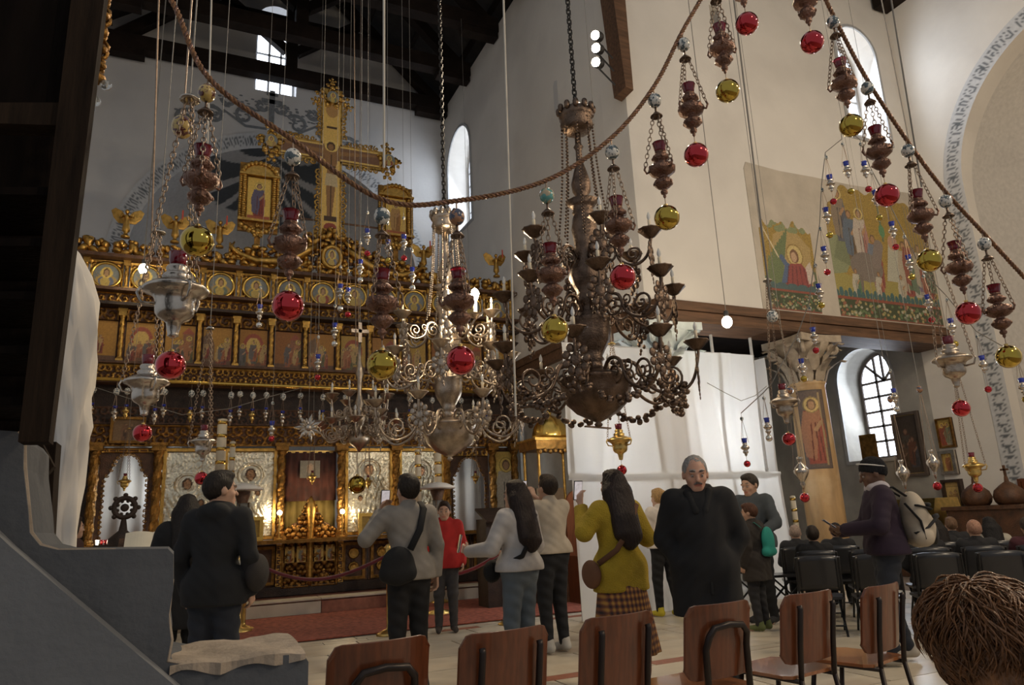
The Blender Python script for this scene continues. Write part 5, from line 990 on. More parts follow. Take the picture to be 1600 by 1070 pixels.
    TB += [('c', Y_(0, -.02, 1.40), Y_(0, -.005, 1.455), .068+tg*.4, .060+tg*.3, .03)]
    if hood: TB += [('e', Y_(0, -.085, 1.42), (.115, .06, .07), .03), ('c', Y_(-.07, .0, 1.445), Y_(.07, .0, 1.445), .045, .045, .03)]
    if collar: TB += [('c', Y_(-.06, .0, 1.46), Y_(.06, .0, 1.46), .05, .05, .02), ('c', Y_(-.05, .06, 1.45), Y_(-.02, .10, 1.36), .022, .02, .01), ('c', Y_(.05, .06, 1.45), Y_(.02, .10, 1.36), .022, .02, .01)]
    V, F = sdf_mesh(TB, vox*1.1, clips=[((0, 0, hz), (0, 0, -1)), (Y_(0, .03, 1.485), (0, .25, 1))])
    wr = .005*np.sin(V[:, 2]*23+V[:, 0]*31+V[:, 1]*12)*np.sin(V[:, 0]*19-V[:, 2]*9+V[:, 1]*23)+.0015*np.sin(V[:, 2]*70+V[:, 0]*60); V = V*(1+0)+np.stack([wr*.7, wr, np.zeros(len(V))], 1)
    MB().add(V*s, F.tolist()).build(top[0], cloth(top[0], top[1], *(top[2:] or ())), t, smooth=True)
    if skirt:
        k = MB(); n = 40; V = []
        for z in np.linspace(.98, skirt, 26): th = np.arange(n)*2*pi/n; u = (.98-z)/(.98-skirt); rx = .165+.10*u; ry = .125+.11*u; fo = 1+.05*u*np.sin(th*9); V.append(np.stack([rx*fo*np.cos(th), ry*fo*np.sin(th), np.full(n, z)], 1))
        k.add(np.concatenate(V)*s, [(i*n+j, i*n+(j+1) % n, (i+1)*n+(j+1) % n, (i+1)*n+j) for i in range(25) for j in range(n)]); o = k.build('skirt', 'plaid', t, smooth=True); md = o.modifiers.new('t', 'SOLIDIFY'); md.thickness = .008
        V, F = sdf_mesh(leg(.0), vox*1.3, clips=[((0, 0, .9), (0, 0, 1))]); MB().add(V*s, F.tolist()).build('tights', cloth('tights', (.02, .02, .022)), t, smooth=True)
    else:
        V, F = sdf_mesh(([('c', Y_(-.078, 0, .94), Y_(.078, 0, .94), .122, .122, .06), ('c', Y_(0, 0, .88), Y_(0, 0, .98), .115, .12, .06)])+leg(.012, .97), vox*1.1, clips=[(Y_(0, 0, 1.06), (0, 0, 1))])
        wr = .005*np.sin(V[:, 2]*60+V[:, 0]*30); V = V+np.stack([wr*.5, wr, 0*wr], 1); MB().add(V*s, F.tolist()).build(bottom[0], cloth(bottom[0], bottom[1]), t, smooth=True)
    for i in (0, 1):
        sg = 1 if i else -1; V, F = sdf_mesh([('c', an[i]+A([0, -.035, -.03]), an[i]+A([.015*sg, .135, -.045]), .045, .036, .03), ('c', an[i]+A([0, -.02, -.02]), an[i]+A([0, -.015, .03]), .044, .046, .02)], .0125, clips=[((0, 0, an[i][2]-.083), (0, 0, -1))]); MB().add(V*s, F.tolist()).build('shoe', cloth('shoe', shoes), t, smooth=True)
    # hair
    st, hc = hair; sk = .010
    base = [('e', hp_(0, -.018, .026), (.083, .100, .104), .02, Rh)]
    if st == 'short': Hh = base+[('e', hp_(0, .03, .095), (.06, .055, .035), .02, Rh)]; cl_ = [(hp_(0, .062, .055), Rh@A([0, 1, -.55])), (hp_(0, -.02, -.035), Rh@A([0, .8, -1]))]
    elif st == 'thin': Hh = [('e', hp_(0, -.018, .024), (.081, .098, .100), .02, Rh)]; cl_ = [(hp_(0, .055, .07), Rh@A([0, 1, -.3])), (hp_(0, -.03, -.03), Rh@A([0, .7, -1]))]
    elif st == 'long':
        Hh = base+[('e', hp_(0, .02, .09), (.066, .06, .035), .02, Rh), ('c', hp_(-.055, -.05, -.04), Y_(-.06, -.115-tg, 1.20), .07, .058, .05), ('c', hp_(.055, -.05, -.04), Y_(.06, -.115-tg, 1.18), .07, .058, .05), ('c', hp_(0, -.07, -.04), Y_(0, -.125-tg, 1.13), .07, .055, .05)]; cl_ = [(hp_(0, .045, .045), Rh@A([0, 1, -.25]))]
    elif st == 'pony': Hh = base+[('e', hp_(0, -.105, .055), (.04, .04, .04), .02, Rh), ('c', hp_(0, -.12, .05), hp_(.02, -.14, -.13), .034, .022, .03), ('e', hp_(0, .03, .09), (.062, .05, .032), .02, Rh)]; cl_ = [(hp_(0, .055, .05), Rh@A([0, 1, -.4])), (hp_(0, 0, -.2), (0, 0, -1))]
    elif st == 'beanie': Hh = [('e', hp_(0, -.018, .030), (.087, .106, .108), .02, Rh)]; cl_ = [(hp_(0, .0, .0), Rh@A([0, .55, -1]))]
    if st != 'bald':
        V, F = sdf_mesh(hz_(Hh), .0095, clips=cl_); a = np.arctan2(V[:, 1]-HC[1], V[:, 0]-HC[0]); nz_ = .0018*np.sin(a*46+V[:, 2]*30)+.0014*np.sin(a*91-V[:, 2]*50); d = V-HC; d /= (np.linalg.norm(d, axis=1)[:, None]+1e-9); V = V+d*nz_[:, None]
        MB().add(V*s, F.tolist()).build('beanie' if st == 'beanie' else 'hair', hairm(st, hc), t, smooth=True)
    t['_s'] = s; return t
mat('eye_white', (.30, .25, .22), .3); mat('eye_dark', (.03, .02, .015), .15)
def cloth(nm, c, rough=.85, bump=.25, bs=300.): return mat('cloth_%s_%02d%02d%02d' % (nm, *[int(q*99) for q in c]), c, rough, var=.18, scale=7, bump=bump, bscale=bs)
def hairm(st, c):
    return mat('hair_%s_%02d%02d%02d' % (st, *[int(q*99) for q in c]), c, .5 if st != 'beanie' else .9, var=.5, scale=14, wood=(9, 9, 1.2), bump=.4, bscale=20, spec=.25)
m_ = bpy.data.materials.new('plaid'); m_.use_nodes = True; MATS['plaid'] = m_; N = m_.node_tree.nodes; Lk = m_.node_tree.links; tc = N.new('ShaderNodeTexCoord'); b_ = N['Principled BSDF']; b_.inputs['Roughness'].default_value = .9
outs = []
for d, sc in (('X', 9), ('Z', 7)):
    wv = N.new('ShaderNodeTexWave'); wv.bands_direction = d; wv.inputs['Scale'].default_value = sc; Lk.new(tc.outputs['Object'], wv.inputs[0]); outs.append(wv)
mm = N.new('ShaderNodeMath'); mm.operation = 'ADD'; Lk.new(outs[0].outputs['Fac'], mm.inputs[0]); Lk.new(outs[1].outputs['Fac'], mm.inputs[1]); hf = N.new('ShaderNodeMath'); hf.operation = 'MULTIPLY'; hf.inputs[1].default_value = .5; Lk.new(mm.outputs[0], hf.inputs[0])
rp = N.new('ShaderNodeValToRGB'); rp.color_ramp.elements[0].color = (.02, .015, .02, 1); rp.color_ramp.elements[1].color = (.42, .22, .05, 1); e = rp.color_ramp.elements.new(.5); e.color = (.16, .06, .03, 1); Lk.new(hf.outputs[0], rp.inputs[0]); Lk.new(rp.outputs[0], b_.inputs['Base Color'])
def tw(t, p):          # person-space point (1.7 m figure) to world
    a = t.rotation_euler.z; s = t['_s']; p = np.array(p)*s; return np.array([t.location.x+p[0]*cos(a)-p[1]*sin(a), t.location.y+p[0]*sin(a)+p[1]*cos(a), t.location.z+p[2]])
def face_dir(t): a = t.rotation_euler.z; return np.array([-sin(a), cos(a), 0])
BLK = (.006, .006, .007)
# --- the crowd standing in front of the altar screen
def tourists():
    pos = lambda px, py, H: (aZ(px, py, H)[0], aZ(px, py, H)[1], 0)
    P = {}
    P['left'] = person('man in black jacket looking right above the grey stone stair', pos(345, 738, 1.69), -28, 1.69, ('jacket', (.007, .0075, .009)), ('trousers', (.014, .018, .028)), hair=('short', (.02, .014, .01)), head=(-42, 0), hood=True, loose=.024, hem=.80)
    P['back'] = person('person in black coat half hidden behind the man in black jacket', (aY(286, 900, 7.0)[0], 7.0, 0), 5, 1.60, ('coat', BLK), ('trousers', BLK), hair=('long', (.015, .011, .009)), loose=.05, hem=.55, gender='f', vox=.016)
    P['sun'] = person('dark haired woman low behind the grey stone stair', (-.99, 8.93, 0), -60, 1.5, ('coat', (.05, .02, .016)), ('trousers', BLK), hair=('long', (.03, .015, .01)), gender='f', vox=.016)
    P['grey'] = person('man in grey sweater photographing with black shoulder bag', pos(638, 742, 1.67), 5, 1.67, ('sweater', (.25, .225, .195)), ('trousers', BLK), hair=('short', (.015, .011, .009)), armL=((-.35, .06, 1.19), (-.17, .24, 1.40)), armR=((.24, -.02, 1.12), (.25, .02, .88)), handL=dict(d=(.5, .3, .75), n=(1, 0, 0), s=(.3, 0, .9)), head=(4, 3), loose=.024, hem=.86)
    P['red'] = person('boy in red hooded top facing the chairs', (3.02, 8.7, 0), 165, 1.53, ('hoodie', (.42, .016, .014)), ('trousers', (.05, .045, .045)), hair=('short', (.03, .016, .01)), hood=True, loose=.03, hem=.82, head=(-8, -6), shoes=(.05, .04, .035))
    P['white'] = person('long haired woman in white sweatshirt holding a phone', pos(806, 752, 1.59), 20, 1.59, ('sweatshirt', (.43, .41, .40)), ('jeans', (.10, .125, .15)), hair=('long', (.022, .013, .011)), gender='f', armL=((-.28, .06, 1.12), (-.30, .33, 1.10)), armR=((.25, .02, 1.12), (.17, .24, 1.06)), handL=dict(d=(-.1, .9, .25), n=(1, 0, 0), s=(0, .1, 1), c=.75), loose=.035, hem=.92, head=(8, 0))
    P['cream'] = person('man in cream sweater raising both arms to photograph', (3.44, 6.66, 0), 12, 1.70, ('sweater', (.47, .41, .325)), ('trousers', (.007, .008, .011)), hair=('short', (.03, .02, .014)), armL=((-.24, .22, 1.34), (-.08, .36, 1.50)), armR=((.27, .18, 1.36), (.10, .36, 1.50)), handL=dict(d=(.2, .3, .9), n=(0, 1, 0), s=(1, 0, .2)), handR=dict(d=(-.2, .3, .9), n=(0, 1, 0), s=(-1, 0, .2)), loose=.026, hem=.93, head=(0, 6), shoes=(.5, .48, .44))
    P['yellow'] = person('woman in yellow knit sweater and plaid skirt raising a phone', pos(957, 735, 1.61), 2, 1.61, ('sweater', (.40, .28, .02), .95, .8, 110.), None, hair=('long', (.030, .016, .012)), gender='f', armL=((-.30, .02, 1.22), (-.17, .26, 1.44)), armR=((.29, .0, 1.15), (.14, .26, 1.30)), handL=dict(d=(.15, .25, .9), n=(1, .3, 0), s=(0, .6, .4)), handR=dict(d=(-.5, .5, .7), n=(-1, 0, 0), s=(0, 0, 1)), loose=.036, hem=.76, skirt=.30, head=(6, 6))
    P['blonde'] = person('blonde woman in white jacket before the white sheeting', (5.72, 7.95, 0), 0, 1.58, ('jacket', (.62, .56, .50)), ('trousers', (.006, .006, .008)), hair=('pony', (.42, .26, .11)), gender='f', loose=.03, hem=.90, shoes=(.55, .45, .03), armR=((.25, .03, 1.12), (.12, .22, 1.08)), armL=((-.25, .03, 1.12), (-.12, .22, 1.08)), legs=((-.11, .04, 0), (.13, -.06, 0)))
    P['coat'] = person('grey haired man with moustache in long black coat', pos(1083, 712, 1.66), 146, 1.66, ('coat', (.0045, .0045, .005)), ('trousers', (.005, .005, .006)), hair=('thin', (.30, .29, .28)), skin=(.52, .29, .20), loose=.044, hem=.60, head=(4, -12), armL=((-.262, -.03, 1.12), (-.165, .03, .96)), armR=((.262, -.03, 1.12), (.165, .03, .96)), handL=dict(d=(.3, 0, -.9), n=(1, 0, 0), s=(0, 1, 0)), handR=dict(d=(-.3, 0, -.9), n=(-1, 0, 0), s=(0, 1, 0)), collar=True, belly=.02, vox=.010)
    P['greyj'] = person('man in grey jacket with a hand on the child', (6.22, 6.78, 0), 112, 1.68, ('jacket', (.06, .07, .078)), ('trousers', (.006, .006, .007)), hair=('short', (.045, .035, .028)), head=(-14, -12), armL=((-.27, .02, 1.12), (-.20, .26, 1.02)), armR=((.27, .0, 1.12), (.24, .16, .95)), loose=.032, hem=.84)
    P['kid'] = person('child in dark coat carrying a teal drawstring bag', (5.80, 6.38, 0), 20, 1.33, ('coat', (.025, .019, .015)), ('trousers', (.016, .016, .018)), hair=('short', (.085, .035, .018)), loose=.04, hem=.66, head=(15, -5), hood=False, shoes=(.10, .12, .04))
    P['beanie'] = person('woman in dark beanie and purple jacket looking at her phone', pos(1362, 716, 1.65), 52, 1.65, ('jacket', (.018, .007, .021)), ('trousers', (.018, .019, .023)), hair=('beanie', (.012, .012, .014)), skin=(.12, .06, .035), gender='f', armL=((-.27, .08, 1.12), (-.12, .32, 1.10)), armR=((.27, .08, 1.12), (.10, .32, 1.08)), head=(0, -16), loose=.035, hem=.88, shoes=(.4, .36, .3), legs=((-.11, .10, 0), (.12, -.08, .02)))
    return P
PE = tourists()
# details that belong to one person
t = PE['coat']; s = t['_s']; Rh = rot(4, -12); HC = np.array([0, .015, 1.568]); Rh = Rh*1.10
mu = MB()
for sg in (-1, 1): mu.tube([(HC+Rh@np.array([sg*q, y, z]))*s for q, y, z in ((0, .103, -.042), (.014, .101, -.045), (.027, .094, -.053))], [.0075, .0075, .004], 7)
mu.build('moustache', hairm('m', (.16, .14, .125)), t, smooth=True)
for sg in (-1, 1): MB().tube([(HC+Rh@np.array([sg*q, y, z]))*s for q, y, z in ((.014, .094, .03), (.03, .093, .036), (.048, .082, .03))], [.005, .006, .003], 6).build('eyebrow', hairm('b', (.12, .1, .09)), t, smooth=True)
V, F = sdf_mesh([('c', (-.075, .07, 1.44), (-.03, .13, 1.30), .03, .028, .01), ('c', (.075, .07, 1.44), (.03, .13, 1.30), .03, .028, .01), ('c', (-.02, .15, 1.28), (-.02, .165, .75), .012, .012, .01)], .011); MB().add(V*s, F.tolist()).build('lapel', cloth('lapel', (.007, .007, .0075)), t, smooth=True)
t = PE['beanie']; s = t['_s']; Rb = rot(0, -16); pts = []
for k in range(24): a = 2*pi*k/24; pts.append((np.array([0, .015, 1.566])+1.10*Rb@np.array([.086*cos(a), -.018+.098*sin(a), .062+.045*sin(a)]))*s)
MB().tube(pts, .006, 6, closed=True).build('beanie_stripe', cloth('stripe', (.6, .58, .55)), t, smooth=True)
V, F = sdf_mesh([('c', (-.09, -.02, 1.43), (.09, -.02, 1.43), .07, .07, .03), ('c', (-.07, .05, 1.44), (.07, .05, 1.44), .04, .04, .03)], .013); MB().add(V*s, F.tolist()).build('scarf', cloth('scarf', (.42, .39, .42)), t, smooth=True)
MB().lathe([(.185*s, .86*s), (.19*s, .90*s), (.18*s, .93*s)], 24).build('shirt_hem', cloth('hem', (.6, .57, .52)), t, smooth=True) if False else None
# phones and bags: things carried, so things of their own
def phone(label, t, p, face=0, tilt=.2, screen=True):
    q = tw(t, p); o = thing('smartphone', label, 'phone', q, t.rotation_euler.z+radians(face)); b = MB(); b.box((0, 0, 0), (.075, .009, .152)); b.build('phone_body', 'black_plastic', o)
    sm = mat('screen', (.3, .3, .35), .2, emit=.7, ecol=(.55, .5, .5), var=.6, scale=30); MB().box((0, -.0055, 0), (.068, .002, .140)).build('screen', sm, o); o.rotation_euler.x = tilt; return o
phone('phone with lit screen raised by the woman in yellow', PE['yellow'], (-.155, .31, 1.56)); phone('phone held out by the woman in white sweatshirt', PE['white'], (-.315, .45, 1.17), 60); phone('phone held up by the man in grey sweater', PE['grey'], (-.09, .32, 1.52)); phone('phone held by the woman in beanie', PE['beanie'], (0, .42, 1.14), 0, -.9); phone('phone held up by the man in cream sweater', PE['cream'], (0, .42, 1.60))
def bag(name, label, t, prims, strap, col, sw=.022, vox=.013, straps2=None, extra=None):
    q = np.array(t.location); s = t['_s']; o = thing(name, label, 'bag', q, t.rotation_euler.z); V, F = sdf_mesh(prims, vox); MB().add(V*s, F.tolist()).build('bag_body', cloth(name, col), o, smooth=True)
    for st in [strap]+(straps2 or []): MB().tube(np.array(st)*s, sw*s, 6, flat=.3).build('strap', cloth(name+'_strap', tuple(np.array(col)*.8) if name != 'backpack' else (.012, .012, .014)), o, smooth=True)
    return o
bag('shoulder_bag', 'black shoulder bag at the hip of the man in grey sweater', PE['grey'], [('e', (-.16, -.17, .98), (.14, .07, .15), .03), ('c', (-.25, -.16, .92), (-.07, -.18, .92), .06, .06, .04)], [(.10, .0, 1.475), (.09, -.11, 1.42), (.03, -.165, 1.25), (-.06, -.18, 1.10)], (.005, .005, .006), .028)
bag('shoulder_bag', 'small black bag slung across the woman in white sweatshirt', PE['white'], [('e', (-.16, .19, .92), (.10, .05, .10), .03)], [(.10, .03, 1.47), (.10, -.13, 1.40), (.0, -.175, 1.22), (-.12, -.16, 1.05), (-.20, -.02, .98), (-.19, .14, .98)], (.005, .005, .006), .024)
bag('shoulder_bag', 'brown leather bag slung across the woman in yellow sweater', PE['yellow'], [('e', (-.26, .02, .90), (.05, .12, .11), .03)], [(.12, .03, 1.48), (.11, -.14, 1.42), (.0, -.19, 1.25), (-.14, -.18, 1.08), (-.24, -.06, .98)], (.15, .065, .03), .022)
bag('backpack', 'beige and black backpack on the woman in beanie', PE['beanie'], [('e', (0, -.26, 1.17), (.16, .11, .23), .04), ('c', (-.13, -.27, 1.02), (.13, -.27, 1.02), .085, .085, .05), ('e', (0, -.36, 1.08), (.12, .05, .13), .03)], [(-.11, .06, 1.42), (-.11, -.10, 1.44), (-.09, -.2, 1.36)], (.42, .36, .28), .03, straps2=[[(.11, .06, 1.42), (.11, -.10, 1.44), (.09, -.2, 1.36)], [(-.155, -.25, 1.28), (-.10, -.36, 1.25), (0, -.385, 1.24), (.10, -.36, 1.25), (.155, -.25, 1.28)], [(-.17, -.20, 1.05), (-.155, -.32, 1.10), (-.09, -.41, 1.17), (0, -.425, 1.19), (.09, -.41, 1.17), (.155, -.32, 1.10), (.17, -.20, 1.05)], [(-.17, -.16, 1.30), (-.175, -.26, 1.15), (-.19, -.27, 1.0)], [(.17, -.16, 1.30), (.175, -.26, 1.15), (.19, -.27, 1.0)]])
bp_ = [o for o in bpy.data.objects if o.name == 'backpack'][0]
V, F = sdf_mesh([('e', (0, -.385, 1.04), (.105, .035, .10), .02), ('c', (-.08, -.37, 1.28), (.08, -.37, 1.28), .02, .02, .02)], .012); MB().add(V*PE['beanie']['_s'], F.tolist()).build('front_pocket', cloth('pocket', (.03, .03, .032)), bp_, smooth=True)
bag('drawstring_bag', 'teal drawstring bag on the back of the child', PE['kid'], [('e', (.04, -.20, 1.18), (.13, .075, .20), .03), ('c', (-.06, -.2, 1.04), (.14, -.2, 1.04), .06, .06, .04)], [(-.1, .05, 1.42), (-.1, -.1, 1.44), (-.04, -.17, 1.36)], (.015, .24, .19), .012)
bag('shoulder_bag', 'dark bag under the arm of the man in black jacket', PE['left'], [('e', (.27, .06, 1.0), (.07, .13, .13), .03)], [(-.08, .05, 1.46), (.06, .13, 1.30), (.2, .12, 1.12)], (.02, .016, .014), .02)
# --- people seated with their backs to us beside the column
P0_ = aD(1440, 830, 7.3)[:2]
def seated(label, row, k, hair, col):
    q = P0_+np.array([.67, .743])*.95*row+np.array([.743, -.67])*.55*k; return person(label, (q[0], q[1], 0), -42, 1.36, ('coat', col), ('trousers', BLK), hair=hair, sit=True, vox=.019, loose=.04, hem=.84, group='seated audience')
SE = [('seated man with thin fair hair nearest the man in grey jacket', 2, -2, ('thin', (.34, .25, .2)), (.012, .012, .014)), ('seated dark haired person behind the thin haired man', 1, -1.75, ('short', (.03, .02, .015)), BLK), ('seated person in black before the honey coloured column', 2, -1.1, ('short', (.012, .01, .01)), (.014, .014, .015)),
      ('seated man with greying dark hair beside the beige backpack', 1, .35, ('short', (.05, .045, .04)), (.012, .012, .015)), ('seated long haired woman in brown before the gold case', 2, 1., ('long', (.02, .012, .01)), (.02, .014, .013)), ('seated brown haired person below the embossed gold icon', 3, 1.7, ('short', (.16, .09, .05)), (.015, .012, .012)),
      ('seated man with bald reddish crown before the carved domes', 1, 1.3, ('thin', (.40, .22, .15)), (.01, .01, .012)), ('seated black haired woman in cream jacket', 2, 2.05, ('long', (.012, .01, .01)), (.35, .32, .26)), ('seated person in brown wool cap and dark red coat', 1, 2.25, ('beanie', (.07, .055, .045)), (.05, .008, .014))]
SP = [seated(*a) for a in SE]
# --- the child in front of us
def fg_head():
    q = aD(1534, 1012, 1.45); t = thing('person', 'child with tousled brown hair seated right before the camera', 'person', (q[0], q[1], 0)); c = np.array([0, 0, q[2]])
    B = [('e', c+np.array([0, 0, 0]), (.078, .098, .105), .02), ('c', c+np.array([0, .0, -.08]), c+np.array([0, -.01, -.17]), .05, .05, .03), ('c', c+np.array([-.13, -.02, -.24]), c+np.array([.13, -.02, -.24]), .06, .06, .04), ('e', c+np.array([0, 0, -.42]), (.16, .10, .25), .05), ('c', c+np.array([-.1, .2, -.62]), c+np.array([-.1, 0, -.6]), .07, .08, .05), ('c', c+np.array([.1, .2, -.62]), c+np.array([.1, 0, -.6]), .07, .08, .05), ('c', c+np.array([-.1, .22, -.62]), np.array([-.1, .24, .05]), .055, .045, .03), ('c', c+np.array([.1, .22, -.62]), np.array([.1, .24, .05]), .055, .045, .03), ('c', c+np.array([-.17, 0, -.26]), c+np.array([-.2, .1, -.48]), .045, .035, .03), ('c', c+np.array([.17, 0, -.26]), c+np.array([.2, .1, -.48]), .045, .035, .03), ('c', c+np.array([-.2, .1, -.48]), c+np.array([-.1, .28, -.52]), .033, .025, .02), ('c', c+np.array([.2, .1, -.48]), c+np.array([.1, .28, -.52]), .033, .025, .02)]
    B += hand(c+np.array([-.1, .28, -.52]), (.2, .9, -.1), (0, 0, -1), (1, .3, 0))+hand(c+np.array([.1, .28, -.52]), (-.2, .9, -.1), (0, 0, -1), (-1, .3, 0))
    for sg in (-1, 1): B.append(('e', c+np.array([sg*.08, -.005, -.02]), (.012, .022, .032), .008))
    V, F = sdf_mesh(B, .012); MB().add(V, F.tolist()).build('body', 'skin', t, smooth=True, cols=np.tile(np.array(SKIN)*.8, (len(V), 1)))
    V, F = sdf_mesh([('c', c+np.array([-.13, -.02, -.24]), c+np.array([.13, -.02, -.24]), .075, .075, .04), ('e', c+np.array([0, 0, -.42]), (.185, .125, .26), .05), ('c', c+np.array([-.17, 0, -.26]), c+np.array([-.2, .1, -.48]), .062, .05, .03), ('c', c+np.array([.17, 0, -.26]), c+np.array([.2, .1, -.48]), .062, .05, .03)], .014, clips=[(c+np.array([0, 0, -.175]), (0, 0, 1))]); MB().add(V, F.tolist()).build('jumper', cloth('jumper', (.03, .03, .04)), t, smooth=True)
    # tousled hair: a cap with many bent locks
    V, F = sdf_mesh([('e', c+np.array([0, -.01, .022]), (.092, .108, .108), .02), ('e', c+np.array([0, -.045, -.05]), (.085, .07, .10), .03)], .009); hm_ = mat('hair_child', (.20, .085, .03), .4, var=.6, scale=10, wood=(9, 9, 2.), bump=.5, bscale=18)
    MB().add(V, F.tolist()).build('hair', hm_, t, smooth=True); R_ = random.Random(3); b = MB()
    for k in range(3000):
        z = R_.uniform(-.98, 1); v = R_.uniform(0, 2*pi); rr = sqrt(max(0, 1-z*z)); n = np.array([rr*cos(v), rr*sin(v), z])
        if n[1] > .6 and n[2] < .2: continue
        c0 = c+np.array([0, -.012, .02]); ax = np.array([.095, .111, .110]); p = n.copy(); pts = []; sw = R_.uniform(-.5, .5)+.5*sin(v*3+z*4); L = R_.uniform(.4, .85); lift = R_.uniform(0, .22)*(1 if z > .3 else .5)
        for i in range(7):
            u = i/6; pts.append(c0+p*ax*(1+lift*sin(pi*u*.75)+.02)); dn = np.array([.25*n[0], .2*n[1]-.15, -1.]); dn = dn-p*(dn@p); dn /= np.linalg.norm(dn)+1e-9; sd = np.cross(p, dn); q_ = p+(dn+sd*(sw+.5*sin(u*5+k)))*L/6; p = q_/np.linalg.norm(q_)
        r0 = R_.uniform(.0014, .0030); b.tube(pts, [r0*.8, r0, r0, r0, r0*.85, r0*.55, r0*.12], 3, cap=False)
    tag(b.build('hair_locks', hm_, t, smooth=True), kind='stuff')
fg_head()
# ================================================================ foreground stair, pulpit, drapes
def pplate(name, px, Y, th, m, parent=None, rough=0.):
    P = [aY(x, y, Y) for x, y in px]; return MB().plate([(p[0]+random.uniform(-rough, rough), p[2]+random.uniform(-rough, rough)) for p in P], [], (0, Y, 0), (1, 0, 0), (0, 0, 1), (0, th, 0)).build(name, m, parent, world=parent is not None, fix=True)
sp0 = aY(0, 1000, 2.2); stair = thing('stone_stair', 'grey plastered stone stair flank with broken edges', 'stair', (sp0[0], 2.2, 0))
zf = lambda x, y: aY(x, y, 2.2)
body = [(-60, 668), (26, 674), (37, 688), (36, 730), (44, 800), (46, 832), (62, 852), (90, 859), (180, 858), (262, 857), (271, 866), (271, 920), (264, 960), (268, 1000), (262, 1034)]
sq = [(zf(*p)[0], zf(*p)[2]) for p in body]; last = [(zf(*p)[0], zf(*p)[2]) for p in ((300, 1040), (390, 1034), (440, 1024), (474, 1021), (482, 1034))]
ol = sq+last+[(last[-1][0], 0), (sq[0][0], 0)]; MB().plate(ol, [], (0, 2.2, 0), (1, 0, 0), (0, 0, 1), (0, .42, 0)).build('stair_wall', 'stone_grey', stair, world=True, fix=True)
dg = [(zf(*p)[0], zf(*p)[2]) for p in ((-60, 770), (25, 852), (292, 1078))]; MB().plate(dg+[(dg[-1][0], 0), (dg[0][0], 0)], [], (0, 2.12, 0), (1, 0, 0), (0, 0, 1), (0, .078, 0)).build('stair_stringer', 'stone_light', stair, world=True, fix=True)
zt = last[0][1]; b = MB(); nx, ny = 26, 12; x0, x1 = sq[-2][0], last[-1][0]-.01; V = []
for j in range(ny):
    for i in range(nx):
        u, v = i/(nx-1), j/(ny-1); e = .02*sin(u*9)+.014*sin(u*23+1); V.append((x0+(x1-x0)*u, 2.185+.5*abs(e)*(j == 0)+v*(.43-.02*abs(sin(u*14))), zt+.010+.004*sin(u*11+v*5)-.006*(j in (0, ny-1))))
n0 = len(V); b.add(V+[(x, y, z-.022+.008*sin(x*40)) for x, y, z in V], [(j*nx+i, j*nx+i+1, (j+1)*nx+i+1, (j+1)*nx+i) for j in range(ny-1) for i in range(nx-1)]+[(i+1, i, n0+i, n0+i+1) for i in range(nx-1)]+[(nx-1+j*nx, nx-1+(j+1)*nx, n0+nx-1+(j+1)*nx, n0+nx-1+j*nx)[::-1] for j in range(ny-1)]); b.build('worn_tread', 'stone_raw', stair, world=True)
e = MB(); pts = [zf(x, y) for x, y in body[1:9]]; e.tube([(p[0], 2.215, p[2]) for p in pts], [.005, .004, .007, .005, .007, .006, .004, .003], 6); e.build('chipped_edge', 'stone_raw', stair, world=True)
e = MB(); pts = [zf(x, y) for x, y in ((271, 905), (266, 940), (263, 962), (268, 1000), (262, 1033), (300, 1040), (390, 1034), (440, 1024))]; e.tube([(p[0], 2.205, p[2]) for p in pts], [.002, .004, .005, .006, .007, .004, .003, .002], 6); e.build('chipped_edge', 'stone_raw', stair, world=True)
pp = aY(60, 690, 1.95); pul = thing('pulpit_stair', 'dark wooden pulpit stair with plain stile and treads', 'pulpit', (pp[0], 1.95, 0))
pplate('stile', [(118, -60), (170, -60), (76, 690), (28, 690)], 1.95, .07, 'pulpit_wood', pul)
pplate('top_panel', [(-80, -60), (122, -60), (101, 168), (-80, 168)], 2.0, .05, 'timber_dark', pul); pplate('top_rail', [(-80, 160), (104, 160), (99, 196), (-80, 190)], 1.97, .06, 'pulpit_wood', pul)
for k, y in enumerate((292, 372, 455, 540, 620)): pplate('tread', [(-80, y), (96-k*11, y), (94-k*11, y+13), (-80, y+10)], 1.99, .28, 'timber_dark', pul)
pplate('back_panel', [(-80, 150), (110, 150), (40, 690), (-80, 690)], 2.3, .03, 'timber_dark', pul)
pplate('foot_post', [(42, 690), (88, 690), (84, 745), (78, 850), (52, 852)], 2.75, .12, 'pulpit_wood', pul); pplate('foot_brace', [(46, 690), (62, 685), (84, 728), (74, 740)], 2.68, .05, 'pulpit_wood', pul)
b = MB()
for k in range(11): q = aY(163-1.0*k, -20+13*k, 2.1); b.tube(spiral(q, .022, 1.2, (1, 0, 0), (0, 0, 1), 10, k*1.7, 1 if k % 2 else -1), .007, 5); b.ball(q+np.array([.008*(-1)**k, -.01, .01]), .014, 7, 5)
q = aY(160, 60, 2.1); t = thing('gilt_carving', 'gilt carved ornament with small glass lamps on the pulpit edge', 'carving', q); b.v = [np.concatenate(b.v)]; b.build('scrollwork', 'gold_dark', t, world=True, smooth=True)
for px, py, r in ((152, 122, .022), (165, 133, .016), (147, 158, .017), (142, 172, .011)): MB().ball(aY(px, py, 2.08), r, 12, 8, (1, 1, .85)).build('glass_lamp', 'glass_clear' if py > 125 else 'gold_dark', t, world=True, smooth=True)
q = aY(100, 700, 3.7); b = MB(); V = []; n = 36; rings = [(380, 104, 6), (395, 110, 12), (430, 113, 22), (470, 112, 32), (520, 112, 33), (560, 110, 33), (600, 107, 30), (640, 104, 27), (665, 103, 30), (700, 100, 27), (760, 90, 29), (830, 80, 30), (900, 74, 32), (1010, 70, 34)]
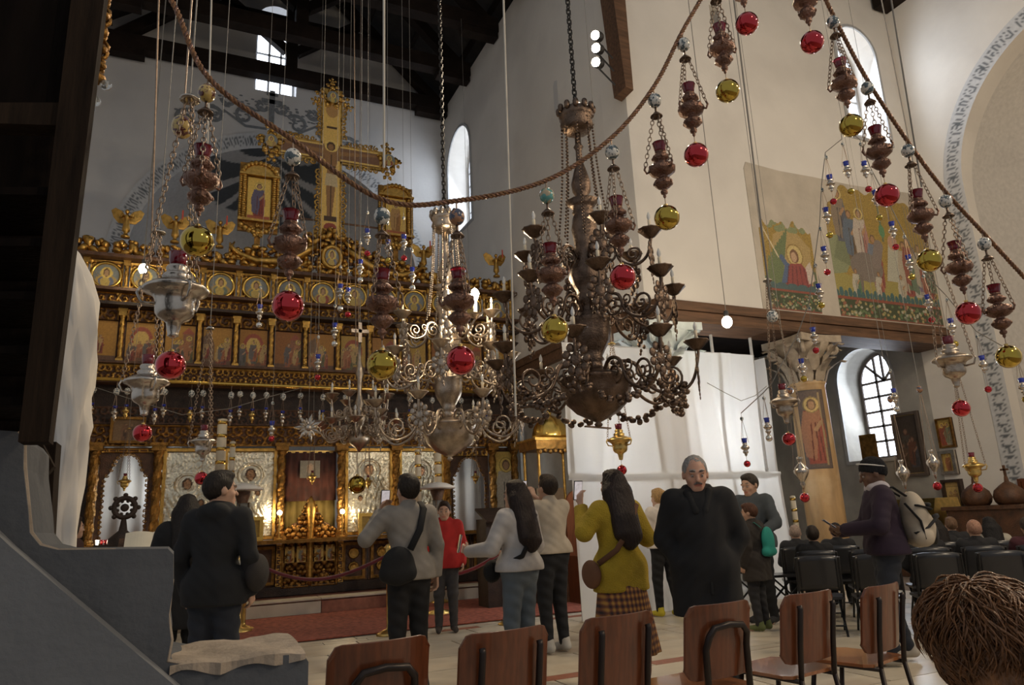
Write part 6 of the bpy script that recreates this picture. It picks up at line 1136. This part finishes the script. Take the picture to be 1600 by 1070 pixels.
for i, (py, px, r) in enumerate(rings):
    c = aY(px, py, 3.7); rr = r*3.5/1120; th = np.arange(n)*2*pi/n; f = 1+.12*np.sin(th*5+i*.9)+.09*np.sin(th*9-i*1.7)+.06*np.sin(th*15+i); V.append(np.stack([c[0]+rr*f*np.cos(th), 3.7+rr*f*np.sin(th), np.full(n, max(c[2], .0) if i < len(rings)-1 else 0.)], 1))
b.add(np.concatenate(V), [(i*n+j, i*n+(j+1) % n, (i+1)*n+(j+1) % n, (i+1)*n+j) for i in range(len(rings)-1) for j in range(n)]+[tuple(range(n))]); tag(b.build('draped_cloth', 'cloth_white', smooth=True), 'crumpled white cloth wrapped round a post beside the pulpit', 'cloth')
# ================================================================ scaffold wrapped in white sheeting
sc = thing('scaffold_sheeting', 'white plastic sheeting hung over a scaffold at the wall corner', 'sheeting', (6.4, 8.3, 0)); nx, nz = 110, 80; R_ = random.Random(9)
fold = [(R_.uniform(4.6, 8.2), R_.uniform(.03, .12), R_.uniform(-.04, .04)) for _ in range(26)]
def wob(x, z, z0): return sum(a*np.exp(-((x+.05*np.sin(z*2+c)-c)/w)**2) for c, w, a in fold)*.7+.03*np.sin(x*1.7+z*2.1)+.02*np.exp(-((z-1.78)/.03)**2)+.012*np.sin(x*9+z*3)
def sheet_face(nm, x0, x1, z0, z1, Y, side=None, mn='sheet'):
    X, Z = np.meshgrid(np.linspace(x0, x1, nx), np.linspace(z0, z1, nz)); Wb = wob(X, Z, z0); Zt = Z+0
    P = np.stack([X, Y-Wb, Zt], -1) if side is None else np.stack([np.full_like(X, side)+Wb*.6, X-4.6+Y, Zt], -1); b = MB(); b.add(P.reshape(-1, 3), [(j*nx+i, j*nx+i+1, (j+1)*nx+i+1, (j+1)*nx+i) for j in range(nz-1) for i in range(nx-1)]); return b.build(nm, mn, sc, world=True, smooth=True)
sheet_face('front_sheet', 4.62, 8.22, .02, 1.80, 8.24); sheet_face('front_sheet', 4.60, 7.95, 1.74, 3.58, 8.30); sheet_face('side_sheet', 4.6, 6.2, .02, 3.56, 8.30, 8.20)
for x in (4.75, 6.0, 7.3, 8.08):
    for y in ((8.42, 9.7) if x > 7 else (8.42,)): MB().tube([(x, y, 0), (x, y, 3.9)], .024, 8).build('scaffold_pole', 'frame_stone', sc, world=True)
for z in (1.85, 3.6): MB().tube([(4.7, 8.42, z), (8.1, 8.42, z)], .024, 8).build('scaffold_rail', 'frame_stone', sc, world=True)
bulb('sheet_fill_bulb', 'added unseen bulb backlighting the white sheeting from inside', (7.35, 9.3, 2.4), 230, .05, 1.2, (.94, .97, 1))  # added bulbs; their glow stands in for window daylight behind the sheeting
bulb('sheet_fill_bulb', 'second added unseen bulb backlighting the white sheeting from inside', (5.35, 9.2, 2.3), 130, .05, 1.6, (.94, .97, 1))
# ================================================================ wooden chairs in the foreground
def chair(label, X, Y, rz, arch_tube):
    t = thing('wooden_chair', label, 'chair', (X, Y, 0), rz); w, nx, nz = .42, 17, 10; r_ = .05
    V = []; out = []
    for j in range(nz+1):
        for i in range(nx+1):
            u, v = i/nx*2-1, j/nz; hw = w/2; z = .50+.34*v; cr = max(0, abs(u)*hw-(hw-r_)); lim = r_-sqrt(max(0, r_*r_-cr*cr)); zz = min(max(z, .50+lim), .84-lim); V.append((u*hw, .045*u*u+.0-.03*(v-.5)*0-.05*v, zz))
    n0 = len(V); b = MB(); q = lambda i, j: j*(nx+1)+i
    b.add(V+[(x, y+.014, z) for x, y, z in V], [(q(i, j), q(i+1, j), q(i+1, j+1), q(i, j+1)) for j in range(nz) for i in range(nx)]+[tuple(n0+k for k in (q(i, j), q(i, j+1), q(i+1, j+1), q(i+1, j))) for j in range(nz) for i in range(nx)]+[(q(i+1, 0), q(i, 0), n0+q(i, 0), n0+q(i+1, 0)) for i in range(nx)]+[(q(i, nz), q(i+1, nz), n0+q(i+1, nz), n0+q(i, nz)) for i in range(nx)]+[(q(0, j), q(0, j+1), n0+q(0, j+1), n0+q(0, j)) for j in range(nz)]+[(q(nx, j+1), q(nx, j), n0+q(nx, j), n0+q(nx, j+1)) for j in range(nz)])
    o = b.build('backrest', 'chair_wood', t, smooth=False); md = o.modifiers.new('bevel', 'BEVEL'); md.width = .003; md.segments = 2
    MB().plate([(-.20, .06), (-.17, .02), (.17, .02), (.20, .06), (.21, .36), (.17, .42), (-.17, .42), (-.21, .36)], [], (0, 0, .435), (1, 0, 0), (0, 1, 0), (0, 0, .016)).build('seat', 'chair_seat', t, fix=True)
    if arch_tube:
        p = [(-.13, -.02, .42), (-.13, -.028, .64), (-.12, -.05, .70), (-.09, -.055, .735), (0, -.058, .745), (.09, -.055, .735), (.12, -.05, .70), (.13, -.028, .64), (.13, -.02, .42)]; MB().tube(p, .016, 8).build('back_frame', 'tube', t, smooth=True)
    else:
        for sg in (-1, 1): MB().tube([(sg*.135, .0, .42), (sg*.135, -.022, .60), (sg*.135, -.05, .77), (sg*.135, -.045, .785)], .014, 8).build('back_post', 'tube', t, smooth=True)
    for sg in (-1, 1):
        xx = sg*(.13 if arch_tube else .135); MB().tube([(xx, 0, .44), (sg*.17, -.05, .02), (sg*.172, -.052, 0)], .0135, 8).build('rear_leg', 'tube', t, smooth=True); MB().tube([(sg*.15, .36, .435), (sg*.175, .43, .02), (sg*.176, .432, 0)], .0135, 8).build('front_leg', 'tube', t, smooth=True)
        MB().tube([(sg*.15, 0, .425), (sg*.15, .37, .425)], .012, 8).build('seat_rail', 'tube', t, smooth=True)
    return t
for ll, px, py, rz, at_ in (('wooden chair with dark arched tube on its back beside the stone stair', 600, 1001, 7, 1), ('wooden chair behind the woman in white sweatshirt', 797, 984, 7, 0), ('wooden chair behind the woman in plaid skirt', 974, 960, 8, 0), ('wooden chair with dark arched tube on its back before the man in black coat', 1132, 942, 4, 1), ('wooden chair with bright seat edge before the child with teal bag', 1272, 925, 8, 0), ('wooden chair at the end of the row beside the tousled child', 1387, 913, 14, 0)):
    q = aZ(px, py, .84); chair(ll, q[0], q[1]+.05, radians(rz), at_)
# ================================================================ black audience chairs
def bchair():
    t = thing('black_chair', 'x', 'chair'); V = []; nx, nz = 8, 6
    b = MB(); 
    for j in range(nz+1):
        for i in range(nx+1): u, v = i/nx*2-1, j/nz; V.append((u*.22, -.20+.05*u*u-.05*v, .44+.34*v-.02*abs(u)**3))
    b.add(V, [(j*(nx+1)+i, j*(nx+1)+i+1, (j+1)*(nx+1)+i+1, (j+1)*(nx+1)+i) for j in range(nz) for i in range(nx)]); o = b.build('backrest', 'black_gloss', t, smooth=True); md = o.modifiers.new('t', 'SOLIDIFY'); md.thickness = .016
    MB().plate([(-.22, -.17), (.22, -.17), (.23, .18), (.18, .23), (-.18, .23), (-.23, .18)], [], (0, 0, .345), (1, 0, 0), (0, 1, 0), (0, 0, .025)).build('seat', 'black_gloss', t, fix=True)
    for sg in (-1, 1): MB().tube([(sg*.2, -.24, .76), (sg*.21, -.19, .40), (sg*.21, .20, .02), (sg*.21, .21, 0)], .012, 6).build('leg', 'black_metal', t); MB().tube([(sg*.19, .18, .35), (sg*.19, -.22, .02), (sg*.19, -.23, 0)], .012, 6).build('leg', 'black_metal', t)
    MB().tube([(-.19, -.2, .1), (.19, -.2, .1)], .009, 6).build('stretcher', 'black_metal', t); return t
mat('black_gloss', (.02, .02, .022), .28, var=.2); bc = bchair(); bfirst = True
gp = lambda row, k: P0_+np.array([.67, .743])*.95*row+np.array([.743, -.67])*.55*k
spots = [(p.location.x, p.location.y, -42) for p in SP]+[(*gp(r_, k_), -42) for r_, k_ in ((0, -1.9), (0, -.9), (0, .1), (0, 1.1), (1, -.75), (0, 2.1))]
for i, (x, y, f) in enumerate(spots):
    t = bc if bfirst else copy_tree(bc); bfirst = False; t.location = (x, y, 0); t.rotation_euler.z = radians(f); tag(t, 'black chair under the '+SE[i][0].replace('seated ', '') if i < len(SP) else 'empty black folding chair behind the seated audience', None, 'black audience chairs')
for px, py, ll in ((1168, 945, 'black crossed leg folding stool by the child with teal bag'), (1232, 955, 'black crossed leg folding stool before the seated audience')):
    q = aZ(px, py, 0); t = thing('folding_stool', ll, 'stool', (q[0], q[1], 0), radians(-20)); MB().box((0, 0, .44), (.5, .36, .03)).build('seat', 'black_gloss', t)
    for sy in (-1, 1):
        MB().bar((-.22, sy*.16, 0.01), (.22, sy*.16, .43), .02, .02).build('leg', 'black_metal', t); MB().bar((.22, sy*.14, 0.01), (-.22, sy*.14, .43), .02, .02).build('leg', 'black_metal', t)
q = gp(1, 2.95); t = thing('red_bag', 'crimson handbag on the floor beside the person in wool cap', 'bag', (q[0], q[1], 0)); V, F = sdf_mesh([('e', (0, 0, .17), (.17, .09, .16), .03), ('c', (-.1, 0, .07), (.1, 0, .07), .07, .07, .04)], .014, clips=[((0, 0, .005), (0, 0, -1))]); MB().add(V, F.tolist()).build('bag_body', cloth('red_bag', (.35, .01, .05)), t, smooth=True); MB().tube([(-.1, 0, .3), (-.07, 0, .42), (.07, 0, .42), (.1, 0, .3)], .012, 6).build('handle', cloth('red_bag', (.35, .01, .05)), t, smooth=True)
# ================================================================ furniture before the altar screen
def candle_stand(label, px, py, Y):
    q = aY(px, py, Y); t = thing('candle_stand', label, 'candle stand', (q[0], Y, 0)); z = q[2]
    MB().lathe([(.26, z-.08), (.27, z-.06), (.14, z+.0), (.02, z+.02)], 24).build('hood', 'cloth_white', t, smooth=True); MB().lathe([(.10, z-.09), (.11, z-.10), (.07, z-.24), (.08, z-.25)], 18).build('neck', 'carved_wood', t, smooth=True)
    MB().lathe([(.075, .55), (.075, z-.25)], 18).build('glass_cylinder', 'glass_clear', t, smooth=True)
    for k in range(3): a = 2*pi*k/3; MB().tube([(.085*cos(a), .085*sin(a), .5), (.085*cos(a), .085*sin(a), z-.24)], .012, 6).build('post', 'silver', t, smooth=True)
    MB().lathe([(.20, 0), (.20, .04), (.06, .07), (.05, .4), (.14, .48), (.15, .56), (.02, .56)], 20).build('base', 'brass', t, smooth=True); return t
candle_stand('hooded candle stand with glass cylinder beside the man in black jacket', 380, 757, 10.6); candle_stand('hooded candle stand behind the boy in red', 683, 755, 10.4)
def tall_candle(label, px, py, Y, r):
    q = aY(px, py, Y); t = thing('tall_candle', label, 'candle', (q[0], Y, 0)); z = q[2]; MB().lathe([(r, z-.95), (r, z), (r*.3, z+.01)], 14).build('candle_shaft', 'candle', t, smooth=True); MB().lathe([(.16, 0), (.16, .04), (.05, .08), (.03, .3), (.06, .5), (.03, .7), (.04, z-1.05), (.10, z-.98), (.10, z-.95), (.02, z-.95)], 16).build('candlestick', 'brass', t, smooth=True)
    for k in range(4): MB().lathe([(r*1.04, z-.2*k-.08), (r*1.04, z-.2*k-.03)], 14).build('painted_ring', 'gold_bright', t, smooth=True)
for ll, px, py, r in (('thick painted candle before the second silver icon', 348, 655, .07), ('tall slender candle before the second silver icon', 364, 690, .04), ('tall candle beside the hooded stand behind the boy in red', 653, 703, .05), ('thick tall candle behind the boy in red', 684, 700, .06)): tall_candle(ll, px, py, 11.75 if r > .05 else 11.55, r)
for ll, x0, x1, y0, y1 in (('small gold framed icon on the ledge under the silver icons', 375, 412, 812, 852), ('small gold framed icon on the ledge behind the man in grey sweater', 560, 597, 808, 845)):
    a, b_ = aY(x0, y1, 12.68), aY(x1, y0, 12.68); w, h = b_[0]-a[0], b_[2]-a[2]; t = thing('ledge_icon', ll, 'icon', ((a[0]+b_[0])/2, 12.72, 1.122)); frame('frame', -w/2, w/2, 0, h, .06, .0, 'gold_bright', t, .05).location = (0, 0, 0); 
    for ch in t.children: ch.data.transform(Matrix.Translation(Vector(t.location)))
    p = Paint(w-.1, h-.1, 22, 26, (.45, .30, .06)); p.saint(.5, .05, .85, (.3, .2, .06), (.2, .14, .05)); p.mesh('panel', (-w/2+.05, -.02, .05), (1, 0, 0), (0, 0, 1), t, world=False, thick=.02); MB().box((0, .02, h/2), (w, .03, h)).build('back_board', 'gold_dark', t)
def post(label, px, py):
    q = aZ(px, py, 0); t = thing('rope_post', label, 'barrier post', (q[0], q[1], 0)); MB().lathe([(.15, 0), (.15, .015), (.11, .04), (.03, .07), (.025, .1), (.025, .88), (.045, .9), (.05, .93), (.03, .96), (.05, 1.0), (.03, 1.04), (.004, 1.06)], 16).build('post', 'brass', t, smooth=True); return q
pq = [post('brass rope post beside the man in black jacket', 380, 985), post('brass rope post beside the man in grey sweater', 607, 992), post('brass rope post behind the woman in white sweatshirt', 797, 975)]
for i, ll in enumerate(('dark red barrier rope before the silver icons', 'dark red barrier rope behind the boy in red')):
    a, b_ = pq[i], pq[i+1]; P = [a+(b_-a)*k/20+np.array([0, 0, .92-.28*sin(pi*k/20)]) for k in range(21)]; tag(MB().tube(P, .022, 8).build('barrier_rope', 'red_velvet', smooth=True), ll, 'rope')
q = aY(238, 832, 8.6); t = thing('lectern', 'dark wooden lectern carrying an open book', 'lectern', (q[0], 8.6, 0)); MB().box((0, 0, .55), (.5, .4, 1.1)).build('cabinet', 'carved_wood', t); MB().box((0, -.02, q[2]-.17), (.62, .46, .03), R=np.array([[1, 0, 0], [0, cos(.5), -sin(.5)], [0, sin(.5), cos(.5)]])).build('slope', 'carved_wood', t)
t = thing('open_book', 'large open book with cream pages on the dark lectern', 'book', (q[0], 8.55, q[2]-.12)); Rt = np.array([[1, 0, 0], [0, cos(.75), -sin(.75)], [0, sin(.75), cos(.75)]])
for sg in (-1, 1):
    b = MB(); V = [np.array([sg*.25*u, (v-.5)*.36, .02*sin(pi*u)+.004]) for v in (0, 1) for u in np.linspace(0, 1, 9)]; V = [Rt@v for v in V]; b.add(V+[v+Rt@np.array([0, 0, -.02]) for v in V], [(i, i+1, 10+i, 9+i) for i in range(8)]+[(18+i, 27+i, 28+i, 19+i) for i in range(8)]+[(i+1, i, 18+i, 19+i) for i in range(8)]+[(9+i, 10+i, 28+i, 27+i) for i in range(8)]); b.build('page_block', 'paper', t, smooth=False)
q = aY(195, 793, 10.5); t = thing('icon_stand', 'dark carved round openwork ornament on a post', 'ornament', (q[0], 10.5, 0)); b = MB(); th = np.arange(20)*2*pi/20; b.tube(np.stack([.12*np.cos(th), 0*th, q[2]+.12*np.sin(th)], 1), .035, 6, closed=True); 
for k in range(8): a = 2*pi*k/8; b.ball((.155*cos(a), 0, q[2]+.155*sin(a)), .03, 6, 5); b.ball((.085*cos(a+.4), 0, q[2]+.085*sin(a+.4)), .022, 6, 5)
b.ball((0, 0, q[2]), .05, 8, 6, (1, .5, 1)); b.build('openwork_disc', 'carved_dark', t, smooth=True); MB().lathe([(.2, 0), (.2, .1), (.07, .3), (.05, .8), (.12, 1.0), (.16, q[2]-.38), (.05, q[2]-.28), (.03, q[2]-.15)], 14).build('post', 'carved_dark', t, smooth=True)
q = aY(195, 842, 12.6); t = thing('red_light_tray', 'tray of small red glasses modelling red string lights under the doorway with pale backing', 'light tray', (q[0], 12.62, 1.122)); MB().box((0, 0, .03), (.8, .16, .06)).build('tray', 'carved_dark', t)  # row of red string lights, built as small glasses on a tray
for k in range(14): MB().lathe([(.016, .06), (.024, .13), (.018, .128), (.012, .065)], 8, (-.36+.055*k, -.03+.05*(k % 2), 0)).build('red_light_glass', 'red_ball' if k % 3 else 'lit', t, smooth=True)
q = aY(864, 690, 10.5); t = thing('icon_canopy', 'gilded domed icon canopy on slender posts beside the white sheeting', 'canopy', (q[0]-.05, 10.5, 0)); z = q[2]; w = .36
for sx in (-1, 1):
    for sy in (-1, 1): MB().lathe([(.035, .9), (.028, 1.0), (.022, z-.2), (.035, z-.15)], 10, (sx*w, sy*.26, 0)).build('post', 'gold', t, smooth=True)
MB().box((0, 0, .45), (.84, .66, .9)).build('cabinet', 'carved_wood', t); MB().box((0, 0, z-.08), (.84, .64, .14)).build('entablature', 'gold_dark', t); MB().box((0, 0, z+.01), (.9, .7, .04)).build('canopy_cornice', 'gold', t)
MB().lathe([(.30, z+.03), (.30, z+.12), (.27, z+.24), (.19, z+.35), (.08, z+.42), (.03, z+.44), (.05, z+.48), (.01, z+.54)], 24, (0, 0, 0), 8, .05).build('dome', 'gold_bright', t, smooth=True)
for k in range(9): MB().ball((-.36+.09*k, -.33, z-.19+.02*(k % 2)), .04, 7, 5, (1, .5, 1)).build('fringe_drop', 'gold_dark', t, smooth=True)
p = Paint(.5, .7, 24, 34, (.16, .10, .05)); p.saint(.5, .04, .85, (.3, .2, .08), (.14, .1, .06)); p.mesh('canopy_icon', (-.25, .1, 1.05), (1, 0, 0), (0, 0, 1), t, world=False, thick=.04)
q = aY(862, 790, 10.1); t = thing('wooden_throne', 'brown wooden throne with rounded back behind the man in cream', 'throne', (q[0]+.5, 9.9, 0)); MB().box((0, 0, .35), (.5, .5, .7)).build('seat_box', 'chair_wood', t); MB().plate(arch(.5, 1.0, 10, 0, .7), [], (0, .2, 0), (1, 0, 0), (0, 0, 1), (0, .05, 0)).build('back_panel', 'chair_wood', t, fix=True)
q = aZ(835, 1000, 0)
t = thing('dark_lectern', 'dark wooden reading stand behind the woman in white sweatshirt', 'lectern', (4.55, 10.6, 0)); MB().box((0, 0, .65), (.55, .4, 1.3)).build('cabinet', 'carved_dark', t); MB().box((0, -.05, 1.36), (.6, .5, .03), R=np.array([[1, 0, 0], [0, cos(.4), -sin(.4)], [0, sin(.4), cos(.4)]])).build('slope', 'carved_dark', t)
t = thing('wooden_stall', 'dark wooden stall in the aisle between sheeting and column', 'stall', (9.0, 11.6, 0)); MB().box((0, 0, .95), (2.4, .5, 1.9)).build('cabinet', 'carved_dark', t)
for k in range(3): MB().box((-.75+.75*k, -.27, .95), (.62, .04, 1.6)).build('panel', 'carved_wood', t)
# ================================================================ pictures on the wall with the arch
def wall_icon(name, label, x0, y0, x1, y1, draw, fm, fw=.05, dp=.05, base=(.4, .27, .07)):
    a, b_ = aX(x0, y0, XR-.03), aX(x1, y1, XR-.03); ya, yb = max(a[1], b_[1]), min(a[1], b_[1]); zb, zt = min(a[2], b_[2]), max(a[2], b_[2]); w, h = ya-yb, zt-zb
    t = thing(name, label, 'painting', (XR-.03, (ya+yb)/2, zb)); U = (0, -1, 0)
    MB().plate([(-w/2, 0), (w/2, 0), (w/2, h), (-w/2, h)], [[(-w/2+fw, fw), (w/2-fw, fw), (w/2-fw, h-fw), (-w/2+fw, h-fw)]], (0, 0, 0), U, (0, 0, 1), (-dp, 0, 0)).build('frame', fm, t, fix=True); MB().box((.015, 0, h/2), (.025, w, h)).build('back_board', 'carved_dark', t)
    p = Paint(w-2*fw, h-2*fw, 30, max(8, int(30*h/w)), base); draw(p); p.mesh('canvas', (-.012, w/2-fw, fw), U, (0, 0, 1), t, world=False); return t
def d1(p):
    p.rect(0, 0, 1, 1, (.055, .04, .03)); p.saint(.4, .2, .6, (.10, .03, .025), (.07, .06, .05), None, (.25, .14, .09)); p.saint(.65, .1, .55, (.06, .06, .07), (.12, .05, .03), None, (.25, .14, .09)); p.saint(.2, .05, .5, (.08, .05, .03), (.1, .06, .04), None, (.2, .12, .08))
wall_icon('large_painting', 'large dark painting on the grey wall below the arched window', 1393, 648, 1452, 742, d1, 'frame_dark')
def d2(p): p.rect(0, 0, 1, .3, (.2, .1, .04)); p.saint(.28, .05, .85, (.3, .06, .03), (.25, .07, .04)); p.saint(.7, .05, .85, (.35, .3, .2), (.2, .2, .12)); p.rect(.47, .3, .53, .9, (.2, .08, .03)); p.rect(.35, .7, .65, .76, (.2, .08, .03))
wall_icon('framed_painting', 'golden icon of two saints with a cross between them', 1462, 655, 1495, 698, d2, 'gold_dark', .03)
def d3(p): p.saint(.5, .02, 1.0, (.22, .09, .04), (.30, .12, .05))
wall_icon('framed_painting', 'small icon of one saint in a silvery white frame', 1467, 705, 1499, 740, d3, 'silver', .06)
def d4(p): p.saint(.3, .15, .6, (.4, .26, .1), (.3, .18, .06), None); p.saint(.62, .15, .65, (.45, .3, .12), (.35, .2, .08), None); p.rect(0, .85, 1, .88, (.25, .15, .05))
wall_icon('framed_painting', 'large embossed gold icon leaning low on the wall', 1472, 750, 1514, 808, d4, 'carved_dark', .05, .07, (.5, .34, .12))
wall_icon('framed_painting', 'brown framed icon just inside the banded arch', 1591, 748, 1612, 792, d3, 'chair_wood', .05)
q = aX(1444, 812, 12.1); t = thing('reliquary_case', 'gold glazed case with sloping top against the grey wall', 'display case', (12.2, q[1]+.15, 0)); MB().box((0, 0, .42), (.9, 1.1, .84)).build('cabinet', 'carved_wood', t)
MB().add([(-.45, -.55, .84), (.45, -.55, .84), (.45, .55, .84), (-.45, .55, .84), (-.2, -.5, 1.32), (.4, -.5, 1.32), (.4, .5, 1.32), (-.2, .5, 1.32)], [(0, 3, 2, 1), (4, 5, 6, 7), (0, 1, 5, 4), (1, 2, 6, 5), (2, 3, 7, 6), (3, 0, 4, 7)]).build('case_top', 'brass', t)
q = aX(1562, 800, 12.2); t = thing('carved_stall', 'carved dark wooden stall topped by two onion domes with crosses', 'stall', (12.2, q[1], 0)); MB().box((0, 0, .55), (.9, 1.2, 1.1)).build('cabinet', 'carved_wood', t); MB().box((0, 0, 1.13), (1., 1.3, .06)).build('cornice', 'carved_wood', t)
for sg in (-1, 1):
    d = MB().lathe([(.17, 0), (.21, .05), (.23, .13), (.20, .23), (.11, .31), (.035, .36), (.025, .44)], 20, (-.1, sg*.27, 1.16), 10, .03).build('onion_dome', 'carved_wood', t, smooth=True); c = MB(); c.box((-.1, sg*.27, 1.68), (.03, .03, .2)); c.box((-.1, sg*.27, 1.71), (.03, .12, .03)); c.build('dome_cross', 'carved_wood', d)
t = thing('gilt_banner', 'tall narrow gilt banner board beside the arched window', 'banner', (12.3, 10.0, 0)); MB().box((0, 0, 1.5), (.05, .35, 2.2)).build('board', 'gold_dark', t); MB().lathe([(.2, 0), (.2, .04), (.03, .08), (.03, .5)], 12).build('foot', 'brass', t)
q = aY(1242, 782, 8.9); tall_candle('tall yellow candle in the dark aisle by the column', 1238, 775, 10.4, .05)
t = wall_icon('framed_painting', 'x', 1500, 700, 1501, 701, d3, 'gold_dark') if False else None
# ================================================================ ropes that drop from the roof
for ll, a, b_, D, m in (('thin pale rope dropping past the crucifix arm', (600, -60), (600, 262), 2.6, 'cord_white'), ('long thin pale rope hanging between the silvery chandelier and the side wall', (785, -60), (806, 650), 5.0, 'cord_white'), ('dark cord dropping across the smaller mosaic to a white egg', (1142, -40), (1206, 488), 5.4, 'wire'), ('dark cord dropping beside the banded arch', (1386, -40), (1440, 292), 3.6, 'wire'), ('thin pale rope dropping left of the crucifix', (332, -60), (322, 320), 3.4, 'cord_white'), ('dark cord dropping before the apse wall', (250, -60), (236, 395), 3.2, 'chain'), ('thin dark cord dropping in front of the crucifix', (553, -60), (556, 540), 10.2, 'chain')):
    tag(MB().tube([aD(*a, D), aD((a[0]+b_[0])/2, (a[1]+b_[1])/2, D), aD(*b_, D)], .0045 if D < 4 else .007, 6).build('hanging_rope', m), ll, 'rope')
q = aD(285, 198, 2.9); t = thing('hanging_egg', 'gold and brown painted egg hanging alone left of the copper lamp', 'egg', q); MB().ball((0, 0, 0), .042, 16, 12, (1, 1, 1.2)).build('egg_shell', 'egg_gold', t, smooth=True); cord(t, 3.5, 'chain', .004, .045)
q = aD(1207, 494, 5.4); t = thing('hanging_egg', 'pale egg hanging under the transept beam', 'egg', q); MB().ball((0, 0, 0), .042, 16, 12, (1, 1, 1.1)).build('egg_shell', 'egg', t, smooth=True); cord(t, .05, 'wire', .004, .045)
for x_, ll in ((.15, 'added cool white lamp on a stand behind the screen near the doorway with pale backing'), (3.95, 'added cool white lamp on a stand behind the screen near the other doorway')):  # added unseen lamps that brighten the doorway backings like daylight
    t = bulb('doorway_fill_lamp', ll, (x_, 13.75, 2.3), 85, .06, 2., (.80, .90, 1.), stem=False, pw_r=.1); MB().lathe([(.14, -2.07), (.14, -2.04), (.02, -2.0), (.015, -.08), (.03, -.06)], 12).build('stand', 'black_metal', t)
# ================================================================ added bulbs, out of view behind the viewer, that brighten the scene
for i, (x, y, z, pw) in enumerate(((3.0, -2.4, 6.0, 260), (6.6, -.4, 5.6, 560), (9.6, 2.6, 6.4, 560))):
    bulb('added_nave_bulb', ['added unseen bare bulb hanging in the nave behind the pulpit', 'added unseen bare bulb hanging in the nave over the wooden chairs', 'added unseen bare bulb hanging high before the banded arch'][i], (x, y, z), pw, .06, 5., (1, .80, .56), pw_r=.12)
